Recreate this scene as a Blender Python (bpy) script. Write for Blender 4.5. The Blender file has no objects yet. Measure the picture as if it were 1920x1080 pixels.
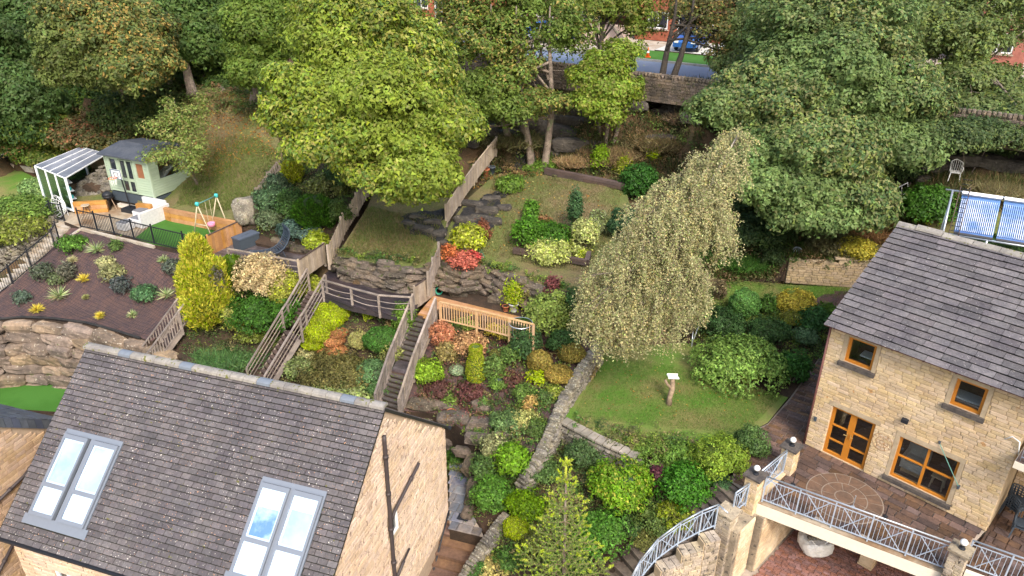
import bpy, math, random
import numpy as np
from mathutils import Vector, Matrix
from mathutils.bvhtree import BVHTree
from mathutils.geometry import delaunay_2d_cdt

random.seed(7); rng = np.random.default_rng(7)
C = bpy.context.scene.collection
scn = bpy.context.scene
# ---------------------------------------------------------------- camera, sky, sun, exposure
FPX, TH, ROLL, CH = 1362.0, math.radians(26.45), math.radians(.467), 16.4
R0 = np.array([1, 0, 0.]); U0 = np.array([0, math.sin(TH), math.cos(TH)]); FW = np.array([0, math.cos(TH), -math.sin(TH)])
RC = R0*math.cos(ROLL)+U0*math.sin(ROLL); UC = -R0*math.sin(ROLL)+U0*math.cos(ROLL)
CAM = np.array([0, 0, CH])
cd = bpy.data.cameras.new('camera'); cam = bpy.data.objects.new('camera', cd); C.objects.link(cam)
cam.matrix_world = Matrix(((RC[0], UC[0], -FW[0], 0), (RC[1], UC[1], -FW[1], 0), (RC[2], UC[2], -FW[2], CH), (0, 0, 0, 1)))
cd.sensor_width = 36; cd.lens = FPX/1920*36; cd.clip_end = 500; cd.clip_start = .1
scn.camera = cam
SUN_EL, SUN_AZ = math.radians(46), math.atan2(.30, -.95)      # azimuth measured from +Y towards +X
w = bpy.data.worlds.new('World'); scn.world = w; w.use_nodes = True
nt = w.node_tree; sky = nt.nodes.new('ShaderNodeTexSky'); sky.sky_type = 'NISHITA'; sky.sun_disc = False
sky.sun_elevation = SUN_EL; sky.sun_rotation = SUN_AZ; sky.air_density = 1.6; sky.dust_density = 4.0; sky.ozone_density = 1.0
bg = nt.nodes['Background']; nt.links.new(sky.outputs[0], bg.inputs[0]); bg.inputs[1].default_value = .15
ld = bpy.data.lights.new('sun', 'SUN'); sun = bpy.data.objects.new('sun', ld); C.objects.link(sun)
ld.energy = 1.5; ld.angle = math.radians(16); ld.color = (1, .95, .86)
sdir = Vector((math.sin(SUN_AZ)*math.cos(SUN_EL), math.cos(SUN_AZ)*math.cos(SUN_EL), math.sin(SUN_EL)))
sun.rotation_euler = sdir.to_track_quat('Z', 'Y').to_euler()
scn.view_settings.view_transform = 'Standard'; scn.view_settings.look = 'None'
scn.view_settings.gamma = 1; scn.view_settings.use_curve_mapping = False
scn.view_settings.exposure = 1.18
scn.cycles.max_bounces = 7; scn.cycles.diffuse_bounces = 5; scn.cycles.transparent_max_bounces = 8

# ---------------------------------------------------------------- placing helpers
def V3(*a): return np.array(a, float)
def ray(px, py): return FW+(px-960)/FPX*RC+(540-py)/FPX*UC
def P(px, py, z):
    d = ray(px, py); return CAM+d*((z-CH)/d[2])
def PD(px, py, D): return CAM+ray(px, py)*D
def depth(p): return float((np.asarray(p)-CAM)@FW)
def nrm(v): v = np.asarray(v, float); return v/max(1e-9, np.linalg.norm(v))
UP = V3(0, 0, 1)

# ---------------------------------------------------------------- objects, tags
ROOT = {}
def tag(o, label=None, cat=None, group=None, kind=None):
    if label: o['label'] = label
    if cat: o['category'] = cat
    if group: o['group'] = group
    if kind: o['kind'] = kind
    return o
def thing(name, label, cat, loc, group=None):
    o = bpy.data.objects.new(name, None); C.objects.link(o); o.empty_display_size = .2
    o.location = [float(v) for v in loc]; ROOT[o.name] = np.array(loc, float)
    return tag(o, label, cat, group)
def rootloc(o): return ROOT[o.name]
def link_mesh(name, me, parent=None, base=None):
    o = bpy.data.objects.new(name, me); C.objects.link(o)
    if parent is not None: o.parent = parent; ROOT[o.name] = rootloc(parent)
    else: o.location = [float(v) for v in base]; ROOT[o.name] = np.array(base, float)
    return o

class MB:
    def __init__(s): s.v = []; s.f = []; s.a = []
    def add(s, vs, fs, a=None):
        n = len(s.v); s.v.extend([tuple(map(float, q)) for q in vs]); s.f.extend([tuple(i+n for i in f) for f in fs])
        s.a.extend([random.random() if a is None else a]*len(vs)); return s
    def hexa(s, p, a=None):
        return s.add(p, [(0, 3, 2, 1), (4, 5, 6, 7), (0, 1, 5, 4), (1, 2, 6, 5), (2, 3, 7, 6), (3, 0, 4, 7)], a)
    def box(s, c, sz, ax=None, a=None):
        c = np.asarray(c, float); ax = np.eye(3) if ax is None else np.asarray(ax); h = np.asarray(sz, float)/2
        p = []
        for z in (-1, 1):
            for x, y in ((-1, -1), (1, -1), (1, 1), (-1, 1)): p.append(c+ax[0]*h[0]*x+ax[1]*h[1]*y+ax[2]*h[2]*z)
        return s.hexa(p, a)
    def bar(s, p0, p1, wd, ht, up=UP, a=None, ext=0):
        p0 = np.asarray(p0, float); p1 = np.asarray(p1, float); d = nrm(p1-p0); p0 = p0-d*ext; p1 = p1+d*ext
        sd = np.cross(d, up)
        if np.linalg.norm(sd) < 1e-3: sd = np.cross(d, V3(1, 0, 0))
        sd = nrm(sd); u = np.cross(sd, d)
        return s.box((p0+p1)/2, (np.linalg.norm(p1-p0), wd, ht), (d, -sd, u), a)
    def tube(s, pts, r, n=8, cap=True, a=None):
        pts = [np.asarray(p, float) for p in pts]; rs = r if hasattr(r, '__len__') else [r]*len(pts); vs = []; fs = []
        ref = None
        for i, p in enumerate(pts):
            d = nrm(pts[min(i+1, len(pts)-1)]-pts[max(i-1, 0)])
            if ref is None: ref = nrm(np.cross(d, V3(.31, .9, .2) if abs(d[2]) > .5 else UP))
            x = nrm(ref-d*(ref@d)); ref = x; y = np.cross(d, x)
            for k in range(n):
                t = 2*math.pi*k/n; vs.append(p+(x*math.cos(t)+y*math.sin(t))*rs[i])
        for i in range(len(pts)-1):
            for k in range(n): k2 = (k+1) % n; fs.append((i*n+k, i*n+k2, (i+1)*n+k2, (i+1)*n+k))
        if cap: fs.append(tuple(range(n-1, -1, -1))); fs.append(tuple((len(pts)-1)*n+k for k in range(n)))
        return s.add(vs, fs, a)
    def lathe(s, c, prof, n=16, a=None, cap=True):
        c = np.asarray(c, float); vs = []; fs = []
        for (r, z) in prof:
            for k in range(n): t = 2*math.pi*k/n; vs.append(c+V3(r*math.cos(t), r*math.sin(t), z))
        m = len(prof)
        for i in range(m-1):
            for k in range(n): k2 = (k+1) % n; fs.append((i*n+k, i*n+k2, (i+1)*n+k2, (i+1)*n+k))
        if cap: fs.append(tuple(range(n-1, -1, -1))); fs.append(tuple((m-1)*n+k for k in range(n)))
        return s.add(vs, fs, a)
    def prism(s, poly, ex, a=None):
        poly = [np.asarray(p, float) for p in poly]; n = len(poly); vs = poly+[p+ex for p in poly]
        fs = [tuple(range(n-1, -1, -1)), tuple(range(n, 2*n))]+[(i, (i+1) % n, n+(i+1) % n, n+i) for i in range(n)]
        return s.add(vs, fs, a)
    def rock(s, c, sz, ax=None, seed=0, a=None, lv=2, rough=.13):
        V, Fc = ROCKS[(lv, seed % 5)]; ax = np.eye(3) if ax is None else np.asarray(ax)
        return s.add(np.asarray(c, float)+(V*np.asarray(sz)/2)@ax, Fc, a)
    def mesh(s, name, mat, off=None, smooth=False):
        me = bpy.data.meshes.new(name); off = V3(0, 0, 0) if off is None else off
        me.from_pydata([(q[0]-off[0], q[1]-off[1], q[2]-off[2]) for q in s.v], [], s.f)
        at = me.attributes.new('rv', 'FLOAT', 'POINT'); at.data.foreach_set('value', np.array(s.a, np.float32))
        me.materials.append(mat)
        if smooth: me.shade_smooth()
        return me
    def build(s, name, mat, parent=None, smooth=False, base=None, fix=False):
        if parent is not None: off = rootloc(parent)
        else:
            A = np.array(s.v); off = V3(A[:, 0].mean(), A[:, 1].mean(), A[:, 2].min()) if base is None else np.asarray(base, float)
        me = s.mesh(name, mat, off, smooth)
        if fix:
            import bmesh
            bm = bmesh.new(); bm.from_mesh(me); bmesh.ops.recalc_face_normals(bm, faces=bm.faces); bm.to_mesh(me); bm.free()
        return link_mesh(name, me, parent, off)

def cube_sphere(lv, seed, sharp=4.2, rough=.17):
    r = np.random.default_rng(seed); n = lv+1; idx = {}; V = []; Fc = []
    def vid(p):
        k = tuple(np.round(p, 4))
        if k not in idx: idx[k] = len(V); V.append(np.array(p, float))
        return idx[k]
    for ax in range(3):
        for sg in (-1, 1):
            for i in range(n):
                for j in range(n):
                    q = []
                    for (u, v) in ((i, j), (i+1, j), (i+1, j+1), (i, j+1)):
                        p = [0, 0, 0]; p[ax] = sg; p[(ax+1) % 3] = -1+2*u/n; p[(ax+2) % 3] = -1+2*v/n; q.append(vid(p))
                    Fc.append(tuple(q if sg > 0 else q[::-1]))
    V = np.array(V); L = (np.abs(V)**sharp).sum(1)**(1/sharp); V = V/L[:, None]
    for k in range(4):
        d = r.normal(size=3); d /= np.linalg.norm(d); V += np.outer(np.sin(V@d*3.5+r.random()*6)*rough*.5, d)
    V += r.normal(size=V.shape)*rough*.25
    return V, Fc
ROCKS = {}
for lv in (1, 2, 3):
    for s_ in range(5): ROCKS[(lv, s_)] = cube_sphere(lv, s_+10*lv) if lv < 3 else cube_sphere(lv, s_+30, 5.5, .2)

# unit meshes shared by alike pieces
def unit(name, mat, kind='box', **k):
    m = MB()
    if kind == 'box': m.box((0, 0, 0), (1, 1, 1), a=0)
    elif kind == 'bevel':      # box with a chamfered front (+y is outwards)
        b = k.get('b', .06)
        o = [(-.5, -.5), (.5, -.5), (.5, .5), (-.5, .5)]; i = [(-.5+b, -.5+b*2), (.5-b, -.5+b*2), (.5-b, .5-b*2), (-.5+b, .5-b*2)]
        vs = [(x, -.5, z) for x, z in o]+[(x, .2, z) for x, z in o]+[(x, .5, z) for x, z in i]
        fs = [(0, 1, 5, 4), (1, 2, 6, 5), (2, 3, 7, 6), (3, 0, 4, 7), (4, 5, 9, 8), (5, 6, 10, 9), (6, 7, 11, 10), (7, 4, 8, 11), (8, 9, 10, 11)]
        m.add(vs, [f[::-1] for f in fs], 0)
    elif kind == 'rock': m.rock((0, 0, 0), (1, 1, 1), seed=k.get('seed', 0), lv=k.get('lv', 2), a=0)
    return m.mesh(name, mat, smooth=False)
def piece(name, me, parent, c, ax, sc):
    """one alike piece: shared mesh, own place. ax rows = local x,y,z axes"""
    o = bpy.data.objects.new(name, me); C.objects.link(o); o.parent = parent
    l = np.asarray(c)-rootloc(parent); ax = np.asarray(ax)
    M = Matrix([[float(ax[j][i]*sc[j]) for j in range(3)]+[float(l[i])] for i in range(3)]+[[0, 0, 0, 1]])
    o.matrix_basis = M; ROOT[o.name] = rootloc(parent)
    return o

# ---------------------------------------------------------------- materials
def M(name, col, rough=.85, col2=None, nscale=1.5, var=.15, vscale=8, per=0., bump=.0, bscale=30, spots=(), metal=0, spec=.3, stretch=None, detail=5, patch=(.4, .6)):
    m = bpy.data.materials.new(name); m.use_nodes = True; t = m.node_tree; N = t.nodes; L = t.links
    b = N['Principled BSDF']; b.inputs['Roughness'].default_value = rough; b.inputs['Metallic'].default_value = metal
    b.inputs['Specular IOR Level'].default_value = spec
    geo = N.new('ShaderNodeNewGeometry'); pos = geo.outputs['Position']
    if stretch:
        mp = N.new('ShaderNodeMapping'); L.new(pos, mp.inputs[0]); mp.inputs['Scale'].default_value = stretch[0]; mp.inputs['Rotation'].default_value = stretch[1]; pos = mp.outputs[0]
    def noise(sc, dt=detail, r=.6):
        n = N.new('ShaderNodeTexNoise'); n.inputs['Scale'].default_value = sc; n.inputs['Detail'].default_value = dt; n.inputs['Roughness'].default_value = r; L.new(pos, n.inputs['Vector']); return n.outputs['Fac']
    def mixc(f, a, c2, bt='MIX'):
        x = N.new('ShaderNodeMix'); x.data_type = 'RGBA'; x.blend_type = bt
        if isinstance(f, (int, float)): x.inputs[0].default_value = f
        else: L.new(f, x.inputs[0])
        for v, i in ((a, 6), (c2, 7)):
            if isinstance(v, tuple): x.inputs[i].default_value = v+(1,) if len(v) == 3 else v
            else: L.new(v, x.inputs[i])
        return x.outputs[2]
    def ramp(f, lo, hi, a=0., c2=1.):
        x = N.new('ShaderNodeMapRange'); L.new(f, x.inputs[0]); x.inputs[1].default_value = lo; x.inputs[2].default_value = hi; x.inputs[3].default_value = a; x.inputs[4].default_value = c2; return x.outputs[0]
    cur = col
    if col2: cur = mixc(ramp(noise(nscale), patch[0], patch[1]), col, col2)
    if var:
        g = ramp(noise(vscale), .25, .75, 1-var, 1+var); cur = mixc(1., cur if not isinstance(cur, tuple) else cur, g, 'MULTIPLY')
    if per:
        oi = N.new('ShaderNodeObjectInfo'); at = N.new('ShaderNodeAttribute'); at.attribute_name = 'rv'
        ad = N.new('ShaderNodeMath'); ad.operation = 'ADD'; L.new(oi.outputs['Random'], ad.inputs[0]); L.new(at.outputs['Fac'], ad.inputs[1])
        fr = N.new('ShaderNodeMath'); fr.operation = 'FRACT'; L.new(ad.outputs[0], fr.inputs[0])
        g = ramp(fr.outputs[0], 0, 1, 1-per, 1+per); cur = mixc(1., cur, g, 'MULTIPLY')
        f2 = N.new('ShaderNodeMath'); f2.operation = 'MULTIPLY'; f2.inputs[1].default_value = 7.31; L.new(fr.outputs[0], f2.inputs[0])
        f3 = N.new('ShaderNodeMath'); f3.operation = 'FRACT'; L.new(f2.outputs[0], f3.inputs[0])
        hs = N.new('ShaderNodeHueSaturation'); L.new(cur, hs.inputs['Color']); L.new(ramp(f3.outputs[0], 0, 1, 1-per*.9, 1+per*.9), hs.inputs['Saturation']); L.new(ramp(f3.outputs[0], 0, 1, .5-per*.05, .5+per*.05), hs.inputs['Hue']); cur = hs.outputs[0]
    for (c3, sc, th) in spots:
        bigm = N.new('ShaderNodeMath'); bigm.operation = 'MULTIPLY_ADD'; L.new(noise(sc*.045+.25, 3, .6), bigm.inputs[0]); bigm.inputs[1].default_value = .16; bigm.inputs[2].default_value = -.08
        ad_ = N.new('ShaderNodeMath'); ad_.operation = 'ADD'; L.new(noise(sc, 2, .5), ad_.inputs[0]); L.new(bigm.outputs[0], ad_.inputs[1])
        cur = mixc(ramp(ad_.outputs[0], th, th+.03), cur, c3)
    if isinstance(cur, tuple): b.inputs['Base Color'].default_value = cur+(1,)
    else: L.new(cur, b.inputs['Base Color'])
    if bump:
        bp = N.new('ShaderNodeBump'); bp.inputs['Strength'].default_value = min(1, bump); bp.inputs['Distance'].default_value = .03 if bscale > 15 else .08
        L.new(noise(bscale, 6, .65), bp.inputs['Height']); L.new(bp.outputs[0], b.inputs['Normal'])
    return m
def leafmat(name, trans=.3, rough=.55, spec=.25):
    m = bpy.data.materials.new(name); m.use_nodes = True; t = m.node_tree; N = t.nodes; L = t.links; b = N['Principled BSDF']
    at = N.new('ShaderNodeAttribute'); at.attribute_name = 'Col'; L.new(at.outputs['Color'], b.inputs['Base Color'])
    b.inputs['Roughness'].default_value = rough; b.inputs['Specular IOR Level'].default_value = spec
    tr = N.new('ShaderNodeBsdfTranslucent'); L.new(at.outputs['Color'], tr.inputs['Color']); mx = N.new('ShaderNodeMixShader'); mx.inputs[0].default_value = trans
    L.new(b.outputs[0], mx.inputs[1]); L.new(tr.outputs[0], mx.inputs[2]); L.new(mx.outputs[0], N['Material Output'].inputs[0])
    return m
LEAF = leafmat('leaves', .4)
LEAFD = leafmat('glossy_leaves', .2, .4, .4)
NEEDLE = leafmat('needles', .1, .7, .15)
mGrass = M('mown_grass', (.075, .165, .018), .95, (.17, .16, .055), .42, .3, 22, bump=.5, bscale=60, spots=(((.17, .15, .06), 9, .68),))
mGrassRough = M('rough_grass', (.105, .125, .035), .95, (.15, .115, .058), .45, .35, 14, bump=.8, bscale=40, spots=(((.2, .16, .07), 14, .68),))
mTurf = M('artificial_grass', (.04, .13, .014), .9, (.05, .15, .02), .8, .12, 40, bump=.3, bscale=90)
mSoil = M('dark_soil', (.035, .024, .017), .95, (.06, .038, .026), 2, .4, 25, bump=1, bscale=30)
mMulch = M('bark_mulch', (.105, .062, .056), .95, (.072, .048, .052), 3, .45, 30, bump=1, bscale=45, spots=(((.16, .09, .06), 26, .64),))
mWood = M('woodland_floor_leaf_litter', (.05, .045, .02), .95, (.09, .055, .03), .7, .4, 18, bump=1, bscale=25, spots=(((.2, .10, .04), 16, .66),))
mRockG = M('weathered_rock', (.17, .13, .10), .9, (.09, .075, .06), 1.2, .35, 9, per=.2, bump=1, bscale=14, spots=(((.3, .26, .2), 12, .66), ((.07, .08, .03), 5, .64)))
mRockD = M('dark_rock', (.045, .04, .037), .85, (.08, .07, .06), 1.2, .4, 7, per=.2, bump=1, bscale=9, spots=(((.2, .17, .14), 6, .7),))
mBould = M('sandstone_boulder', (.25, .185, .135), .9, (.13, .10, .08), 1.3, .3, 7, per=.22, bump=1, bscale=16, spots=(((.42, .37, .3), 9, .66), ((.12, .12, .06), 4, .68)))
mDry = M('dry_stone', (.20, .175, .14), .9, (.11, .10, .085), 2, .35, 12, per=.3, bump=1, bscale=20, spots=(((.34, .33, .27), 14, .62), ((.12, .14, .05), 6, .66)))
mStoneR = M('pitched_sandstone', (.56, .43, .285), .88, (.50, .365, .225), 1.0, .12, 9, per=.14, bump=.5, bscale=30, spots=(((.42, .24, .11), 3.0, .7),))
mStoneL = M('sandstone_gable', (.57, .435, .33), .88, (.50, .365, .265), .9, .14, 7, per=.12, bump=.6, bscale=22, spots=(((.24, .17, .125), 11, .635),), stretch=((1, 1, .45), (.5, 0, 0)))
mMortR = M('mortar', (.43, .33, .22), .95, var=.15)
mMortL = M('mortar_pale', (.37, .28, .205), .95, var=.15)
mSton2 = M('weathered_wall_stone', (.41, .34, .255), .9, (.25, .205, .16), 1.1, .3, 10, per=.2, bump=.8, bscale=22, spots=(((.10, .085, .07), 5, .63),))
mSlateR = M('stone_slate', (.128, .115, .12), .75, (.092, .083, .092), 1.3, .3, 13, per=.24, bump=.7, bscale=24, spots=(((.36, .33, .32), 20, .69), ((.4, .38, .35), 45, .70)))
mTileL = M('roof_tile', (.108, .096, .10), .75, (.08, .072, .08), 1.0, .25, 14, per=.22, bump=.5, bscale=30, spots=(((.62, .58, .52), 24, .69), ((.45, .24, .14), 21, .70), ((.10, .095, .025), 7, .70)))
mRidge = M('ridge_tile', (.26, .24, .215), .85, (.19, .175, .165), 2, .2, 10, per=.12, bump=.6, bscale=25, spots=(((.13, .13, .04), 7, .62),))
mRidgeB = M('blue_ridge_tile', (.15, .172, .21), .6, var=.1)
mPave = M('brown_paving', (.13, .078, .058), .8, (.085, .055, .046), 1.3, .3, 9, per=.35, bump=.5, bscale=20)
mPaveJ = M('pale_pointing', (.36, .30, .25), .95, var=.2)
mPaveG = M('grey_flagstone', (.20, .17, .155), .5, (.13, .14, .17), 1.3, .3, 9, per=.4, bump=.4, bscale=20)
mBlockP = M('red_block_paving', (.24, .125, .10), .85, (.20, .10, .085), .8, .25, 9, per=.25, bump=.3)
mConc = M('concrete', (.42, .38, .33), .9, (.33, .27, .21), 1.2, .2, 10, bump=.4)
mConcB = M('stained_concrete', (.34, .28, .21), .7, (.22, .14, .08), .6, .25, 5, bump=.3, patch=(.45, .6))
mCream = M('cream_render', (.66, .60, .50), .8, var=.06)
mOrW = M('golden_oak_frame', (.46, .17, .018), .45, var=.08, spec=.5)
mWhite = M('white_paint', (.78, .79, .80), .5, var=.03)
mGreyF = M('grey_metal_frame', (.15, .17, .21), .4, var=.04, spec=.5)
mGalv = M('galvanised_steel', (.42, .46, .52), .35, metal=.6, var=.08, vscale=20, spec=.5)
mGalvR = M('galvanised_rail', (.40, .47, .58), .4, metal=.25, var=.08, vscale=20, spec=.5)
mPipe = M('dark_plastic_pipe', (.05, .04, .042), .5, var=.1)
mPipeR = M('maroon_gutter', (.14, .06, .055), .5, var=.1)
mBlack = M('black_metal', (.018, .02, .026), .45, var=.1)
mBlackP = M('black_membrane', (.016, .016, .019), .65, (.03, .028, .027), 3, .3, 14, bump=1, bscale=7)
mSill = M('dark_stone_sill', (.10, .085, .075), .85, (.06, .052, .05), 4, .3, 15, bump=.4)
mLint = M('stone_lintel', (.42, .33, .23), .88, (.36, .28, .19), 3, .12, 15, bump=.3)
mDeckD = M('dark_wet_decking', (.030, .026, .033), .4, (.05, .038, .04), 1.2, .3, 20, per=.25, bump=.4)
mDeckG = M('grey_decking', (.12, .10, .108), .4, (.06, .048, .052), 1.2, .3, 18, per=.3, bump=.4, spec=.5)
mTimb = M('new_timber', (.43, .235, .115), .75, (.36, .19, .09), 3, .15, 25, per=.15, bump=.3)
mOrT = M('orange_sleeper', (.44, .235, .10), .75, (.34, .17, .07), 2, .15, 20, per=.15, bump=.4)
mGreyT = M('weathered_timber', (.29, .24, .205), .85, (.20, .165, .145), 2.5, .2, 25, per=.22, bump=.5)
mTanT = M('tan_fence_timber', (.38, .31, .24), .85, (.29, .23, .18), 2, .15, 22, per=.15, bump=.4)
mBrT = M('brown_timber', (.095, .065, .058), .8, (.07, .05, .045), 2, .2, 20, per=.2, bump=.5)
mGreen = M('pale_green_paint', (.34, .42, .32), .6, var=.05, per=.05)
mFelt = M('blue_grey_roofing_felt', (.055, .065, .09), .7, (.08, .09, .115), 1.5, .2, 10, bump=.3)
mBark = M('tree_bark', (.25, .20, .165), .9, (.14, .11, .09), 3, .3, 14, bump=1, bscale=12, spots=(((.16, .17, .10), 4, .6),))
mBarkD = M('dark_bark', (.04, .033, .03), .9, (.06, .05, .04), 3, .3, 14, bump=1, bscale=12)
mRoad = M('asphalt', (.17, .205, .285), .5, (.15, .185, .26), .4, .08, 8, bump=.2)  # base colour carries the blue of reflected sky
mKerb = M('kerb_stone', (.32, .31, .30), .9, var=.15)
mBrick = M('red_brick', (.30, .10, .06), .9, (.24, .075, .045), 3, .2, 12, per=.15, bump=.4)
mTerra = M('terracotta', (.38, .13, .065), .8, var=.15)
mPlastW = M('white_plastic', (.74, .74, .75), .45, var=.04)
mPotW = M('white_glazed_pot', (.62, .63, .66), .4, var=.06)
mCush = M('grey_cushion', (.16, .165, .19), .9, var=.1)
mGreyP = M('grey_plastic', (.055, .07, .09), .5, var=.1)
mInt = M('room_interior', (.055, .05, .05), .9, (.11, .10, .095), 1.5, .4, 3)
mWoodFl = M('wood_floor', (.12, .075, .05), .5, (.08, .05, .035), 2, .3, 6, stretch=((1, 8, 1), (0, 0, .8)))
mPlas = M('interior_plaster', (.5, .47, .43), .8)
mPine = M('pine_furniture', (.55, .38, .22), .6)
mBag = M('white_rubble_bag', (.80, .80, .79), .7, (.66, .65, .62), 3, .15, 12, bump=1, bscale=7)
mBlue = M('blue_car_paint', (.025, .10, .34), .3, spec=.6)
mOrange = M('orange_plastic', (.75, .14, .03), .5)
mTeal = M('teal_plastic', (.06, .42, .42), .5)
mStump = M('cut_log', (.26, .19, .13), .85, (.18, .13, .09), 4, .3, 15, bump=.8)
mPink = M('pink_plastic', (.7, .25, .4), .5)
mHose = M('green_hose', (.02, .25, .17), .5)
def glass(name, tint=(.75, .82, .9), alpha=.35, rough=.03, spec=.9, refl=(.9, .95, 1)):
    m = bpy.data.materials.new(name); m.use_nodes = True; t = m.node_tree; N = t.nodes; L = t.links
    N.remove(N['Principled BSDF']); g = N.new('ShaderNodeBsdfGlossy'); g.inputs['Roughness'].default_value = rough; g.inputs['Color'].default_value = refl+(1,)
    tr = N.new('ShaderNodeBsdfTransparent'); tr.inputs[0].default_value = tint+(1,); lw = N.new('ShaderNodeLayerWeight'); fr = N.new('ShaderNodeMath'); fr.operation = 'POWER'; fr.inputs[1].default_value = 3.5; L.new(lw.outputs['Facing'], fr.inputs[0])
    ad = N.new('ShaderNodeMath'); ad.operation = 'ADD'; ad.inputs[1].default_value = alpha; ad.use_clamp = True; L.new(fr.outputs[0], ad.inputs[0])
    mx = N.new('ShaderNodeMixShader'); L.new(ad.outputs[0], mx.inputs[0]); L.new(tr.outputs[0], mx.inputs[1]); L.new(g.outputs[0], mx.inputs[2]); L.new(mx.outputs[0], N['Material Output'].inputs[0])
    return m
mGlass = glass('window_glass', (.8, .84, .86), .06)
mGlassS = glass('skylight_glass', (.9, .95, 1), .05)
mGlassP = glass('greenhouse_glazing', (.8, .85, .9), .3, .2, refl=(.7, .8, .9))
mBlind = M('white_blind', (.8, .81, .84), .6, var=.02)
mBlueBl = M('blue_blind', (.16, .30, .55), .6, (.45, .55, .7), 2.5, .1, 4)
# ---------------------------------------------------------------- terrain
GV = []; GF = []
def reg(V, Fc):
    n = len(GV); GV.extend([tuple(map(float, v)) for v in V]); GF.extend([tuple(i+n for i in f) for f in Fc])
def inpoly(x, y, poly):
    c = np.zeros(len(x), bool); j = len(poly)-1
    for i in range(len(poly)):
        xi, yi = poly[i][:2]; xj, yj = poly[j][:2]
        c ^= ((yi > y) != (yj > y)) & (x < (xj-xi)*(y-yi)/((yj-yi) or 1e-9)+xi); j = i
    return c
def smooth_noise(x, y, s):
    return (np.sin(x*1.7/s+.3)*np.cos(y*1.3/s+1.1)+.5*np.sin(x*3.9/s+y*2.3/s)+.35*np.sin(y*6.1/s-x*4.7/s+2))/1.85
ZPTS = []
def zone(name, pts, mat, world=False, step=.45, rough=.03, skirt=1.2, skmat=None, stuff=None, inner=(), reg_=True, dens=.6):
    W = [np.array(p, float) if world else P(*p) for p in pts]
    B = []
    for i in range(len(W)):
        a, b = W[i], W[(i+1) % len(W)]; n = max(1, int(np.linalg.norm((b-a)[:2])/dens))
        for k in range(n): B.append(a+(b-a)*k/n)
    B = np.array(B); ZPTS.extend(B.tolist())
    I = np.array([P(*p) for p in inner]) if len(inner) else np.zeros((0, 3)); S = np.vstack([B, I])
    xs = np.arange(B[:, 0].min(), B[:, 0].max(), step); ys = np.arange(B[:, 1].min(), B[:, 1].max(), step)
    gx, gy = np.meshgrid(xs, ys); gx = gx.ravel()+rng.uniform(-.1, .1, gx.size)*step; gy = gy.ravel()+rng.uniform(-.1, .1, gy.size)*step
    k = inpoly(gx, gy, B); gx, gy = gx[k], gy[k]
    if len(gx):
        d2 = (gx[:, None]-S[:, 0])**2+(gy[:, None]-S[:, 1])**2; keep = d2.min(1) > (step*.35)**2; gx, gy, d2 = gx[keep], gy[keep], d2[keep]
        wgt = 1/(d2**1.5+1e-6); gz = (wgt*S[:, 2]).sum(1)/wgt.sum(1)+smooth_noise(gx, gy, .8)*rough*1.5+rng.normal(size=gx.size)*rough*.4
    else: gz = np.zeros(0)
    v2 = [Vector((float(b[0]), float(b[1]))) for b in B]+[Vector((float(a), float(b))) for a, b in zip(gx, gy)]
    n = len(B); r = delaunay_2d_cdt(v2, [(i, (i+1) % n) for i in range(n)], [], 1, 1e-5)
    allz = np.concatenate([B[:, 2], gz]); VV = []
    for i, v in enumerate(r[0]):
        o = r[3][i]; z = allz[o[0]] if o and o[0] < len(allz) else np.interp(0, [0], [B[:, 2].mean()]); VV.append((v.x, v.y, z))
    FF = [tuple(f) for f in r[2]]
    FF = [f if (VV[f[1]][0]-VV[f[0]][0])*(VV[f[2]][1]-VV[f[0]][1])-(VV[f[1]][1]-VV[f[0]][1])*(VV[f[2]][0]-VV[f[0]][0]) > 0 else f[::-1] for f in FF]
    if reg_: reg(VV, FF)
    m = MB(); m.add(VV, FF, 0)
    base = V3(B[:, 0].mean(), B[:, 1].mean(), B[:, 2].min())
    me = m.mesh(name, mat, base, True)
    o = link_mesh(name, me, None, base); tag(o, kind='structure')
    if skirt:
        s = MB(); vs = []; fs = []; K_ = 7 if skmat else 3; jt = .13 if skmat else rough
        for b in B: vs += [b-UP*skirt*q/(K_-1)+V3(*(rng.normal(size=2)*jt*(q > 0)), 0) for q in range(K_)]
        for i in range(n):
            j = (i+1) % n
            for q in range(K_-1): fs.append((i*K_+q, i*K_+q+1, j*K_+q+1, j*K_+q))
        s.add(vs, fs, 0); k = s.build(name+'_edge', skmat or mSoil, o); k.name = name+'_edge'; tag(k, kind='structure')
    return o
HN = []   # control points of the hillside
zone('lawn', [(1057,785,.02),(1085,735,.02),(1110,690,.02),(1135,655,.05),(1200,648,.05),(1300,642,.08),(1350,690,.08),(1440,735,.05),(1478,745,0),(1440,792,0),(1390,820,0),(1290,850,0),(1195,848,0),(1120,815,0)], mGrass, rough=.025, skirt=.9)
zone('shrub_border', [(1290,650,.06),(1285,600,.5),(1310,572,.8),(1345,565,.9),(1430,602,.85),(1520,592,.85),(1575,600,.85),(1590,660,.1),(1535,670,.04),(1480,745,-.02),(1440,735,0),(1350,690,.04)], mSoil)
zone('lawn', [(1300,585,.8),(1325,540,1.15),(1350,520,1.3),(1400,527,1.3),(1480,534,1.3),(1620,540,1.3),(1640,580,1.0),(1560,596,.92),(1430,606,.9)], mGrass, rough=.02)
zone('flower_bed', [(1525,562,1.18),(1560,545,1.28),(1620,548,1.28),(1590,580,1.06),(1545,590,.98)], mMulch, rough=.01, skirt=0, reg_=False)
zone('bank', [(1325,540,1.15),(1350,440,2.6),(1420,420,3.1),(1500,430,3.0),(1600,430,3.1),(1640,400,3.5),(1640,492,2.5),(1474,484,2.5),(1452,524,1.35),(1400,525,1.3)], mWood, rough=.08)
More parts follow.
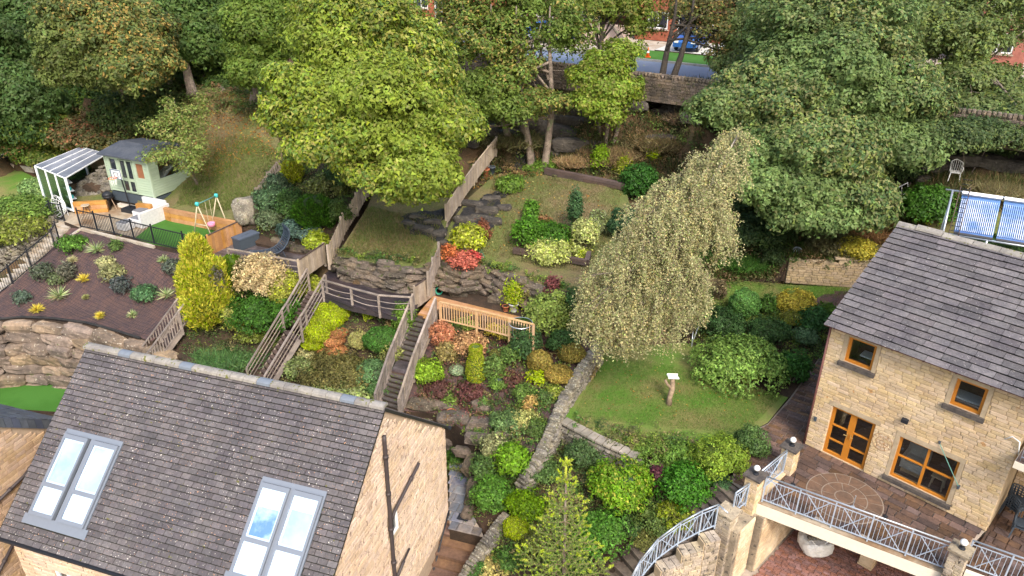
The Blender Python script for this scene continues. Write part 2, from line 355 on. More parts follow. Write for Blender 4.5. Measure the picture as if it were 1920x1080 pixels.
zone('bank', [(1640,495,2.5),(1640,400,3.7),(1700,352,5.0),(1760,332,5.8),(1860,337,6.0),(1980,352,6.0),(2150,480,5.0),(1900,520,3.6),(1700,505,2.6)], mGrassRough, rough=.1)
zone('side_path', [(1385,822,-.01),(1440,794,-.01),(1480,747,-.01),(1535,672,0),(1590,662,0),(1660,700,0),(1560,800,0),(1510,845,-.005),(1482,882,-.01),(1440,905,-.01),(1405,930,-.01),(1372,905,-.01)], M('brown_pointing', (.19, .15, .12), .95, var=.2), rough=0, skirt=.6)
zone('lawn', [(905,497,3.0),(960,515,3.0),(1020,535,2.9),(1080,550,2.8),(1130,520,3.0),(1180,470,3.3),(1185,400,3.8),(1172,350,4.2),(1100,340,4.3),(1030,325,4.35),(960,318,4.4),(925,330,4.4),(880,370,4.2),(850,410,3.9),(825,450,3.5),(830,490,3.15),(865,500,3.05)], mGrassRough, rough=.05, skirt=1.5, skmat=mRockG, dens=.35)
zone('grass_bank', [(632,480,2.9),(650,450,3.3),(688,390,4.1),(705,350,4.6),(760,330,5),(840,340,4.9),(838,415,4.05),(830,450,3.5),(825,480,3.2),(800,502,2.95),(740,504,2.9),(690,490,2.95)], mGrassRough, rough=.05, skirt=1.4, skmat=mRockG, dens=.35)
zone('flower_bed', [(812,603,1.0),(915,632,.7),(990,612,.9),(1040,600,1.2),(1110,640,1.0),(1090,690,.6),(1050,750,.2),(1030,790,-.1),(1010,840,-.5),(970,860,-.8),(920,850,-.9),(860,800,-1.1),(820,775,-1.15),(770,772,-1.1),(745,768,-.85),(770,692,-.2),(800,622,.8)], mMulch, rough=.06, skirt=2)
zone('walkway', [(815,552,1.56),(850,535,1.62),(930,562,1.65),(1040,575,1.7),(1080,560,2.3),(1120,600,1.5),(1060,620,1.2),(990,606,1.5),(900,590,1.5),(825,580,1.5)], mSoil, rough=.03, skirt=1)
zone('path_edge', [(843,862,-2.6),(843,992,-2.68),(908,1008,-2.68),(888,962,-2.66),(876,870,-2.6)], mPaveJ, rough=0, skirt=.6)
zone('flower_bed', [(872,850,-1.9),(890,806,-1.25),(930,852,-.95),(975,862,-.85),(1005,850,-.6),(990,890,-1.2),(950,960,-2.0),(912,1005,-2.6),(888,962,-2.45),(878,900,-2.4)], mSoil, rough=.06, skirt=1)
zone('flower_bed', [(1055,800,-.75),(1120,835,-.75),(1195,865,-.75),(1300,862,-.3),(1385,835,-.1),(1395,855,-.1),(1372,900,-.25),(1310,945,-.7),(1270,975,-1.0),(1220,1010,-1.5),(1170,1050,-2.1),(1130,1100,-2.7),(1000,1150,-3.1),(870,1120,-3.3),(900,1040,-2.7),(945,985,-2.1),(985,920,-1.45),(1010,880,-1.1),(1030,830,-.85)], mSoil, rough=.06, skirt=1)
zone('flower_bed', [(602,562,1.2),(660,577,1.1),(720,592,1.0),(775,587,1.0),(790,602,.9),(762,690,-.2),(735,762,-.9),(600,738,-1.1),(507,718,-1.1),(527,682,-.8),(562,622,0),(590,577,.9)], mSoil, rough=.05, skirt=1.5)
zone('flower_bed', [(345,585,.6),(350,520,1.4),(398,487,2.0),(430,499,2.0),(560,524,1.9),(595,522,1.8),(575,560,1.0),(540,620,0),(503,682,-.8),(478,717,-1.1),(400,702,-1.1),(330,692,-1.1),(285,670,-1.1),(310,640,-.3),(340,610,.4)], mSoil, rough=.06, skirt=1.5)
zone('mulched_slope', [(-90,600,.1),(0,598,.05),(75,592,.05),(150,600,0),(215,618,0),(285,640,-.05),(302,625,.1),(345,585,.6),(350,520,1.5),(350,472,2.35),(290,459,2.45),(215,440,2.5),(152,429,2.55),(133,427,2.5),(105,457,2.0),(60,502,1.2),(25,532,.7),(0,547,.45),(-90,590,.15)], mMulch, rough=.04, skirt=.5)
zone('upper_terrace', [(120,402,2.6),(150,390,2.6),(205,372,2.6),(285,384,2.6),(325,397,2.6),(280,425,2.6),(252,447,2.6),(215,438,2.6),(150,427,2.6),(120,415,2.6)], mConcB, rough=0)
zone('artificial_lawn', [(252,447,2.61),(280,425,2.61),(325,397,2.61),(440,420,2.61),(396,466,2.55),(350,470,2.55),(290,459,2.6)], mTurf, rough=.01)
zone('summerhouse_ground', [(140,378,2.9),(203,374,3.2),(206,362,3.25),(258,371,3.25),(258,380,3.2),(285,382,3.2),(320,392,3.2),(350,380,3.4),(380,330,4.0),(330,268,4.8),(230,280,4.5),(190,320,3.7),(150,350,3.3)], mGrassRough, rough=.02)
zone('grass_hill', [(320,393,3.2),(445,414,3.25),(470,388,3.6),(500,352,4.4),(530,290,5.5),(515,230,6.6),(480,180,7.6),(400,160,7.8),(350,175,7.6),(330,230,6),(332,270,4.75),(380,330,3.95),(350,380,3.4)], mGrassRough, rough=.08)
zone('shrub_border', [(445,414,3.2),(480,455,2.5),(575,480,2.3),(612,467,2.4),(640,450,3),(690,352,4.6),(712,328,5),(640,288,5.5),(530,290,5.5),(500,352,4.4),(470,388,3.6)], mSoil, rough=.07)
zone('lawn', [(-150,700,-3.2),(0,765,-3.2),(150,775,-3.2),(200,700,-3.2),(130,690,-3.2),(60,683,-3.2),(20,692,-3.2),(-30,715,-3.2)], mTurf, rough=.01)
zone('lawn', [(-200,300,2.9),(0,302,2.9),(60,330,2.85),(130,380,2.7),(120,400,2.6),(60,450,2.0),(0,480,1.6),(-200,520,1.4)], mGrass, rough=.05)
# drive under the balcony
a_ = math.radians(45.54); hd = V3(math.cos(a_), -math.sin(a_), 0); hn = V3(math.sin(a_), math.cos(a_), 0); HC = V3(10.468, 20.713, 0)
def HL(s, t, z=0): return HC+hd*s+hn*t+UP*z
zone('drive_bed', [HL(-2.2, -7.5, -2.86), HL(.6, 0.2, -2.86), HL(12, .2, -2.86), HL(14, -9, -2.86), HL(2, -12, -2.86)], mPaveJ, world=True, rough=0, skirt=.3, step=1.5)
# woodland, road level, houses level
rl0, rl1 = P(1203, 107, 8.2), P(1300, 117, 8.2); rdir = nrm((rl1-rl0)*V3(1, 1, 0)); rnor = V3(-rdir[1], rdir[0], 0)
def RD(s, t, z=8.0): return V3(rl0[0], rl0[1], 0)+rdir*s+rnor*t+UP*z      # t<0 towards the camera
wl0 = P(1203, 140, 8.9); wt = float((wl0-V3(rl0[0], rl0[1], 0))@rnor)
zone('road', [RD(-60, wt+.6, 7.9), RD(70, wt+.6, 7.9), RD(70, 0, 8.0), RD(-60, 0, 8.0)], mRoad, world=True, rough=0, skirt=.4, step=4, dens=4)
zone('verge', [RD(-3, .1, 8.12), RD(9, .1, 8.12), RD(9, 3.3, 8.2), RD(-3, 3.3, 8.2)], mTurf, world=True, rough=.02, skirt=.3, step=1)
zone('pavement', [RD(-60, .1, 8.1), RD(70, .1, 8.1), RD(70, 22, 8.3), RD(-60, 22, 8.3)], mConc, world=True, rough=0, skirt=.4, step=6, dens=5)
ctr = np.array(ZPTS); ctr = ctr[::2].copy(); ctr[:, 2] -= .45
def near(px, py, z): return list(P(px, py, z))
ex = [(x, y, 7.4) for x in range(-70, 75, 5) for y in (43.5, 48, 54, 60, 68, 80, 100)]
ex += [list(RD(s, wt-.5, 7.3)) for s in range(-60, 70, 4)]
ex += [near(1060, 285, 4.9), near(1150, 300, 4.6), near(1250, 300, 4.8), near(1350, 300, 4.6), near(1250, 235, 6.3), near(1100, 235, 6.4), near(980, 250, 6.), near(860, 290, 5.6), near(900, 240, 6.2),
       near(1450, 330, 4.2), near(1550, 330, 4.2), near(1700, 300, 5.9), near(1760, 290, 6.8), near(1820, 285, 7.0), near(1900, 290, 7.1), near(1300, 380, 3.9), near(1250, 470, 3.1), near(1250, 560, 1.6), near(1250, 620, .6), near(1200, 600, 1.2), near(1130, 600, 1.9),
       near(0, 265, 4.5), near(100, 240, 5.2), near(200, 230, 5.5), near(300, 200, 6.6), near(60, 330, 2.9), near(100, 330, 3), near(-150, 260, 4.6), near(600, 250, 6.2), near(760, 250, 6.2), near(450, 150, 8.1), near(500, 190, 7.9), near(540, 230, 7.4), near(575, 265, 7.0), near(350, 150, 8.1), near(305, 190, 7.2), near(300, 235, 6.3)]
ex += [(x, y, -4.6) for x in range(-34, 32, 4) for y in (2, 6, 10, 13)]
ex += [near(60, 700, -3.6), near(0, 640, -3.6), near(130, 700, -3.6), near(300, 760, -3.4), near(450, 800, -3.2), near(600, 820, -3.2), near(720, 850, -3.2)]
ex += [(14.5+i*2, 22-i*2, -3.2) for i in range(4)]
CT = np.vstack([ctr, np.array(ex)])
gx, gy = np.meshgrid(np.arange(-75, 78, .8), np.arange(1, 105, .8)); gxf, gyf = gx.ravel(), gy.ravel(); gz = np.zeros(gxf.size)
for i in range(0, gxf.size, 2000):
    d2 = (gxf[i:i+2000, None]-CT[:, 0])**2+(gyf[i:i+2000, None]-CT[:, 1])**2; wg = 1/(d2**1.6+.02); gz[i:i+2000] = (wg*CT[:, 2]).sum(1)/wg.sum(1)
gz += smooth_noise(gxf, gyf, 1.2)*.06
rows, cols = gx.shape; V = np.stack([gxf, gyf, gz], 1); Fq = [(r*cols+c, r*cols+c+1, (r+1)*cols+c+1, (r+1)*cols+c) for r in range(rows-1) for c in range(cols-1)]
BZ_ = BVHTree.FromPolygons([Vector(v) for v in GV], GF); hit = np.full(gz.size, 99.)
for i in range(gz.size):
    if -30 < gxf[i] < 30 and 10 < gyf[i] < 62:
        h_ = BZ_.ray_cast(Vector((gxf[i], gyf[i], 40)), Vector((0, 0, -1)))
        if h_[0]: hit[i] = h_[0].z
hit = hit.reshape(gx.shape); pad = np.pad(hit, 1, constant_values=99.); mn = np.min([pad[a:a+hit.shape[0], b:b+hit.shape[1]] for a in range(3) for b in range(3)], 0)
V[:, 2] = np.minimum(V[:, 2], mn.ravel()-.3)
for (a_s, b_s) in ((V3(-1.8, 19.8, -3.4), V3(-2.7, 16.6, -5.2)), (V3(-1.0, 19.6, -3.4), V3(-1.7, 16.4, -5.2))):
    dv = (b_s-a_s)[:2]; tt = np.clip(((V[:, 0]-a_s[0])*dv[0]+(V[:, 1]-a_s[1])*dv[1])/(dv@dv), 0, 1.6); dd = np.hypot(V[:, 0]-a_s[0]-dv[0]*tt, V[:, 1]-a_s[1]-dv[1]*tt); k_ = dd < .95; V[k_, 2] = np.minimum(V[k_, 2], a_s[2]+(b_s[2]-a_s[2])*tt[k_])
m = MB(); m.add(V, Fq, 0); me = m.mesh('hillside', mWood, V3(0, 0, -4), True); hs = link_mesh('hillside', me, None, V3(0, 0, -4)); tag(hs, kind='structure'); reg(V, Fq)
BV = BVHTree.FromPolygons([Vector(v) for v in GV], GF)
def G(px, py):
    d = ray(px, py); h = BV.ray_cast(Vector(CAM), Vector(d)); return np.array(h[0]) if h[0] else P(px, py, 0)
def gz_at(x, y, top=30):
    h = BV.ray_cast(Vector((float(x), float(y), top)), Vector((0, 0, -1))); return h[0].z if h[0] else 0.
def ongr(p): return V3(p[0], p[1], gz_at(p[0], p[1]))
m = MB()
for i in range(40):
    a = RD(-56+i*3, -.08, 8.06); m.bar(a, a+rdir*2.96, .14, .16, UP)
k = m.build('kerb', mKerb); tag(k, kind='structure')
m = MB()
for i in range(16): m.bar(RD(-50+i*6.5, wt*.42, 7.972), RD(-50+i*6.5+2.4, wt*.42, 7.972), .13, .012, UP)
k = m.build('road_marking', mWhite); tag(k, kind='structure')
# ---------------------------------------------------------------- shared builders for walls, roofs, windows
def stonework(parent, name, O, ex, out, s0, s1, z0, z1, mat, ch=.13, bl=(.24, .5), inside=None, limit=300, proud=.012, seed=1, joint=.012, clip=None):
    """courses of blocks as parts; the ones that show largest are single objects, the rest one joined part"""
    r = random.Random(seed); L = []; z = z0
    while z < z1-.04:
        h = min(ch*r.uniform(.85, 1.15), z1-z); s = s0-r.uniform(0, .2)
        while s < s1:
            b = r.uniform(*bl); a0, a1 = max(s, s0), min(s+b, s1); s += b
            if a1-a0 < .05: continue
            if inside and not inside((a0+a1)/2, z+h/2, a1-a0, h): continue
            iv = [(a0, a1)]
            for (u, v, c, e) in (clip or ()):
                if z+h*.5 > c and z+h*.5 < e: iv = [q for (p_, q_) in iv for q in ((p_, min(q_, u)), (max(p_, v), q_)) if q[1]-q[0] > .04]
            for (u, v) in iv: L.append(((u+v)/2, z+h/2, v-u-joint, h-joint, proud+r.uniform(-.005, .008)))
        z += h
    pos = lambda q: O+ex*q[0]+UP*q[1]
    def vis(q):
        p = pos(q); d = depth(p); x = 960+FPX*((p-CAM)@RC)/d; y = 540-FPX*((p-CAM)@UC)/d
        return (0 if (-20 < x < 1940 and -20 < y < 1100 and d > 0) else 1, d)
    L.sort(key=vis); ub = unit(name, mat, 'bevel', b=.05); ax = np.array([-ex, out, UP]) if np.cross(ex, out) @ UP < 0 else np.array([ex, out, UP])
    for q in L[:limit]: piece(name, ub, parent, pos(q)+out*(q[4]/2), ax, (q[2], q[4]+.04, q[3]))
    if len(L) > limit:
        m = MB(); bv = np.array([v.co[:] for v in ub.vertices]); bf = [tuple(p.vertices) for p in ub.polygons]
        for q in L[limit:]: m.add(pos(q)+out*(q[4]/2)+(bv*np.array([q[2], q[4]+.04, q[3]]))@ax, bf)
        tag(m.build(name+'_courses', mat, parent), kind='stuff')
def tiling(parent, name, O, ex, dn, s0, s1, L, g, wr, mat, inside=None, limit=300, th=.022, seed=1, lap=.05, stag=True, first=0, clip=()):
    """tiles laid in rows on a slope; ex along the ridge, dn down the slope"""
    r = random.Random(seed); nr_ = nrm(np.cross(ex, dn)); nr_ = nr_ if nr_[2] > 0 else -nr_
    m = MB(); b = .03
    # unit tile: x width, y down slope, z thickness; lower edge lifted
    m.add([(-.5, -.5, 0), (.5, -.5, 0), (.5, .40, 0), (-.5, .40, 0), (-.5, -.5, .25), (.5, -.5, .25), (.5, .44, 1), (.44, .5, .96), (-.44, .5, .96), (-.5, .44, 1)],
          [(3, 2, 1, 0), (4, 5, 6, 7, 8, 9), (0, 1, 5, 4), (1, 2, 6, 5), (2, 7, 6), (2, 3, 8, 7), (3, 9, 8), (3, 0, 4, 9)], 0)
    me = m.mesh(name, mat); Ls = []; nrow = int(L/g)+1
    for i in range(first, nrow):
        d = (i+.5)*g; s = s0-(r.uniform(0, wr[1]) if not stag else (wr[0]*.5 if i % 2 else 0))
        while s < s1:
            wd = r.uniform(*wr); a0, a1 = max(s, s0), min(s+wd, s1); s += wd
            if a1-a0 < .06: continue
            if inside and not inside((a0+a1)/2, d): continue
            iv = [(a0, a1)]
            for (u, v, c, e) in clip:
                if c < d < e: iv = [q for (p_, q_) in iv for q in ((p_, min(q_, u)), (max(p_, v), q_)) if q[1]-q[0] > .03]
            for (a0, a1) in iv: Ls.append(((a0+a1)/2, d, a1-a0-.012, r.uniform(-.3, 1)*.009, r.uniform(-.008, .008)))
    pos = lambda q: O+ex*q[0]+dn*q[1]+nr_*(q[3]+.002)
    def vis(q):
        p = pos(q); d = depth(p); x = 960+FPX*((p-CAM)@RC)/d; y = 540-FPX*((p-CAM)@UC)/d
        return (0 if (-20 < x < 1940 and -20 < y < 1100) else 1, d)
    Ls.sort(key=vis)
    for q in Ls[:limit]:
        e2 = nrm(ex+dn*q[4]); d2 = nrm(dn-ex*q[4]); piece(name, me, parent, pos(q), np.array([e2, d2, nr_]), (q[2], g+lap, th))
    if len(Ls) > limit:
        m2 = MB(); bv = np.array([v.co[:] for v in me.vertices]); bf = [tuple(p.vertices) for p in me.polygons]
        for q in Ls[limit:]:
            e2 = nrm(ex+dn*q[4]); d2 = nrm(dn-ex*q[4]); m2.add(pos(q)+(bv*np.array([q[2], g+lap, th]))@np.array([e2, d2, nr_]), bf)
        tag(m2.build(name+'_rows', mat, parent), kind='stuff')
def frame_rect(m, O, ex, out, a0, a1, z0, z1, w, d, o=0, ends=True):
    """four butted frame bars in a wall plane"""
    c = lambda s, z: O+ex*s+UP*z+out*o
    ax = (ex, out, UP)
    m.box(c((a0+a1)/2, z0+w/2), (a1-a0, d, w), ax); m.box(c((a0+a1)/2, z1-w/2), (a1-a0, d, w), ax)
    m.box(c(a0+w/2, (z0+z1)/2), (w, d, z1-z0-2*w), ax); m.box(c(a1-w/2, (z0+z1)/2), (w, d, z1-z0-2*w), ax)
def wall_with_holes(m, O, ex, out, s0, s1, z0, z1, holes, th=.3):
    """solid wall slab split round rectangular openings (s0,s1,z0,z1)"""
    xs = sorted({s0, s1}|{h[0] for h in holes}|{h[1] for h in holes}); zs = sorted({z0, z1}|{h[2] for h in holes}|{h[3] for h in holes})
    for i in range(len(xs)-1):
        for j in range(len(zs)-1):
            cx, cz = (xs[i]+xs[i+1])/2, (zs[j]+zs[j+1])/2
            if any(h[0] < cx < h[1] and h[2] < cz < h[3] for h in holes): continue
            m.box(O+ex*cx+UP*cz-out*th/2, (xs[i+1]-xs[i], th, zs[j+1]-zs[j]), (ex, out, UP), 0)

# ================================================================ left house
b_ = math.radians(17.436); ld_ = V3(math.cos(b_), -math.sin(b_), 0); ln_ = V3(math.sin(b_), math.cos(b_), 0)
LR = V3(-3.412, 16.015, 4.836); LW, LDR, LLEN = 4.15, 3.5956, 10.02
def LLp(s, t, z=0): return LR+ld_*s+ln_*t+UP*z
SL = math.hypot(LW, LDR); ldn = nrm(-ln_*LW-UP*LDR); lup = nrm(-ln_*LDR+UP*LW)    # front slope down, front slope normal
lbk = nrm(ln_*LW-UP*LDR)
LH = thing('stone_house', 'peach sandstone house with grey tiled roof and two pairs of roof windows', 'house', LLp(-5, 0, -9.4))
m = MB(); BZ = -9.3
m.prism([LLp(-.06, -LW+.12, -LDR+.02), LLp(-.06, 0, -.13), LLp(-.06, LW-.1, -LDR+.02), LLp(-.06, LW-.1, BZ), LLp(-.06, -LW+.12, BZ)], -ld_*.25, 0)       # right gable
m.prism([LLp(-LLEN+.12, -LW+.12, -LDR+.02), LLp(-LLEN+.12, 0, -.13), LLp(-LLEN+.12, LW-.1, -LDR+.02), LLp(-LLEN+.12, LW-.1, BZ), LLp(-LLEN+.12, -LW+.12, BZ)], ld_*.25, 0)
hw = (-8.62, -7.7, -5.95, -4.75)
wall_with_holes(m, LLp(0, -LW+.12, 0), ld_, -ln_, -LLEN+.37, -.31, BZ, -LDR+.02, [hw], .25)
m.box(LLp(-LLEN/2, LW-.22, (BZ-LDR)/2), (LLEN-.68, .24, -LDR-BZ), (ld_, ln_, UP), 0)
wl = m.build('wall', mMortL, LH, fix=True)
def ing(t, z, wdt, h):
    lim = -LDR+.0 if abs(t) > LW-.1 else -abs(t)*LDR/LW
    tt = max(abs(t-wdt/2), abs(t+wdt/2))
    return z+h/2 < -tt*LDR/LW-.07 and tt < LW-.06
stonework(wl, 'stone', LLp(-.06, 0, 0), -ln_, ld_, -LW+.1, LW-.12, -7.8, -.1, mStoneL, ch=.15, bl=(.26, .55), inside=lambda s, z, w_, h: ing(-s, z, w_, h), clip=[(-.3, .32, -4.62, -3.72)], seed=3, proud=.016)
stonework(wl, 'front_stone', LLp(0, -LW+.12, 0), ld_, -ln_, -LLEN+.14, -.1, -6.2, -LDR-.12, mStoneL, ch=.16, bl=(.26, .55), clip=[(hw[0]-.02, hw[1]+.02, hw[2]-.05, hw[3]+.0), (hw[0]-.18, hw[1]+.18, hw[3], hw[3]+.2)], seed=5, limit=140)
mDirtShade = M('mossy_dirt_and_row_shade', (.016, .016, .012), .95, var=.3)  # near-black dirt and moss, standing in too for shadow between tile rows
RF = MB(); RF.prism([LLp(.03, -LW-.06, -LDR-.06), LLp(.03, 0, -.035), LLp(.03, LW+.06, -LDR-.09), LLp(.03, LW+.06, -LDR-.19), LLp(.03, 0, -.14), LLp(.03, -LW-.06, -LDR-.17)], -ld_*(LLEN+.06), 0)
rf = RF.build('roof', mDirtShade, LH, fix=True)
SKY = [(-9.28, -8.44), (-8.24, -7.38), (-2.68, -1.82), (-1.72, -.86)]
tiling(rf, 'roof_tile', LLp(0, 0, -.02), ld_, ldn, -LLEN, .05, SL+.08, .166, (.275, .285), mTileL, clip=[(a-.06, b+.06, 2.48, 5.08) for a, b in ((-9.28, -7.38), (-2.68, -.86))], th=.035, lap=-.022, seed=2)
m = MB()
for i in range(17): m.box(LLp(0, 0, -.02)+ld_*(-LLEN/2)+lbk*(i+.5)*.32, (LLEN, .34, .03), (ld_, lbk, nrm(np.cross(ld_, lbk))))
tag(m.build('back_tiles', mTileL, rf), kind='stuff')
n_r = 23; rw = (LLEN+.06)/n_r
for i in range(n_r):
    m = MB(); s = -LLEN-.0+i*rw; pr = []
    for q in range(7): t = math.pi*q/6; pr.append((.15*math.cos(t), .03+.085*math.sin(t)))
    pts0 = [LLp(s+.006, a, b+(-.03 if q in (0, 6) else .0)) for q, (a, b) in enumerate(pr)]
    m.prism(pts0, ld_*(rw-.014)); rr = m.build('ridge_tile', mRidgeB if i in (3, 8, 14, 20) else mRidge, rf, fix=True)
    if i == 3: rr['label'] = 'blue grey ridge tile'
m = MB(); m.bar(LLp(-LLEN-.05, -LW-.13, -LDR-.16), LLp(.02, -LW-.13, -LDR-.16), .11, .07, a=0); m.build('gutter', mBlack, LH)
m = MB(); m.bar(LLp(.1, LW+.11, -LDR-.18), LLp(-LLEN-.05, LW+.11, -LDR-.18), .11, .07, a=0); m.build('rear_gutter', mBlack, LH)
# roof windows: upper sash and lower sash, frames and blinds
def roof_window(s0, s1, d0, d1, blindtop, blindcol, mid):
    RO = LLp(0, 0, 0); f = lambda s, d, h: RO+ld_*s+ldn*d+lup*h
    ax = (ld_, -ldn, lup)
    F = MB()
    for a, b in ((d0, d0+.13), (mid-.06, mid+.06), (d1-.1, d1)): F.box(f((s0+s1)/2, (a+b)/2, .055), (s1-s0, b-a, .11), ax)
    for a, b in ((s0, s0+.065), (s1-.065, s1)):
        F.box(f((a+b)/2, (d0+.13+mid-.06)/2, .055), (b-a, mid-.06-d0-.13, .11), ax); F.box(f((a+b)/2, (mid+.06+d1-.1)/2, .055), (b-a, d1-.1-mid-.06, .11), ax)
    fr = F.build('skylight', mGreyF, LH)
    for k, (a, b) in enumerate(((d0+.13, mid-.06), (mid+.06, d1-.1))):
        g = MB(); g.box(f((s0+s1)/2, (a+b)/2, .085), (s1-s0-.13, b-a, .008), ax); g.build('pane', mGlassS, fr)
        g = MB()
        for c0, c1 in ((a, a+.05), (b-.05, b)): g.box(f((s0+s1)/2, (c0+c1)/2, .05), (s1-s0-.135, .05, .03), ax)
        for c0 in (s0+.09, s1-.09): g.box(f(c0, (a+b)/2, .05), (.05, b-a-.1, .03), ax)
        g.build('inner_frame', mWhite, fr)
        g = MB(); g.box(f((s0+s1)/2, (a+b)/2, .022), (s1-s0-.15, b-a, .004), ax); g.build('blind', (mBlind if k or blindcol is None else blindcol), fr)
        if k == 0 and blindtop:
            g = MB(); g.box(f((s0+s1)/2, a+.05+blindtop/2, .030), (s1-s0-.24, blindtop, .004), ax); g.build('half_blind', mBlind, fr)
mRoom = M('pale_room_below', (.56, .60, .66), .7, (.40, .46, .56), 1.1, .1, 2)
mBlueRoom = M('blue_room_below', (.14, .24, .42), .7, (.5, .6, .72), 1.6, .1, 2, patch=(.42, .6))
for i, (s, e) in enumerate(SKY): roof_window(s, e, 2.59, 4.87 if i < 2 else 4.95, (0, 0, .42, .3)[i], (mRoom, mRoom, mBlueRoom, mRoom)[i], 4.03)
m = MB()
for a, b in ((-9.28, -7.38), (-2.68, -.86)):
    c = LR+ld_*(a+b)/2; m.box(c+ldn*3.75+lup*.02, (.10, 2.35, .045), (ld_, ldn, lup))
    m.box(c+ldn*5.0+lup*.03, (b-a+.3, .26, .02), (ld_, nrm(ldn+lup*-.01), lup))
    for q in (a-.03, b+.03): m.box(LR+ld_*q+ldn*3.75+lup*.02, (.05, 2.45, .05), (ld_, ldn, lup))
    m.box(c+ldn*2.51+lup*.012, (b-a+.1, .14, .05), (ld_, ldn, lup))
tag(m.build('lead_flashing', mGreyF, LH), kind='stuff')
# pipes on the gable
def gp(t, z, o=.09): return LLp(-.04, t, z)+ld_*o
def pipe_part(name, pts, r=.055, mat=mPipe, par=LH):
    m = MB(); m.tube(pts, r, 10); pp = m.build(name, mat, par, True)
    for i in range(len(pts)-1):
        a, b = np.asarray(pts[i]), np.asarray(pts[i+1]); L = np.linalg.norm(b-a)
        k = MB()
        for q in np.arange(.5, L-.2, 1.3): c = a+(b-a)*q/L; d = nrm(b-a); k.tube([c-d*.05, c+d*.05], r*1.35, 10)
        if len(k.v): k.build('collar', mat, pp, True)
    return pp
pipe_part('soil_pipe', [gp(-.21, -.80), gp(-.22, -1.0), gp(-.31, -5.9), gp(-.31, -9)], .06)
pipe_part('waste_pipe', [gp(1.74, -3.28, .1), gp(1.66, -3.32, .1), gp(.0, -3.66, .1), gp(-.2, -3.8, .1)], .05)
pipe_part('waste_pipe', [gp(.72, -5.86, .1), gp(-.15, -6.05, .1), gp(-.28, -6.2, .1)], .035)
pipe_part('waste_pipe', [gp(.26, -5.92, .12), gp(.2, -5.94, .12), gp(-.22, -6.1, .12)], .05)
m = MB(); m.tube([gp(4.0, -7.25, .06), gp(3.3, -7.85, .06), gp(2.3, -8.75, .06), gp(1.9, -9.1, .06)], .03, 8); hr = m.build('handrail', mBlack, LH, True)
m = MB()
for t in (3.9, 3.2, 2.5): z = -7.25-(4.0-t)*.9; m.tube([gp(t, z, .0), gp(t, z, .06)], .02, 6)
m.build('bracket', mBlack, hr)
# gable slit window
F = MB(); frame_rect(F, LLp(.0, 0, 0), -ln_, ld_, -.2, .22, -4.5, -3.8, .07, .06, .0); wf = F.build('window', mWhite, LH)
F = MB(); F.box(LLp(-.03, -.01, -4.15), (.29, .01, .57), (-ln_, ld_, UP)); F.build('pane', M('dark_glass', (.03, .035, .04), .08, var=0, spec=.8), wf)
F = MB(); F.box(LLp(-.01, -.01, -4.57), (.6, .12, .1), (-ln_, ld_, UP)); F.build('sill', mLint, wf)
# front window
F = MB(); O_ = LLp(0, -LW+.12, 0)
frame_rect(F, O_, ld_, -ln_, hw[0], hw[1], hw[2], hw[3], .075, .08, -.05); F.box(O_+ld_*(hw[0]+hw[1])/2+UP*(hw[2]+hw[3])/2+ln_*.05, (.1, .08, hw[3]-hw[2]-.15), (ld_, -ln_, UP)); wf = F.build('window', mWhite, LH)
F = MB(); F.box(O_+ld_*(hw[0]+hw[1])/2+UP*(hw[2]+hw[3])/2+ln_*.055, (hw[1]-hw[0]-.15, .01, hw[3]-hw[2]-.15), (ld_, -ln_, UP)); F.build('pane', mGlass, wf)
F = MB(); F.box(O_+ld_*(hw[0]+hw[1])/2+UP*(hw[2]+hw[3])/2+ln_*.25, (hw[1]-hw[0]-.02, .02, hw[3]-hw[2]), (ld_, -ln_, UP)); F.build('net_curtain', M('net_curtain', (.45, .43, .38), .9, (.12, .12, .12), 9, .2), wf)
F = MB(); F.box(O_+ld_*(hw[0]+hw[1])/2+UP*(hw[3]+.1)-ln_*.015, (hw[1]-hw[0]+.35, .05, .18), (ld_, -ln_, UP)); F.build('lintel', mStoneL, wf)
# ================================================================ neighbour at far left
NB = thing('neighbour_house', 'stone gable wall with blue slate roof edge, cut by the left border of the photo', 'house', LLp(-13, 0, -9.4))
m = MB(); NS = -11.25
def NP(t, z): return LLp(NS, t, z)
ntop = lambda t: -1.53-(t+2.4)*.764
m.prism([NP(-6.6, ntop(-.9)), NP(-3.75, ntop(-3.75)), NP(-.95, ntop(-.95)), NP(-.95, -9.3), NP(-6.6, -9.3)], -ld_*5, 0); nw = m.build('wall', mMortL, NB, fix=True)
stonework(nw, 'stone', LLp(NS, 0, 0), -ln_, ld_, .95, 6.5, -7.2, -.6, M('tan_block_stone', (.46, .33, .22), .88, (.38, .26, .17), 1.2, .15, 9, per=.16, bump=.5), ch=.14, bl=(.22, .45), seed=8, inside=lambda s, z, w_, h: z+h/2 < ntop(-s+w_/2)-.03 and s < 5)
m = MB(); m.prism([NP(-6.8, ntop(-.7)+.25)+ld_*.08, NP(-3.75, ntop(-3.75)+.25)+ld_*.08, NP(-.7, ntop(-.7)+.25)+ld_*.08, NP(-.7, ntop(-.7)+.0)+ld_*.08, NP(-3.75, ntop(-3.75)+.0)+ld_*.08, NP(-6.8, ntop(-.7)+.0)+ld_*.08], -ld_*6, 0); nr2 = m.build('roof', mFelt, NB, fix=True)
mSlB = M('blue_slate', (.055, .065, .085), .45, (.075, .085, .11), 2, .2, 10, per=.3, bump=.3, spec=.6)
tiling(nr2, 'slate', NP(-3.75, ntop(-3.75)+.27)+ld_*.1, ld_, nrm(ln_*3.05-UP*3.05*.764), -3.5, .03, 3.8, .22, (.3, .32), mSlB, th=.04)
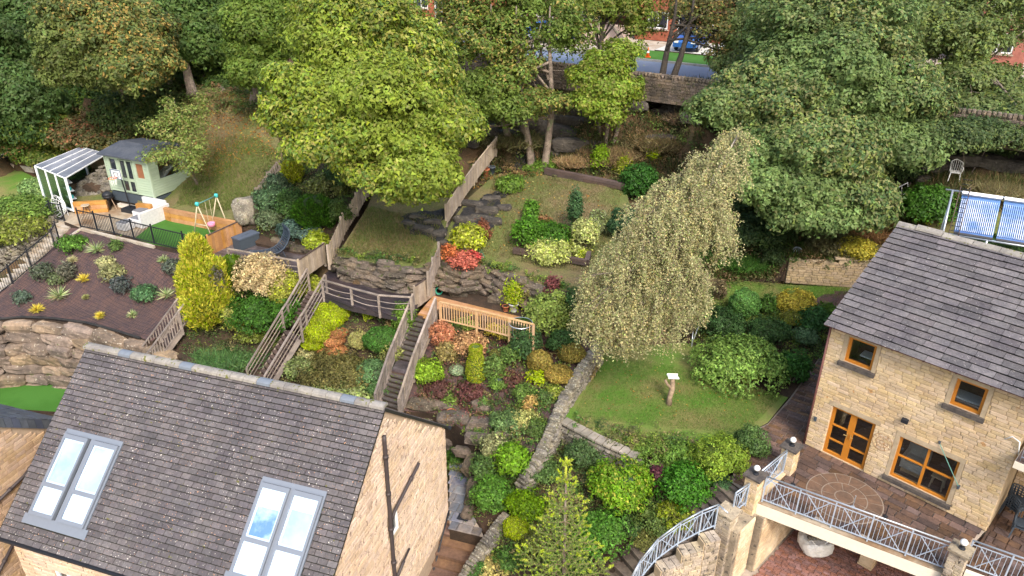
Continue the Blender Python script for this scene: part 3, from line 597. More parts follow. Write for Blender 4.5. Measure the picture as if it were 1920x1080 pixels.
for q in range(14): m = MB(); t = -3.6+q*.21; m.prism([NP(t, ntop(t)+.27)+ld_*.1, NP(t+.2, ntop(t+.2)+.27)+ld_*.1, NP(t+.2, ntop(t+.2)-.06)+ld_*.1, NP(t, ntop(t)-.06)+ld_*.1], ld_*.03); m.build('verge_slate', mSlB, nr2, fix=True)
pipe_part('waste_pipe', [LLp(NS+.08, -1.6, -3.2), LLp(NS+.08, -2.35, -3.48), LLp(NS+.08, -3.6, -3.72)], .05, par=NB)
pipe_part('waste_pipe', [LLp(NS+.08, -3.3, -5.3), LLp(NS+.08, -4.6, -6.3)], .05, par=NB)

# ================================================================ right house
RH = thing('sandstone_house', 'sandstone block house with stone slate roof and orange framed windows, on the right', 'house', HL(5, 3, -3))
DOOR = (.62, 2.04, .03, 1.98); WIN1 = (.60, 1.48, 3.74, 4.68); WIN2 = (3.80, 4.63, 3.68, 4.62); BIG = (2.82, 4.57, .33, 1.94)
holes = [DOOR, WIN1, WIN2, BIG]
m = MB(); HWD = 8.9
wall_with_holes(m, HL(0, 0), hd, -hn, 0, 5.78, 0, 5.06, holes, .3)
m.box(HL(5.65, 1.5, 2.5), (.26, 2.3, 5.1), (hd, hn, UP), 0); m.box(HL(.15, HWD/2+.2, 2.5), (.29, HWD-.4, 5.0), (hd, hn, UP), 0)
m.prism([HL(.012, .3, 5.0), HL(.012, 4.55, 6.85), HL(.012, HWD, 5.0)], hd*.27, 0)
m.box(HL(5, HWD+.1, 2.5), (10, .3, 5.0), (hd, hn, UP), 0)
m.box(HL(5.2, -.15+.3, -1.5), (10.4, .3, 2.9), (hd, hn, UP), 0)
wl = m.build('wall', mMortR, RH, fix=True)
hclip = [q for (a, b, c, d_) in holes for q in ((a-(.13 if c > .1 else .0), b+(.13 if c > .1 else .0), c-.02, d_), (a-.13, b+.13, d_-.001, d_+.18), (a-.15, b+.15, c-.15, c-.01 if c > .1 else c-.15))]
stonework(wl, 'stone', HL(0, 0), hd, -hn, .0, 5.78, .02, 4.93, mStoneR, ch=.12, bl=(.22, .46), clip=hclip, seed=11, proud=.010, joint=.009)
ub = unit('quoin', mStoneR, 'bevel', b=.04)
# rooms behind the openings
m = MB(); m.box(HL(2.9, 2.6, .04), (5.2, 4.4, .04), (hd, hn, UP), 0); fl = m.build('floor', mWoodFl, RH)
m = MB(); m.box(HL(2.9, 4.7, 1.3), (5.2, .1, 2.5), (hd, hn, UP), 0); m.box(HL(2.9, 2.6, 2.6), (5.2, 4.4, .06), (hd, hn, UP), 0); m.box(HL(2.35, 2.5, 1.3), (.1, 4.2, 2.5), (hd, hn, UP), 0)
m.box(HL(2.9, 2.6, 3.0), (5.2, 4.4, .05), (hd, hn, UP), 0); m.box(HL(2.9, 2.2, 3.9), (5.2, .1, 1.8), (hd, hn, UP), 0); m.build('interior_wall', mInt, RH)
m = MB(); m.box(HL(4.25, .75, 3.72), (1.0, .5, .05), (hd, hn, UP), 0); m.box(HL(1.15, .75, 3.85), (.55, .4, .05), (hd, hn, UP), 0); m.build('window_board', mWhite, RH)
def casement(nm, R, lab=None, thk=.085, bars=(), deep=.1, sill=True, split=False):
    a, b, c, d_ = R; F = MB(); O = HL(0, 0); frame_rect(F, O, hd, -hn, a+.003, b-.003, c+.003, d_-.003, thk, .09, -deep)
    for kind, q, w_ in bars:
        if kind == 'v': F.box(O+hd*q+UP*(c+d_)/2+hn*deep, (w_, .086, d_-c-2*thk), (hd, -hn, UP))
        else:
            for (x0, x1) in w_[1]: F.box(O+hd*(x0+x1)/2+UP*q+hn*deep, (x1-x0, .07, w_[0]), (hd, -hn, UP))
    fr = F.build(nm, mOrW, RH)
    if lab: fr['label'] = lab
    g = MB(); g.box(O+hd*(a+b)/2+UP*(c+d_)/2+hn*(deep+.02), (b-a-2*thk, .008, d_-c-2*thk), (hd, -hn, UP)); g.build('pane', mGlass, fr)
    g = MB(); g.box(O+hd*(a+b)/2+UP*(d_+.09)-hn*.012, (b-a+.26, .06, .17), (hd, -hn, UP)); g.build('lintel', mLint, fr)
    if sill:
        for q in (a-.065, b+.065): g = MB(); g.box(O+hd*q+UP*(c+d_)/2-hn*.01, (.125, .05, d_-c), (hd, -hn, UP)); g.build('jamb', mLint, fr)
        g = MB(); g.box(O+hd*(a+b)/2+UP*(c-.075)-hn*.05, (b-a+.3, .16, .145), (hd, -hn, UP)); g.build('sill', mSill, fr)
    return fr
casement('window', WIN1, 'small square orange framed window near the house corner'); casement('window', WIN2, 'small square orange framed window further right under the eaves')
mid = (BIG[0]+BIG[1])/2
casement('window', BIG, 'wide four pane orange framed window beside the doors', .075, (('v', mid, .075), ('h', 1.18, (.05, ((BIG[0]+.075, mid-.04), (mid+.04, BIG[1]-.075)))),))
dm = (DOOR[0]+DOOR[1])/2
dr = casement('french_doors', DOOR, 'orange framed glazed double doors', .1, (('v', dm, .2), ('h', .62, (.045, ((DOOR[0]+.1, dm-.1), (dm+.1, DOOR[1]-.1)))), ('h', 1.22, (.045, ((DOOR[0]+.1, dm-.1), (dm+.1, DOOR[1]-.1)))), ), sill=False)
for s in (-.06, .06): m = MB(); m.box(HL(dm+s, -.0+.02, 1.05), (.025, .02, .2), (hd, -hn, UP)); m.tube([HL(dm+s, -.01, 1.08), HL(dm+s*2.6, -.03, 1.08)], .012, 6); m.build('handle', M('brass', (.7, .5, .2), .3, metal=.8), dr)
# roof
EZ = 5.01; RZ = EZ+2.116; RW_ = 4.78; re_ = HC-hn*.2-hd*.12+UP*EZ
rdn = nrm(-hn*RW_-UP*2.116); rnr = nrm(-hn*2.116+UP*RW_); RLn = math.hypot(RW_, 2.116); RRg = re_+hn*RW_+UP*2.116
m = MB(); m.prism([re_-UP*.03, RRg-UP*.03, re_+hn*2*RW_-UP*.03, re_+hn*2*RW_-UP*.13, RRg-UP*.15, re_-UP*.13], hd*10.5, 0); rf = m.build('roof', mDirtShade, RH, fix=True)
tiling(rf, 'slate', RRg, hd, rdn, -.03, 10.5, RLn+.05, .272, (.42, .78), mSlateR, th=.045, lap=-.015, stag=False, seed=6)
m = MB(); rbk = nrm(hn*RW_-UP*2.116)
for i in range(13): m.box(RRg+hd*4.3+rbk*(i+.5)*.4, (8.6, .42, .03), (hd, rbk, nrm(np.cross(hd, rbk))))
tag(m.build('back_slates', mSlateR, rf), kind='stuff')
sx = -.04; i = 0
while sx < 8.6:
    w_ = (.62, .85, .95, .8)[i % 4]; m = MB(); z0 = .0 if i != 1 else .05
    m.prism([RRg+hd*(sx+.01)+hn*a+UP*(b+z0) for a, b in ((-.2, -.06), (-.17, -.0), (0, .085), (.17, 0), (.2, -.06))], hd*(w_-.02)); m.build('ridge_stone', mRidge, rf, fix=True); sx += w_; i += 1
m = MB(); g0 = re_-hn*.06-UP*.08
m.bar(g0-hd*.02, g0+hd*9, .11, .075, a=0); gt = m.build('gutter', mPipeR, RH); m = MB()
for s in np.arange(.3, 9, .9): m.box(g0+hd*s+hn*.0-UP*.045, (.03, .12, .03), (hd, hn, UP))
m.build('gutter_clip', mPipeR, gt)
cb = unit('corbel', mSill, 'bevel', b=.05)
for s in np.arange(.12, 5.7, .595): piece('corbel', cb, RH, HL(s, -.06, 4.90), (-hd, -hn, UP), (.1, .12, .09))
m = MB(); m.tube([HL(-.03, -.03, 4.9), HL(-.03, -.03, .02)], .035, 8); m.build('downpipe', mPipeR, RH, True)
# recess and far bay with upper balcony on the right border
m = MB(); m.box(HL(7.6, 2.35, 2.4), (3.6, .3, 5.2), (hd, hn, UP), 0); wl2 = m.build('recessed_wall', mMortR, RH)
stonework(wl2, 'recess_stone', HL(0, 2.2), hd, -hn, 5.8, 8.5, .0, 3, mStoneR, ch=.128, bl=(.22, .46), seed=12, limit=60)
m = MB(); m.box(HL(7.3, .75, 3.02), (2.9, 2.85, .22), (hd, hn, UP), 0); ubal = m.build('upper_balcony', mCream, RH)
m = MB(); m.box(HL(7.3, .75, 3.14), (2.86, 2.8, .02), (hd, hn, UP), 0); m.build('balcony_floor', mPave, ubal)
m = MB(); m.tube([HL(5.85, -.62, 4.05), HL(8.5, -.62, 4.05)], .03, 8); m.tube([HL(5.95, -.6, 3.3), HL(8.5, -.6, 3.3)], .02, 6)
for s in np.arange(5.95, 8.5, .14): m.tube([HL(s, -.6, 3.15), HL(s, -.62, 4.05)], .009, 5)
m.build('balcony_rail', mGalvR, ubal, True)
m = MB(); m.tube([HL(5.4, -.05, 3.3), HL(5.55, -.09, 3.5), HL(5.75, -.08, 3.42), HL(5.82, -.05, 3.0)], .02, 6); m.build('overflow_pipe', mWhite, RH, True)
# wall fittings
m = MB(); c = HL(2.37, -.03, 1.45); rings = (.07, .19, .31)
def ring(m, c, ex, ey, r, tr, n=20, arc=2*math.pi): m.tube([c+ex*r*math.cos(arc*q/n)+ey*r*math.sin(arc*q/n) for q in range(n+1)], tr, 5, cap=False)
for q in rings: ring(m, c, hd, UP, q, .011)
for q in range(12): t = math.pi*q/6; e = hd*math.cos(t)+UP*math.sin(t); m.tube([c+e*.07, c+e*.31], .008, 5)
m2 = M('rusted_copper', (.36, .22, .12), .7); k = m.build('wall_ornament', m2, None, base=c); tag(k, 'round copper wire wall ornament between the glazed doors and wide window', 'ornament')
t_ = thing('floodlight', 'small black floodlight fixed on the stone wall above the round ornament', 'lamp', HL(2.84, 0, 2.62))
m = MB(); m.box(HL(2.84, -.04, 2.62), (.06, .08, .06), (hd, hn, UP)); m.build('bracket', mBlack, t_); m = MB(); m.box(HL(2.84, -.13, 2.6), (.2, .1, .12), (hd, nrm(hn+UP*.3), UP)); m.build('lamp_head', mBlack, t_)
t_ = thing('meter_cable', 'grey cable running down to a small junction box at the house corner', 'cable', HL(.17, 0, 1.15))
m = MB(); m.tube([HL(.19, -.025, 2.42), HL(.16, -.025, 1.9), HL(.17, -.025, 1.3)], .008, 5); m.build('cable', mGreyP, t_); m = MB(); m.box(HL(.17, -.04, 1.2), (.09, .07, .16), (hd, hn, UP)); m.build('junction_box', mGreyP, t_)
t_ = thing('leaning_pole', 'thin green pole slanting across the corner of the wide window', 'pole', HL(4.75, 0, 1.1))
m = MB(); m.tube([HL(3.9, -.06, 2.31), HL(4.15, -.12, 2.0), HL(4.75, -.1, 1.14)], .012, 6); m.build('pole', M('green_pole', (.12, .28, .24), .5), t_); m = MB(); m.box(HL(3.9, -.04, 2.32), (.06, .08, .06), (hd, hn, UP)); m.box(HL(4.75, -.08, 1.12), (.06, .14, .1), (hd, hn, UP)); m.build('fixing', mGreyP, t_)
# stool inside
t_ = thing('stool', 'pine stool standing inside behind the wide window', 'stool', HL(4.05, .9, .06))
m = MB(); m.box(HL(4.05, .9, .52), (.42, .34, .05), (hd, hn, UP)); m.build('seat', mPine, t_)
for a, b in ((-1, -1), (1, -1), (1, 1), (-1, 1)): m = MB(); m.bar(HL(4.05+a*.15, .9+b*.11, .5), HL(4.05+a*.18, .9+b*.14, .06), .045, .045, hd); m.build('leg', mPine, t_)
t_ = thing('armchair', 'cream armchair seen through the left half of the wide window', 'chair', HL(3.2, 1.2, .06))
m = MB(); m.box(HL(3.2, 1.2, .38), (.7, .65, .3), (hd, hn, UP)); m.build('seat', mPlas, t_); m = MB(); m.box(HL(3.2, 1.5, .7), (.7, .16, .5), (hd, hn, UP)); m.build('backrest', mPlas, t_)
for a in (-1, 1): m = MB(); m.box(HL(3.2+a*.31, 1.17, .6), (.1, .6, .18), (hd, hn, UP)); m.build('armrest', mPlas, t_)
m = MB(); m.box(HL(3.2, 1.2, .14), (.6, .55, .16), (hd, hn, UP)); m.build('base', mPine, t_)
# ================================================================ terrace, balcony, pillars, curved stair
def paving(parent, name, mat, poly2, O, ex, ey, z, rowh, bl, seed=1, gap=.028, th=.04, angle=0, skip=None):
    """rows of slabs inside a polygon given in local (s,t)"""
    r = random.Random(seed); ca, sa = math.cos(angle), math.sin(angle); ub = unit(name, mat, 'bevel', b=.02)
    e1 = ex*ca+ey*sa; e2 = -ex*sa+ey*ca; Q = [((p[0]*ca+p[1]*sa), (-p[0]*sa+p[1]*ca)) for p in poly2]
    x0, x1 = min(q[0] for q in Q), max(q[0] for q in Q); y = min(q[1] for q in Q); y1 = max(q[1] for q in Q); n = 0; rest = MB()
    bv = np.array([v.co[:] for v in ub.vertices]); bf = [tuple(p.vertices) for p in ub.polygons]
    while y < y1:
        h = rowh*r.uniform(.85, 1.15); x = x0-r.uniform(0, .4); yc = y+h/2; xs = []
        for i in range(len(Q)):
            (xa, ya), (xb, yb) = Q[i], Q[(i+1) % len(Q)]
            if (ya > yc) != (yb > yc): xs.append(xa+(xb-xa)*(yc-ya)/(yb-ya))
        xs.sort(); prs = list(zip(xs[::2], xs[1::2]))
        while x < x1:
            wfull = r.uniform(*bl)
            for (u, v) in prs:
                xa, xb = max(x, u), min(x+wfull, v); w_ = xb-xa
                if w_ < .07: continue
                cx, cy = (xa+xb)/2, yc; c = O+e1*cx+e2*cy+UP*(z-th/2+r.uniform(-.004, .004)); ax = np.array([e1, UP, -e2]) ; sc = (w_-gap, th, h-gap)
                if n < 300: piece(name, ub, parent, c, ax, sc)
                else: rest.add(c+(bv*np.array(sc))@ax, bf)
                n += 1
            x += wfull
        y += h
    if rest.v: tag(rest.build(name+'_field', mat, parent), kind='stuff')
TP = [(.0, -.02), (.05, -2.0), (.12, -3.92), (5.45, -2.62), (5.75, 0.0)]
TB = thing('terrace', 'raised paved terrace with cream concrete edge in front of the orange framed doors', 'terrace', HL(2.5, -1.5, -2.8))
m = MB(); m.prism([HL(s, t, -.05) for s, t in TP][::-1], -UP*.40, 0); sb = m.build('slab', mPaveJ, TB, fix=True)
e0, e1 = np.array([.12, -3.92]), np.array([5.45, -2.62]); ev = (e1-e0)/np.linalg.norm(e1-e0); eo = np.array([ev[1], -ev[0]])
f3 = lambda q, z: HL(q[0], q[1], z)
m = MB(); m.prism([f3(e0+eo*.05, -.03), f3(e1+eo*.05, -.03), f3(e1-eo*.14, -.03), f3(e0-eo*.14, -.03)][::-1], -UP*.44, 0); m.build('fascia', mCream, TB, fix=True)
m = MB(); m.prism([f3(e0+eo*.052, .0), f3(e1+eo*.052, .0), f3(e1-eo*.18, .0), f3(e0-eo*.18, .0)][::-1], -UP*.028, 0); m.build('coping', mConcB, TB, fix=True)
cc = np.array([2.15, -1.70])
TPi = [(.1, -.06), (.22, -2.0), (.3, -3.66), (5.35, -2.45), (5.7, -.06)]
wangle = math.radians(0)
paving(TB, 'paving_slab', mPave, TPi, HL(0, 0), hd, hn, .012, .27, (.38, .62), seed=4)
m = MB(); m.lathe(HL(cc[0], cc[1], 0), [(1.17, -.02), (1.17, .021), (.001, .021)], 32, cap=False); m.build('circle_joint', M('dull_pointing', (.25, .20, .16), .95, var=.2), TB)
for k, (r0, r1, n_) in enumerate(((0, .27, 1), (.305, .67, 9), (.705, 1.13, 14))):
    for i in range(n_):
        a0, a1 = 2*math.pi*i/n_+.018/max(r1, .1), 2*math.pi*(i+1)/n_-.018/max(r1, .1); q = 5 if n_ > 1 else 18
        if n_ == 1: poly = [cc+r1*np.array([math.cos(2*math.pi*j/q), math.sin(2*math.pi*j/q)]) for j in range(q)]
        else: poly = [cc+r1*np.array([math.cos(a0+(a1-a0)*j/q), math.sin(a0+(a1-a0)*j/q)]) for j in range(q+1)]+[cc+r0*np.array([math.cos(a1+(a0-a1)*j/q), math.sin(a1+(a0-a1)*j/q)]) for j in range(q+1)]
        m = MB(); m.prism([HL(p[0], p[1], -.01) for p in poly], UP*.042); m.build('circle_slab', M('rust_slab', (.155, .092, .06), .8, (.11, .07, .05), 2, .2, 10, bump=.4) if k+i == 0 else bpy.data.materials['rust_slab'], TB, fix=True)
def pillar(s, t, z0, z1, w_, nm, lab, cap=.07, a=(None)):
    T_ = thing('stone_pillar', lab, 'pillar', HL(s, t, z0), 'stone pillars of the terrace and curved stair')
    m = MB(); m.box(HL(s, t, (z0+z1)/2), (w_-.05, w_-.05, z1-z0), (hd, hn, UP), 0); m.build('core', mMortR, T_)
    ub = unit('pillar_stone', mSton2 if nm else mStoneR, 'bevel', b=.04); r = random.Random(int(s*10+50)); z = z1
    while z > z0+.05:
        h = r.uniform(.1, .16); 
        for (o, ex) in ((-hn, hd), (hd, hn), (-hd, hn), (hn, hd)):
            sp = r.uniform(.35, .65)*w_
            for (a, b) in ((-w_/2, -w_/2+sp), (-w_/2+sp, w_/2)):
                ax = np.array([ex, o, UP]); 
                if np.linalg.det(ax) > 0: ax[0] *= -1; a, b = -b, -a
                c = HL(s, t, z-h/2)+o*(w_/2-.03)+ax[0]*(a+b)/2; piece('stone', ub, T_, c, ax, (b-a-.012, .055, h-.012))
        z -= h
    m = MB(); m.box(HL(s, t, z1+cap/2), (w_+.12, w_+.12, cap), (hd, hn, UP)); m.build('cap', mSton2 if nm else mSill, T_)
    return T_
def globe(s, t, z, lab):
    T_ = thing('globe_lamp', lab, 'lamp', HL(s, t, z), 'white globe lamps on the stone pillars')
    m = MB(); m.lathe(HL(s, t, z), [(.09, 0), (.09, .03), (.05, .05), (.045, .11), (.07, .13)], 12); m.build('base', mBlack, T_)
    m = MB(); m.lathe(HL(s, t, z+.23), [(.098*math.sin(math.pi*q/10)+.001, -.098*math.cos(math.pi*q/10)) for q in range(11)], 18); m.build('globe', mPlastW, T_, True)
pillar(.10, -3.95, -2.8, .98, .46, 0, 'tall stone pillar with globe lamp where the terrace balustrade turns'); globe(.1, -3.95, 1.05, 'white globe lamp on the tall pillar at the outer left corner of the terrace')
pillar(.22, -1.80, 0, .98, .46, 0, 'short stone pillar with globe lamp beside the side paving near the house corner'); globe(.22, -1.8, 1.05, 'white globe lamp on the pillar nearest the house corner')
pillar(-.05, -5.08, -2.8, .12, .5, 1, 'stone pillar without lamp at the top of the curved stair')
pillar(5.62, -2.62, -2.8, .98, .44, 1, 'stone pillar with globe lamp between the two balconies'); globe(5.62, -2.62, 1.05, 'white globe lamp between the two balconies at the lower right')
def balustrade(parent, A, B, h, bays, gap=.09, mat=mGalvR):
    A, B = np.asarray(A, float), np.asarray(B, float); up = UP
    m = MB(); m.tube([A+up*h, B+up*h], .026, 8); m.build('top_rail', mGalv, parent, True)
    m = MB(); m.bar(A+up*(h-.13), B+up*(h-.13), .02, .025); m.build('upper_rail', mat, parent); m = MB(); m.bar(A+up*gap, B+up*gap, .03, .03); m.build('bottom_rail', mat, parent)
    sb_ = unit('baluster', mat, 'box')
    for i in range(bays):
        a, b = A+(B-A)*i/bays, A+(B-A)*(i+1)/bays; d = nrm(b-a); L = np.linalg.norm(b-a); sd = nrm(np.cross(d, up))
        for q in ((a, b) if i == bays-1 else (a,)): m = MB(); m.bar(q-up*.03, q+up*h, .04, .04, d); m.build('post', mat, parent)
        x0, x1 = .22*L, .82*L
        for (p, q) in (((x0, gap+.01), (x1, h-.15)), ((x1, gap+.01), (x0, h-.15))):
            o = sd*(.012 if p[0] < q[0] else -.012); m = MB(); m.bar(a+d*p[0]+up*p[1]+o, a+d*q[0]+up*q[1]+o, .02, .026, sd); m.build('brace', mat, parent)
        n_ = max(3, int(L/.115))
        for k in range(1, n_):
            c = a+d*L*k/n_+up*(gap+(h-.13-gap)/2); piece('baluster', sb_, parent, c, (d*[1, 1, 0] if False else nrm(d*V3(1, 1, 0)), sd, UP), (.013, .013, h-.15-gap))
BL = thing('balustrade', 'long galvanised balustrade with crossed braces along the cream terrace edge', 'balustrade', HL(2.8, -3.2), 'galvanised balustrades')
ra, rb = e0-eo*.07+ev*.3, e1-eo*.07-ev*.0; balustrade(BL, f3(ra, 0), f3(rb, 0), 1.02, 5)
T_ = thing('balustrade', 'short galvanised balustrade between the two globe lamp pillars left of the terrace', 'balustrade', HL(.15, -2.9), 'galvanised balustrades'); balustrade(T_, HL(.13, -3.7), HL(.2, -2.05), 1.0, 1)
m = MB(); m.box(HL(.17, -2.9, .0), (.3, 1.7, .12), (hd, hn, UP)); m.build('kerb', mOrT if False else mStoneR, T_)
T_ = thing('balustrade', 'galvanised balustrade in front of the stacked dark chairs at the right border', 'balustrade', HL(7.2, -1.3), 'galvanised balustrades'); balustrade(T_, HL(5.75, -2.0, .0), HL(8.6, -1.3, .0), 1.0, 3)
T_ = thing('balustrade', 'short galvanised balustrade between the lampless pillar and the tall lamp pillar', 'balustrade', HL(.0, -4.5), 'galvanised balustrades'); balustrade(T_, HL(-.03, -4.84, -.15), HL(.06, -4.2, -.1), .9, 1)
# far terrace section
T_ = thing('terrace', 'second paved terrace with stacked dark chairs, cut by the right border', 'terrace', HL(7.2, 0, -.5))
m = MB(); m.prism([HL(5.8, 2.2, -.01), HL(5.8, -2.15, -.01), HL(8.8, -1.4, -.01), HL(8.8, 2.2, -.01)], -UP*.32, 0); m.build('slab', mPave, T_, fix=True)
m = MB(); m.prism([HL(5.84, -2.2, .0), HL(8.8, -1.45, .0), HL(8.8, -1.32, .0), HL(5.84, -2.05, .0)], -UP*.4); m.build('fascia', mCream, T_, fix=True)
m = MB(); m.prism([HL(5.84, -3.3, -1.2), HL(8.8, -2.6, -1.2), HL(8.8, -2.4, -1.2), HL(5.84, -3.1, -1.2)], -UP*.25); m.build('lower_beam', mCream, T_, fix=True)
paving(T_, 'crazy_slab', mPave, [(5.85, -1.9), (8.7, -1.25), (8.7, 2.1), (5.9, 2.1)], HL(0, 0), hd, hn, .02, .3, (.3, .6), seed=9)
# stacked chairs
def plastic_chair(name, lab, loc, ang, mat, group, n=1, h=.8, gap=.09):
    e1 = V3(math.cos(ang), math.sin(ang), 0); e2 = V3(-math.sin(ang), math.cos(ang), 0)
    for k in range(n):
        o = np.array(loc)+UP*k*gap
        T_ = thing(name, lab[k] if isinstance(lab, (list, tuple)) else lab, 'chair', o, group); f = lambda a, b, z: o+e1*a+e2*b+UP*z
        m = MB(); m.box(f(0, 0, .42), (.44, .42, .03), (e1, e2, UP)); m.build('seat', mat, T_)
        # slatted rounded back
        m = MB(); arc = [(.23*math.sin(q)*1.0, -.0+.22*math.cos(q)) for q in np.linspace(-1.5, 1.5, 9)]
        for i, (x, y) in enumerate(arc): m.bar(f(x, y, .44), f(x*1.12, y*1.3, h-.02-.1*abs(x)/.23), .012, .03 if i % 2 == 0 else .026, e2)
        pts = [f(x*1.12, y*1.3, h-.1*abs(x)/.23) for x, y in arc]; m.tube(pts, .018, 6); m.build('backrest', mat, T_)
        for sg in (-1, 1):
            m = MB(); m.tube([f(sg*.25, .02, .7), f(sg*.27, -.12, .66), f(sg*.25, -.22, .6), f(sg*.22, -.22, .42)], .02, 6); m.build('armrest', mat, T_, True)
            for sy in (-1, 1): m = MB(); m.bar(f(sg*.2, sy*.19, .42), f(sg*.24, sy*.24, 0), .035, .035, e1); m.build('leg', mat, T_)
CG = 'stacked dark plastic chairs'
plastic_chair('garden_chair', ['dark plastic chair, lowest of the stack against the recessed wall', 'dark plastic chair, second from the bottom of the stack against the recessed wall', 'dark plastic chair, third from the bottom of the stack against the recessed wall', 'dark plastic chair, topmost of the stack against the recessed wall'], HL(6.15, 1.2, .02), math.radians(20), mGreyP, CG, 4, .85)
plastic_chair('garden_chair', ['dark plastic chair, lower of the pair close to the balustrade', 'dark plastic chair, upper of the pair close to the balustrade'], HL(6.55, .45, .02), math.radians(-40), mGreyP, CG, 2, .85)
plastic_chair('garden_chair', 'white plastic garden chair standing alone on the rough bank below the rocks', ongr(G(1786, 338)), math.radians(-20), mPlastW, None, 1, .95)
# small posts on the terrace
for (px, py, lab) in ((1487, 908, 'thin dark post standing on the terrace behind the left end of the long balustrade'), (1660, 968, 'short dark post on the terrace beside the circular paving'), (1599, 950, 'slim silver post behind the middle of the long balustrade')):
    p = P(px, py, 0.02); T_ = thing('post', lab, 'post', p); m = MB(); m.lathe(p, [(.06, 0), (.06, .02), (.014, .04), (.014, .42), (.02, .45)], 8); m.build('shaft', mGalv if px == 1599 else mBlack, T_); m = MB(); m.lathe(p, [(.075, -.005), (.075, .012)], 12); m.build('foot', mBlack, T_)
# drive, side wall, support column, bag
D_ = thing('drive', 'red block paved drive below the terrace', 'drive', HL(4, -5, -2.86)); paving(D_, 'block', mBlockP, [(.7, -.05), (9, -.05), (11, -5.8), (1.5, -9.5), (.72, -5.3)], HL(0, 0), hd, hn, -2.81, .115, (.2, .24), seed=5, gap=.012, th=.05, angle=math.radians(10))
T_ = thing('retaining_wall', 'tall cream sandstone side wall under the left end of the terrace', 'wall', HL(.4, -2, -2.8))
m = MB(); m.box(HL(.33, -2.0, -1.65), (.56, 3.9, 2.36), (hd, hn, UP), 0); m.box(HL(.15, -4.6, -1.7), (.5, 1.2, 2.6), (hd, hn, UP), 0); m.build('core', mSton2, T_)
mSW = M('stained_cream_stone', (.56, .45, .32), .85, (.42, .31, .20), .9, .2, 5, per=.06, bump=.4)
stonework(T_, 'stone', HL(.62, 0), -hn, hd, .05, 3.9, -2.82, -.5, mSW, ch=.15, bl=(.25, .5), seed=14, limit=200)
stonework(T_, 'stone', HL(.41, 0), -hn, hd, 4.1, 5.0, -2.82, -.42, mSW, ch=.15, bl=(.25, .5), seed=15, limit=60)
p = P(1628, 1058, -2.8); s_, t_l = (p-HC)@hd, (p-HC)@hn
T_ = thing('support_column', 'square sandstone column holding up the terrace slab above the drive', 'column', HL(s_, t_l+.1, -2.8)); m = MB(); m.box(HL(s_-.05, t_l+.0, -1.6), (.42, .42, 2.35), (hd, hn, UP)); m.build('shaft', mStoneR, T_); m = MB(); m.box(HL(s_-.05, t_l+.0, -2.76), (.46, .46, .08), (hd, hn, UP)); m.build('foot', mStoneR, T_)
p = P(1524, 1032, -2.8); T_ = thing('rubble_bag', 'bulging white rubble bag standing on the red drive under the terrace', 'bag', p)
m = MB(); vs, fc = cube_sphere(8, 4, 2.8, .10); sc = V3(.56, .46, .40); vv = vs*sc; vv[:, 2] += .38; top = vv[:, 2] > .62; vv[top, 2] = .64+.03*np.sin(vv[top, 0]*23)*np.cos(vv[top, 1]*19); m.add(p+vv, fc, 0); m.build('bag', mBag, T_, True)
m = MB(); 
for i in range(9): a = i*.7; m.rock(p+V3(.25*math.cos(a)*(i % 3)/2, .2*math.sin(a)*(i % 3)/2, .68), (.2, .16, .1), seed=i)
m.build('rubble', mDry, T_)
m = MB(); m.box(p+V3(.12, -.02, .74), (.13, .09, .07), np.array([[.8, .6, 0], [-.6, .8, 0], [0, 0, 1]])); k = m.build('scrap', M('yellow_scrap', (.7, .45, .05), .6), T_)
for sg in (-1, 1): m = MB(); m.tube([p+V3(sg*.38, -.2, .6), p+V3(sg*.3, -.3, .78), p+V3(sg*.15, -.33, .62)], .02, 6); m.build('strap', mBag, T_, True)
# side paving and curved stair
SP = thing('side_paving', 'dark brown stone paving running between the lawn and the sandstone house', 'paving', P(1480, 800, 0))
cpoly = [P(x, y, 0) for x, y in ((1392, 824), (1440, 796), (1482, 749), (1535, 675), (1590, 664), (1655, 702), (1560, 800), (1512, 842), (1484, 880), (1442, 902), (1405, 925), (1376, 903))]
hp = nrm(P(1500, 800, 0)-P(1420, 770, 0)); hq = V3(-hp[1], hp[0], 0)
paving(SP, 'paving_slab', mPave, [((p-HC)@hp, (p-HC)@hq) for p in cpoly], HC*V3(1, 1, 0), hp, hq, .022, .2, (.35, .75), seed=7)
def stairs(name, lab, pts, nst, wid, mat, th=.06, tread=.32, riser=None, stringer=None, jit=0, cat='steps', rock=False):
    """pts: centre line (top first) with z; treads laid across"""
    pts = [np.asarray(p, float) for p in pts]; L = [0]
    for a, b in zip(pts, pts[1:]): L.append(L[-1]+np.linalg.norm((b-a)[:2]))
    T_ = thing(name, lab, cat, pts[-1]); at = lambda l: V3(*[np.interp(l, L, [p[k] for p in pts]) for k in range(3)])
    for i in range(nst):
        l = L[-1]*(i+.5)/nst; c = at(l); d = nrm((at(min(L[-1], l+.2))-at(max(0, l-.2)))*V3(1, 1, 0)); sd = V3(-d[1], d[0], 0); W_ = wid(i/nst) if callable(wid) else wid
        m = MB(); j = random.uniform(-jit, jit); m.box(c+sd*j, (tread, W_, th), (nrm(d+sd*random.uniform(-jit, jit)), sd, UP)); tr = m.build('tread', mat, T_)
        if riser is not None:
            m = MB(); m.box(c+sd*j-UP*(th/2+.1)-d*.0, (tread-.06, W_-.04, .2), (d, sd, UP)); m.build('riser', riser, T_)
    if stringer is not None:
        for sg in (-1, 1):
            for k in range(len(pts)-1):
                d = nrm((pts[k+1]-pts[k])*V3(1, 1, 0)); sd = V3(-d[1], d[0], 0)*sg*((wid if not callable(wid) else wid(.5))/2+.02); m = MB(); m.bar(pts[k]+sd-UP*.1, pts[k+1]+sd-UP*.1, .04, .22); m.build('stringer', stringer, T_)
    return T_
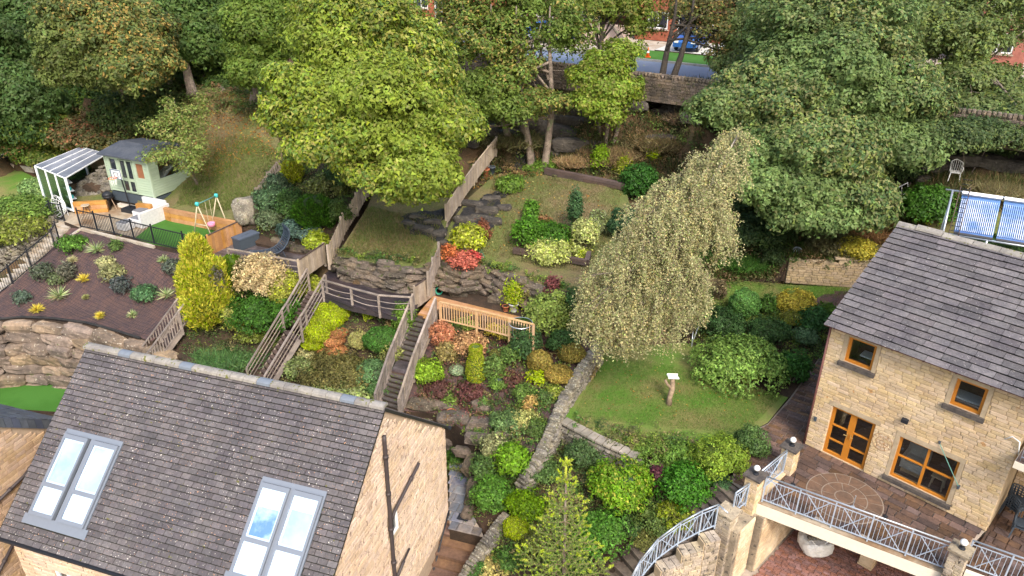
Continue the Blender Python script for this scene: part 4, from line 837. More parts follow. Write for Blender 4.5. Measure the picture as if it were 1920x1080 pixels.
mStep = M('dark_stone_step', (.15, .12, .10), .85, (.08, .062, .055), 1.5, .3, 8, per=.25, bump=.5)
cs = [P(*q) for q in ((1392, 912, -.05), (1350, 940, -.35), (1300, 974, -.75), (1258, 1000, -1.15), (1215, 1030, -1.6), (1180, 1065, -2.1), (1150, 1105, -2.65), (1120, 1150, -3.1))]
stairs('curved_stone_stair', 'dark stone stair curving down beside the blue grey railing', cs, 19, 1.15, mStep, th=.07, tread=.42, riser=mStep)
rp = [P(1347, 946, .55), P(1317, 958, .45), P(1276, 980, .15), P(1234, 1011, -.25), P(1201, 1051, -.7), P(1184, 1082, -1.05), P(1165, 1120, -1.5)]
T_ = thing('stair_railing', 'curved blue grey steel railing with crossed braces following the stone stair', 'railing', rp[3]-UP*1)
for k in range(len(rp)-1):
    A, B = rp[k]-UP*.95, rp[k+1]-UP*.95; balustrade(T_, A, B, .95, 1)
m = MB(); m.tube([rp[0], P(1365, 962, .5)], .026, 8); m.build('return_rail', mGalv, T_, True)
# stepped stone wall below the railing
T_ = thing('stepped_wall', 'stepped sandstone wall with flat copings below the curved stair railing', 'wall', P(1270, 1060, -2.8))
for k in range(len(rp)-1):
    A, B = rp[k]-UP*1.0, rp[k+1]-UP*1.0; d = nrm((B-A)*V3(1, 1, 0)); o = V3(-d[1], d[0], 0); o = o if o@hd > 0 else -o; zt = min(A[2], B[2])
    L_ = np.linalg.norm((B-A)[:2]); c = (A+B)/2*V3(1, 1, 0)+o*.2
    m = MB(); m.box(c+UP*(zt-2.9)/2, (L_+.05, .34, zt+2.9), (d, o, UP), 0); m.build('core', mMortR, T_)
    stonework(T_, 'stone', (A*V3(1, 1, 0))+o*.37, d, o, 0, L_, -2.9, zt-.02, mSton2, ch=.15, bl=(.2, .4), seed=20+k, limit=60)
    n_ = 3
    for q in range(n_): m = MB(); m.box(A*V3(1, 1, 0)+d*L_*(q+.5)/n_+o*.2+UP*(zt+.03), (L_/n_-.02, .42, .06), (d, o, UP)); m.build('coping', mSton2, T_)
for k, (px, py, z, a) in enumerate(((1320, 1000, -1.05, .5), (1283, 1028, -1.5, .45), (1246, 1064, -1.95, .5))):
    p = P(px, py, z); m = MB(); m.box(p-UP*(.03+(z+2.9)/2)+UP*.0, (.6, .5, z+2.9), (hd, hn, UP), 0); m.build('core', mMortR, T_)
    for ex, ou, w_ in ((hd, -hn, .6), (-hn, hd, .5)):
        oo = p+ou*(.25 if ou is not hd else .3); stonework(T_, 'stone', oo*V3(1, 1, 0), ex, ou, -w_/2, w_/2, -2.9, z-.02, mSton2, ch=.15, bl=(.18, .34), seed=40+k, limit=60)
    for q in (-1, 1): m = MB(); m.box(p+hd*q*.155+UP*.02, (.3, .56, .07), (hd, hn, UP)); m.build('coping', mStoneR, T_)
# flagstone path and steps beside the left house
PT = thing('flagstone_path', 'wet grey flagstone path beside the peach gable wall', 'path', P(860, 930, -2.65))
fs_ = [P(x, y, -2.62) for x, y in ((843, 865), (843, 992), (906, 1006), (886, 962), (875, 872))]; o0 = fs_[0]
paving(PT, 'flagstone', mPaveG, [((p-o0)@ld_, (p-o0)@ln_) for p in fs_], o0*V3(1, 1, 0), ld_, ln_, -2.6, .42, (.35, .6), seed=3, gap=.02)
m = MB(); m.box(P(869, 970, -2.585), (.42, .3, .012), (ld_, ln_, UP), 0); k = m.build('drain_cover', mBlack, None); tag(k, 'dark square drain cover lying on the flagstone path', 'drain cover')
mBS = M('brown_stone_step', (.20, .12, .085), .8, (.14, .085, .065), 2, .25, 9, per=.25, bump=.5)
st0 = LLp(.60, 4.1, -7.52); st1 = LLp(.55, 1.2, -9.35)
stairs('stone_steps', 'brown stone steps going down between the peach gable wall and the dry stone wall', [st0, st1], 9, 1.3, mBS, th=.07, tread=.36, riser=mBS)
# ================================================================ dry stone walls, boulder wall, rockery
def stone_run(T_, pts, wid, h, mat, sz, top=True, seed=1, name='stone', both=True, capsz=(.16, .3), cap=True, mats=None):
    r = random.Random(seed); us = [unit(name, mat, 'rock', seed=k, lv=1) for k in range(5)]; n = 0; rest = []
    for a, b in zip(pts, pts[1:]):
        a, b = np.asarray(a, float), np.asarray(b, float); L = np.linalg.norm((b-a)[:2]); d = nrm((b-a)*V3(1, 1, 0)); sd = V3(-d[1], d[0], 0)
        for sg in ((-1, 1) if both else (-1,)):
            z = 0
            while z < h:
                hh = sz[1]*r.uniform(.7, 1.3); l = -r.uniform(0, .1)
                while l < L:
                    w_ = sz[0]*r.uniform(.6, 1.5); f = min(1, max(0, (l+w_/2)/L)); c = a+(b-a)*f-UP*(z+hh/2+.06)+sd*sg*(wid/2-.08+r.uniform(-.02, .02))
                    rest.append((c, (w_*1.05, .26, hh*1.12), d, sd, r.randrange(5))); l += w_
                z += hh
        if cap:
            l = 0
            while l < L:
                w_ = capsz[0]*r.uniform(.6, 1.4); f = min(1, (l+w_/2)/L); t = r.uniform(-.3, .3); dd = nrm(d+UP*t); c = a+(b-a)*f+UP*.03
                piece('coping_stone', us[r.randrange(5)], T_, c, (dd, sd, nrm(np.cross(dd, sd))), (w_*1.1, wid*r.uniform(.85, 1.1), capsz[1]*r.uniform(.7, 1.2))); l += w_
    rest.sort(key=lambda q: depth(q[0]))
    ROCKAX = lambda q: np.array([q[2]*(1), q[3], UP])
    for q in rest[:220]: piece(name, us[q[4]], T_, q[0], (q[2], q[3], nrm(np.cross(q[2], q[3]))), q[1])
    if len(rest) > 220:
        m = MB()
        for q in rest[220:]: m.rock(q[0], q[1], np.array([q[2], q[3], UP]), seed=q[4], lv=1)
        tag(m.build(name+'_courses', mat, T_), kind='stuff')
DW = thing('dry_stone_wall', 'mossy dry stone wall between the planted slope and the birdbath lawn', 'wall', P(1050, 770, -.6))
stone_run(DW, [P(*q) for q in ((1122, 645, 1.0), (1088, 695, .75), (1052, 758, .4), (1034, 805, .05), (1005, 868, -.6), (978, 905, -1.05))], .42, .8, mDry, (.26, .1), seed=1, capsz=(.11, .26))
DW = thing('dry_stone_wall', 'lower dry stone wall descending beside the brown stone steps', 'wall', P(905, 1030, -2.8))
stone_run(DW, [P(*q) for q in ((950, 965, -1.75), (928, 992, -2.0), (897, 1037, -2.45), (866, 1088, -3.0), (850, 1120, -3.4))], .4, .8, mDry, (.26, .1), seed=2, capsz=(.11, .24))
LW_ = thing('retaining_wall', 'low stone wall with broad flat coping holding up the birdbath lawn', 'wall', P(1120, 830, -.9))
lw = [P(1056, 788, .08), P(1120, 822, .08), P(1196, 856, .08)]
stone_run(LW_, [q-UP*.1 for q in lw], .34, .85, mDry, (.3, .12), seed=3, cap=False)
mOldC = M('old_coping', (.30, .26, .215), .9, (.19, .17, .14), 2, .25, 8, per=.1, bump=.5)
for a, b in zip(lw, lw[1:]):
    for q in range(5): m = MB(); m.bar(a+(b-a)*q/5+(b-a)*.01, a+(b-a)*(q+1)/5-(b-a)*.01, .4, .08); m.build('coping', mOldC, LW_)
# boulder wall left
BW = thing('boulder_wall', 'high retaining wall of big sandstone boulders below the netted bark slope', 'wall', P(150, 690, -3))
path = [P(*q) for q in ((-110, 612, -.05), (-40, 607, -.05), (40, 600, -.05), (100, 604, -.05), (160, 612, -.08), (215, 626, -.1), (262, 640, -.15), (310, 662, -.3), (345, 680, -.6))]
L = [0]
for a, b in zip(path, path[1:]): L.append(L[-1]+np.linalg.norm((b-a)[:2]))
r = random.Random(5); us = [unit('boulder', mBould, 'rock', seed=k, lv=3) for k in range(5)]; z = 0; row = 0
while z < 3.2:
    hh = r.uniform(.46, .6); l = -r.uniform(0, .6)
    while l < L[-1]:
        w_ = r.uniform(.8, 1.9); f = min(L[-1], max(0, l+w_/2)); c = V3(*[np.interp(f, L, [p[k] for p in path]) for k in range(3)]); c2 = V3(*[np.interp(min(L[-1], f+.3), L, [p[k] for p in path]) for k in range(3)]); c1 = V3(*[np.interp(max(0, f-.3), L, [p[k] for p in path]) for k in range(3)])
        d = nrm((c2-c1)*V3(1, 1, 0)+V3(0, 0, r.uniform(-.06, .06))); sd = nrm(np.cross(UP, d)); o = -sd*(.12*z/1+.0)-sd*.0
        hh2 = hh*r.uniform(.85, 1.15); piece('boulder', us[r.randrange(5)], BW, c+o*1.0-UP*(z+hh/2), (d, sd, nrm(np.cross(d, sd))), (w_*.99, .8*r.uniform(.8, 1.15), hh2*1.0)); l += w_
    z += hh*.95; row += 1
m = MB()
for a, b in zip(path, path[1:]):
    sd = nrm(np.cross(UP, nrm((b-a)*V3(1, 1, 0)))); m.bar(a+sd*.22-UP*1.6, b+sd*.22-UP*1.6, .3, 3.2, a=0)
tag(m.build('backing', mSoil, BW), kind='stuff')
m = MB(); m.tube([p+nrm(np.cross(UP, path[4]-path[3]))*.1+UP*(.13+.03*math.sin(i*5)) for i, p in enumerate(path[:7])], .06, 6); k = m.build('membrane_edge', mBlackP, BW)
# net on the slope
def slope_net():
    Q = [P(*p) for p in ((-60, 596, .1), (0, 598, .05), (150, 600, .0), (215, 618, 0), (285, 640, -.05), (345, 585, .6), (350, 520, 1.5), (350, 474, 2.33), (290, 462, 2.43), (215, 443, 2.48), (152, 433, 2.52), (105, 460, 2.0), (60, 505, 1.2), (25, 535, .7), (-60, 590, .2))]
    A = np.array(Q); m = MB(); cx, cy = A[:, 0].mean(), A[:, 1].mean()
    for ang in (math.radians(52), math.radians(-28)):
        d = V3(math.cos(ang), math.sin(ang), 0); n_ = V3(-d[1], d[0], 0)
        for k in np.arange(-10, 10, .14):
            prev = None
            for l in np.arange(-10, 10, .32):
                p = V3(cx, cy, 0)+n_*(k+.035*math.sin(l*2+k*3))+d*l
                if inpoly(np.array([p[0]]), np.array([p[1]]), Q)[0]:
                    p[2] = gz_at(p[0], p[1])+.028
                    if prev is not None: s_ = n_*.006; m.add([prev-s_, p-s_, p+s_, prev+s_, prev+UP*.012, p+UP*.012], [(0, 1, 5, 4), (4, 5, 2, 3)], 0)
                    prev = p
                else: prev = None
    k = m.build('ground_netting', M('dark_net', (.04, .035, .04), .8), None); tag(k, 'fine black netting pinned over the bark mulch slope', 'netting', kind='stuff')
slope_net()
# rocks
def rocks(name, lab, cat, items, mat, group=None, lv=2, T_=None, part_='stone'):
    """items: px,py(centre on ground),width px,height px,depth factor"""
    T_ = T_ or thing(name, lab, cat, G(items[0][0], items[0][1]), group)
    us = [unit(part_, mat, 'rock', seed=k, lv=lv) for k in range(5)]
    for i, (px, py, w_, h_) in enumerate(items):
        p = G(px, py); s = depth(p)/FPX; a = random.uniform(-.25, .25)-.2; d = V3(math.cos(a), math.sin(a), random.uniform(-.1, .1)); d = nrm(d); sd = nrm(np.cross(UP, d))
        piece(part_, us[i % 5], T_, p+UP*h_*s*.15, (d, sd, nrm(np.cross(d, sd))), (w_*s*1.05, h_*s*1.2, h_*s*.95))
    return T_
def face_rocks(T_, pts, n, h, mat, seed=1):
    r = random.Random(seed); us = [unit('ledge', mat, 'rock', seed=k, lv=2) for k in range(5)]; Q = [P(*q) for q in pts]
    for i in range(n):
        f = r.random()*(len(Q)-1); k = min(int(f), len(Q)-2); p = Q[k]+(Q[k+1]-Q[k])*(f-k); dd = nrm((Q[k+1]-Q[k])*V3(1, 1, 0)); sd = nrm(np.cross(UP, dd)); z = r.uniform(.0, h); t = r.uniform(-.15, .05); dd = nrm(dd+UP*t)
        piece('ledge', us[r.randrange(5)], T_, p-UP*z-sd*(.05+z*.12), (dd, sd, nrm(np.cross(dd, sd))), (r.uniform(.35, 1.0), r.uniform(.3, .5), r.uniform(.14, .3)))
rocks('rockery', 'rockery of large flat stones below the planted slope, above the flagstone path', 'rockery', [(790, 760, 50, 22), (835, 765, 60, 20), (800, 785, 50, 18), (855, 787, 66, 24), (905, 765, 40, 18), (912, 800, 70, 30), (862, 812, 50, 22), (895, 825, 46, 20), (852, 832, 40, 24), (875, 850, 50, 18), (925, 830, 40, 20), (885, 880, 24, 40), (888, 925, 24, 46), (880, 965, 22, 30), (900, 985, 36, 20), (870, 790, 40, 16), (820, 800, 34, 16), (945, 815, 30, 18), (838, 850, 22, 18)], mRockG)
rocks('rock_outcrop', 'weathered rock outcrop under the lawn edge behind the timber deck', 'rocks', [(850, 515, 44, 20), (868, 530, 40, 20), (892, 520, 34, 22), (915, 540, 46, 20), (930, 522, 44, 26), (895, 548, 44, 16), (950, 550, 40, 20), (938, 565, 46, 16), (975, 560, 40, 22), (985, 540, 40, 18), (1010, 560, 38, 24), (835, 540, 30, 20), (1035, 550, 36, 24), (862, 552, 36, 14), (905, 505, 30, 12), (1000, 580, 30, 16)], mRockG, T_=None)
face_rocks(bpy.data.objects['rock_outcrop'], [(830, 492, 3.1), (866, 500, 3.03), (905, 498, 2.95), (960, 516, 2.95), (1020, 536, 2.85), (1075, 550, 2.75)], 85, 1.2, mRockG, 3)
rocks('rock_outcrop', 'broken rock ledges between the grass bank and the dark rope railed deck', 'rocks', [(640, 490, 30, 22), (662, 500, 36, 24), (688, 502, 34, 20), (712, 508, 40, 22), (735, 515, 36, 20), (758, 522, 36, 18), (700, 520, 44, 16), (676, 516, 34, 14), (775, 510, 30, 26), (790, 520, 30, 30), (740, 530, 44, 14), (770, 538, 36, 12), (655, 485, 28, 12), (725, 495, 34, 12), (760, 505, 34, 12), (628, 500, 18, 20)], mRockG)
face_rocks(bpy.data.objects['rock_outcrop.001'], [(634, 481, 2.85), (690, 491, 2.85), (740, 504, 2.85), (800, 502, 2.9), (822, 484, 3.1)], 85, 1.1, mRockG, 4)
rocks('rock_outcrop', 'small rocks at the back of the left decking under the silvery shrubs', 'rocks', [(560, 468, 30, 14), (580, 470, 24, 16), (540, 460, 26, 12), (520, 452, 22, 10), (598, 466, 22, 12)], mRockG)
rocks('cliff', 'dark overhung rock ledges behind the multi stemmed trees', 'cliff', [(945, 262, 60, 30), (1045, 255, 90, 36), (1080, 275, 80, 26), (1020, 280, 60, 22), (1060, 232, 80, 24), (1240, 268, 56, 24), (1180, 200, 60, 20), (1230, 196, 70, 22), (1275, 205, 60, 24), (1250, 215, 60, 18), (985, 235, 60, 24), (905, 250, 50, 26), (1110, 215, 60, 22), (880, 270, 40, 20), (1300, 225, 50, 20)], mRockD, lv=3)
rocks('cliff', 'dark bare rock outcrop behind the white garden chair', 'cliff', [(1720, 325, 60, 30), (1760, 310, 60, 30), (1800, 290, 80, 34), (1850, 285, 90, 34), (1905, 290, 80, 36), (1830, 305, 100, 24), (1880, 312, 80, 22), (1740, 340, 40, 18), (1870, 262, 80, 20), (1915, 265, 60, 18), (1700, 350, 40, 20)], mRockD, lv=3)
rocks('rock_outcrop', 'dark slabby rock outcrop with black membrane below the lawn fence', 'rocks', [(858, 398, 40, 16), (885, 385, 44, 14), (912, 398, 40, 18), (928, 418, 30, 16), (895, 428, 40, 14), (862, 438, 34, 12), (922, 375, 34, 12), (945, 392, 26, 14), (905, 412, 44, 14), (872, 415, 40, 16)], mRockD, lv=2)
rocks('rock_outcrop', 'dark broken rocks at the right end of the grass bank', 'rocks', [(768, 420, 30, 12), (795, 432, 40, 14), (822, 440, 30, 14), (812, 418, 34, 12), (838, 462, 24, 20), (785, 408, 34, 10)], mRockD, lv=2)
p = G(466, 412); T_ = thing('boulder', 'grey upright boulder beside the silvery shrubs at the end of the orange sleepers', 'boulder', p); m = MB(); m.rock(p+UP*.5, (1.0, .9, 1.35), seed=2, lv=3); m.build('rock', mDry, T_, True)
m = MB(); m.rock(p+V3(-.1, -.35, .25), (.6, .5, .6), seed=1, lv=3); m.build('rock_shoulder', mDry, T_, True)
# sloping dry stone ramp between greenhouse and summerhouse
T_ = thing('dry_stone_bank', 'steep bank of loose dark stones between the greenhouse and the summerhouse', 'stone bank', P(165, 355, 3)); us = [unit('stone', M('loose_dark_stone', (.20, .18, .15), .9, (.11, .10, .085), 3, .35, 12, per=.3, bump=1), 'rock', seed=k, lv=1) for k in range(5)]; r = random.Random(3)
A_, B_, C_, D2 = P(140, 372, 2.9), P(207, 362, 3.2), P(196, 308, 4.3), P(150, 345, 3.7)
for i in range(270):
    u, v = r.random(), r.random(); p = (A_*(1-u)+B_*u)*(1-v)+(D2*(1-u)+C_*u)*v; p = p+V3(0, 0, r.uniform(-.05, .06)); a = r.uniform(-.9, .9); d = V3(math.cos(a), math.sin(a), .2); d = nrm(d); sd = nrm(np.cross(UP, d)); piece('stone', us[r.randrange(5)], T_, p, (d, sd, np.cross(d, sd)), (r.uniform(.2, .4), r.uniform(.15, .28), r.uniform(.12, .2)))
m = MB(); m.prism([A_-UP*.06, B_-UP*.06, C_-UP*.06, D2-UP*.06], -UP*1.0, 0); m.build('bank', mSoil, T_, fix=True)
T_ = thing('stone_wall', 'old leaning dry stone wall below the left metal stair fence', 'wall', P(30, 460, 1.5)); stone_run(T_, [P(-40, 500, 1.3), P(20, 462, 1.9), P(62, 440, 2.2), P(100, 408, 2.6)], .5, .7, mDry, (.26, .12), seed=9, capsz=(.14, .3))
# roadside wall
RW2 = thing('roadside_wall', 'old stone wall with upright copings along the road above the rocks', 'wall', RD(2, wt, 7.2))
def RWp(s, z): return RD(s, wt, z)
m = MB(); m.bar(RWp(-60, 8.2), RWp(60, 8.2), .3, 1.3, a=0); m.build('core', mMortL if False else mRockG, RW2)
stonework(RW2, 'stone', RWp(0, 0)-rnor*.15, rdir, -rnor, -14, 24, 7.5, 8.82, mRockG, ch=.17, bl=(.25, .55), seed=30, proud=.03)
us = [unit('coping_stone', mRockG, 'rock', seed=k, lv=1) for k in range(5)]
for i in range(190): s = -14+i*.2; piece('coping_stone', us[i % 5], RW2, RWp(s, 8.93), (rdir, rnor, UP), (.2, .42, .3))
# brick garden wall
T_ = thing('garden_wall', 'buff stone block wall stepped up once behind the small upper lawn', 'wall', P(1540, 530, 1.3))
ga, gb = P(1472, 530, 1.25), P(1620, 541, 1.25); gd = nrm((gb-ga)*V3(1, 1, 0)); go = V3(gd[1], -gd[0], 0); go = go if go@FW < 0 else -go; gL = np.linalg.norm(gb-ga)
m = MB(); m.box(ga+gd*gL*.31-go*.13+UP*.58, (gL*.62, .24, 1.2), (gd, go, UP), 0); m.box(ga+gd*(gL*.81+.2)-go*.13+UP*.68, (gL*.38+.4, .24, 1.4), (gd, go, UP), 0); m.build('core', mMortR, T_)
stonework(T_, 'block', ga*V3(1, 1, 0)-go*.0, gd, go, 0, gL+.4, 1.25, 2.42, M('buff_block', (.40, .30, .19), .9, (.32, .24, .15), 1.5, .15, 10, per=.12, bump=.4), ch=.12, bl=(.24, .42), seed=33)
ub = unit('coping', mLint, 'bevel', b=.03)
for i in range(9): l = (i+.5)*.5; piece('coping', ub, T_, ga+gd*l-go*.13+UP*(1.21 if l < gL*.62 else 1.42), (-gd, go, UP), (.49, .34, .08))
# ================================================================ decks, fences, timber stairs
def decking(name, lab, poly, z, dirv, mat, pw=.14, th=.035, under=None, cat='decking'):
    T_ = thing(name, lab, cat, V3(*np.mean([p for p in poly], axis=0)[:2], z-.3)); d = nrm(dirv*V3(1, 1, 0)); n_ = V3(-d[1], d[0], 0); A = [((p@d), (p@n_)) for p in poly]; ys = [q[1] for q in A]; y = min(ys)+.01
    while y < max(ys):
        yc = y+pw/2; xs = []
        for i in range(len(A)):
            (x0, y0), (x1, y1) = A[i], A[(i+1) % len(A)]
            if (y0 > yc) != (y1 > yc): xs.append(x0+(x1-x0)*(yc-y0)/(y1-y0))
        xs.sort()
        for a, b in zip(xs[::2], xs[1::2]):
            if b-a > .1:
                cut = [a]+([a+(b-a)*random.uniform(.35, .65)] if b-a > 2.5 else [])+[b]
                for c0, c1 in zip(cut, cut[1:]): m = MB(); m.box(d*(c0+c1)/2+n_*yc+UP*(z-th/2), (c1-c0-.006, pw-.012, th), (d, n_, UP)); m.build('plank', mat, T_)
        y += pw
    m = MB(); m.prism([V3(p[0], p[1], z-th-.004) for p in poly], -UP*.22, 0); m.build('frame', mDeckD if mat is mDeckD else mBrT, T_, fix=True)
    return T_
dk1 = [P(x, y, 1.6) for x, y in ((783, 590), (812, 556), (835, 560), (900, 575), (992, 600), (985, 612), (905, 592), (826, 574), (806, 600))]
decking('timber_deck', 'new brown timber deck behind the upright balustrade at the top of the right stair', dk1, 1.62, dk1[5]-dk1[6], mTimb)
dk2 = [P(x, y, 1.8) for x, y in ((600, 545), (612, 512), (625, 500), (655, 508), (700, 524), (782, 552), (782, 575), (742, 592), (660, 575), (608, 557))]
decking('dark_deck', 'dark wet timber deck behind the sagging rope railing', dk2, 1.82, dk2[5]-dk2[3], mDeckD)
dk3 = [P(x, y, 2.3) for x, y in ((398, 476), (430, 495), (560, 520), (606, 480), (575, 476), (530, 462), (478, 438), (468, 433))]
decking('grey_deck', 'grey timber deck holding the storage box and the sun lounger', dk3, 2.32, dk3[2]-dk3[1], mDeckG)
def fence(name, lab, pts, h, mat, bw=.12, cap=True, posts=2.0, cat='fence', gap=.006, board='board', group=None, arris=True, capmat=None):
    """pts are ground points; close boards standing side by side"""
    pts = [np.asarray(p, float) for p in pts]; T_ = thing(name, lab, cat, pts[0], group); ub = unit(board, mat, 'box')
    for a, b in zip(pts, pts[1:]):
        L = np.linalg.norm((b-a)[:2]); d = nrm((b-a)*V3(1, 1, 0)); sd = V3(-d[1], d[0], 0); sd = sd if sd@FW < 0 else -sd; n_ = max(1, round(L/bw))
        for i in range(n_):
            c = a+(b-a)*(i+.5)/n_; hh = h+random.uniform(-.015, .015); piece(board, ub, T_, c+UP*hh/2+sd*(.01 if i % 2 else 0), (d, sd, UP), (L/n_-gap, .02, hh))
        for i in range(int(L/posts)+2):
            f = min(1, i*posts/L); m = MB(); m.bar(a+(b-a)*f-sd*.06-UP*.2, a+(b-a)*f-sd*.06+UP*(h+.03), .09, .09, d); m.build('post', mat, T_)
            if f >= 1: break
        if arris:
            for z in (.25*h, .8*h): m = MB(); m.bar(a-sd*.045+UP*z, b-sd*.045+UP*z, .05, .07); m.build('rail', mat, T_)
        if cap: m = MB(); m.bar(a+UP*(h+.02)+sd*.0, b+UP*(h+.02), .07, .035); m.build('cap_rail', capmat or mat, T_)
    return T_
def fp(*q): return ongr(G(*q))
fence('close_board_fence', 'weathered board fence climbing along the left edge of the central lawn', [P(839, 418, 3.95), P(865, 378, 4.3), P(895, 335, 4.75), P(932, 287, 5.2)], .9, mTanT, cap=True)
fence('close_board_fence', 'brown scalloped fence between the dark shrubs and the grass bank', [P(620, 498, 2.5), P(648, 436, 3.2), P(672, 398, 3.9), P(692, 362, 4.4)], 1.0, mTanT, cap=False, bw=.1, gap=.02)
fence('close_board_fence', 'short grey fence beside the red maple at the lawn corner', [P(806, 548, 2.2), P(815, 520, 2.7), P(826, 492, 3.05)], .95, mGreyT, bw=.09, gap=.02, cap=False)
fence('picket_fence', 'low dark picket fence at the top left of the grass hill', [P(483, 378, 3.7), P(505, 348, 4.4), P(526, 322, 5.0)], .7, mGreyT, bw=.12, gap=.05, cap=False)
fence('timber_screen', 'orange brown timber screen behind the storage box on the grey deck', [P(397, 478, 2.3), P(475, 440, 2.3)], 1.0, mOrT, bw=.16, capmat=mBrT)
fence('timber_screen', 'tan timber panel on legs between the grey deck and the dark deck', [P(566, 524, 2.3), P(612, 492, 2.3)], .95, mTanT, bw=.2, capmat=mBrT)
fence('timber_screen', 'pale timber screen at the top of the right stair', [P(781, 578, 1.65), P(816, 552, 1.65)], 1.05, mTanT, bw=.2, capmat=mBrT)
def rail_run(T_, A, B, h, style, mat, postsp=1.3, name='baluster'):
    A, B = np.asarray(A, float), np.asarray(B, float); L = np.linalg.norm((B-A)[:2]); d = nrm((B-A)*V3(1, 1, 0)); dd = nrm(B-A); sd = V3(-d[1], d[0], 0); n_ = max(1, round(L/postsp))
    m = MB(); m.bar(A+UP*h, B+UP*h, .09, .045); m.build('hand_rail', mat, T_)
    for i in range(n_+1): p = A+(B-A)*i/n_; m = MB(); m.bar(p-UP*.25, p+UP*(h-.02), .075, .075, d); m.build('post', mat, T_)
    if style == 'rope':
        for z in (.33*h, .66*h):
            for i in range(n_):
                a, b = A+(B-A)*i/n_, A+(B-A)*(i+1)/n_; m = MB(); m.tube([a+(b-a)*q/6+UP*(z-.07*math.sin(math.pi*q/6)) for q in range(7)], .02, 5); m.build('rope', mat, T_, True)
    elif style == 'rails':
        for z in (.25*h, .5*h, .75*h): m = MB(); m.bar(A+UP*z, B+UP*z, .02, .035); m.build('lower_rail', mat, T_)
    else:
        m = MB(); m.bar(A+UP*.1, B+UP*.1, .05, .05); m.build('bottom_rail', mat, T_)
        ub = unit(name, mat, 'box'); k = round(L/(.11 if style == 'close' else .12)); w_ = .06 if style == 'close' else .045
        for i in range(k): p = A+(B-A)*(i+.5)/k; piece(name, ub, T_, p+UP*(h*.5+.03), (d, sd, UP), (w_, .022, h-.1))
# right stair
t0, t1, t2, t3 = P(797, 592, 1.6), P(764, 676, .25), P(754, 702, .15), P(736, 756, -.75)
nrmx = nrm((t0-t3)*V3(1, 1, 0)); sx_ = V3(nrmx[1], -nrmx[0], 0)
mStT = M('dark_stair_tread', (.085, .072, .068), .85, (.06, .05, .045), 2, .25, 14, per=.2, bump=.5, spots=(((.09, .12, .03), 9, .62),))
stairs('timber_stair', 'right timber stair, upper flight of dark treads climbing to the new brown deck', [t0+UP*-.12, t1], 9, .95, mStT, th=.06, tread=.26, riser=mSoil, stringer=mGreyT)
stairs('timber_stair', 'right timber stair, lower flight of dark treads ending at the roof ridge', [t2, t3, t3+(t3-t2)*.45], 9, .95, mStT, th=.06, tread=.26, riser=mSoil, stringer=mGreyT)
decking('stair_landing', 'small timber landing halfway up the right stair', [t1+sx_*.48, t1-sx_*.48, t2-sx_*.48, t2+sx_*.48], .22, sx_, mDeckG, cat='landing')
for sg, lab in ((-1, 'weathered timber balustrade on the left side of the right stair'), (1, 'weathered timber balustrade on the right side of the right stair')):
    T_ = thing('stair_balustrade', lab, 'balustrade', t3+sx_*sg*.52); o = sx_*sg*.52
    rail_run(T_, t0+o, t1+o, .95, 'close', mGreyT); rail_run(T_, t1+o*1.001, t2+o, .95, 'close', mGreyT, 3); rail_run(T_, t2+o, t3+(t3-t2)*.45+o, .95, 'close', mGreyT)
# middle stair
q0, q1, q2, q3 = P(597, 545, 1.8), P(560, 610, .75), P(550, 625, .65), P(500, 708, -.95); sx2 = nrm((q0-q3)*V3(1, 1, 0)); sx2 = V3(sx2[1], -sx2[0], 0)
stairs('timber_stair', 'middle timber stair, upper flight below the tan timber panel', [q0-UP*.1, q1], 8, 1.0, mBrT, th=.05, tread=.26, riser=mSoil, stringer=mGreyT)
stairs('timber_stair', 'middle timber stair, lower flight meeting the roof ridge', [q2, q3, q3+(q3-q2)*.3], 12, 1.0, mBrT, th=.05, tread=.26, riser=mSoil, stringer=mGreyT)
for sg, lab in ((-1, 'grey timber rails on the left side of the middle stair'), (1, 'grey timber rails on the right side of the middle stair')):
    T_ = thing('stair_railing', lab, 'railing', q3+sx2*sg*.55); o = sx2*sg*.56
    rail_run(T_, q0+o, q1+o, .95, 'rails', mGreyT); rail_run(T_, q1+o, q2+o, .95, 'rails', mGreyT, 3); rail_run(T_, q2+o, q3+(q3-q2)*.3+o, .95, 'rails', mGreyT)
# left stair
l0, l1 = P(338, 610, .55), P(292, 672, -.75); sx3 = nrm((l0-l1)*V3(1, 1, 0)); sx3 = V3(sx3[1], -sx3[0], 0)
stairs('timber_stair', 'left short timber stair beside the end of the boulder wall', [l0, l1+(l1-l0)*.3], 9, .8, mBrT, th=.05, tread=.28, riser=mSoil, stringer=mGreyT)
for sg, lab in ((-1, 'timber balustrade on the left side of the left short stair'), (1, 'timber balustrade on the right side of the left short stair')):
    T_ = thing('stair_balustrade', lab, 'balustrade', l1+sx3*sg*.45); o = sx3*sg*.45
    rail_run(T_, l0+o, l1+(l1-l0)*.3+o, .9, 'open', mGreyT); rail_run(T_, l0+o+sx3*.35+V3(.1, .9, .35), l0+o, .9, 'open', mGreyT, 3)
T_ = thing('rope_railing', 'timber post railing with two sagging ropes in front of the dark deck', 'railing', P(690, 585, 1.8)); ra_ = [P(607, 556, 1.82), P(661, 572, 1.82), P(712, 586, 1.82), P(772, 590, 1.82)]
for a, b in zip(ra_, ra_[1:]): rail_run(T_, a, b, .82, 'rope', mGreyT, 3)
T_ = thing('deck_railing', 'grey timber handrail along the front of the grey deck', 'railing', P(500, 510, 2.3)); rail_run(T_, P(432, 494, 2.32), P(562, 518, 2.32), .75, 'none_' if False else 'rope', mGreyT, 1.2)
T_ = thing('deck_balustrade', 'new pale timber balustrade with slim uprights in front of the brown deck', 'balustrade', P(900, 610, 1.6)); mPaleT = M('pale_new_timber', (.50, .33, .19), .75, (.44, .28, .15), 3, .12, 22, per=.1, bump=.3)
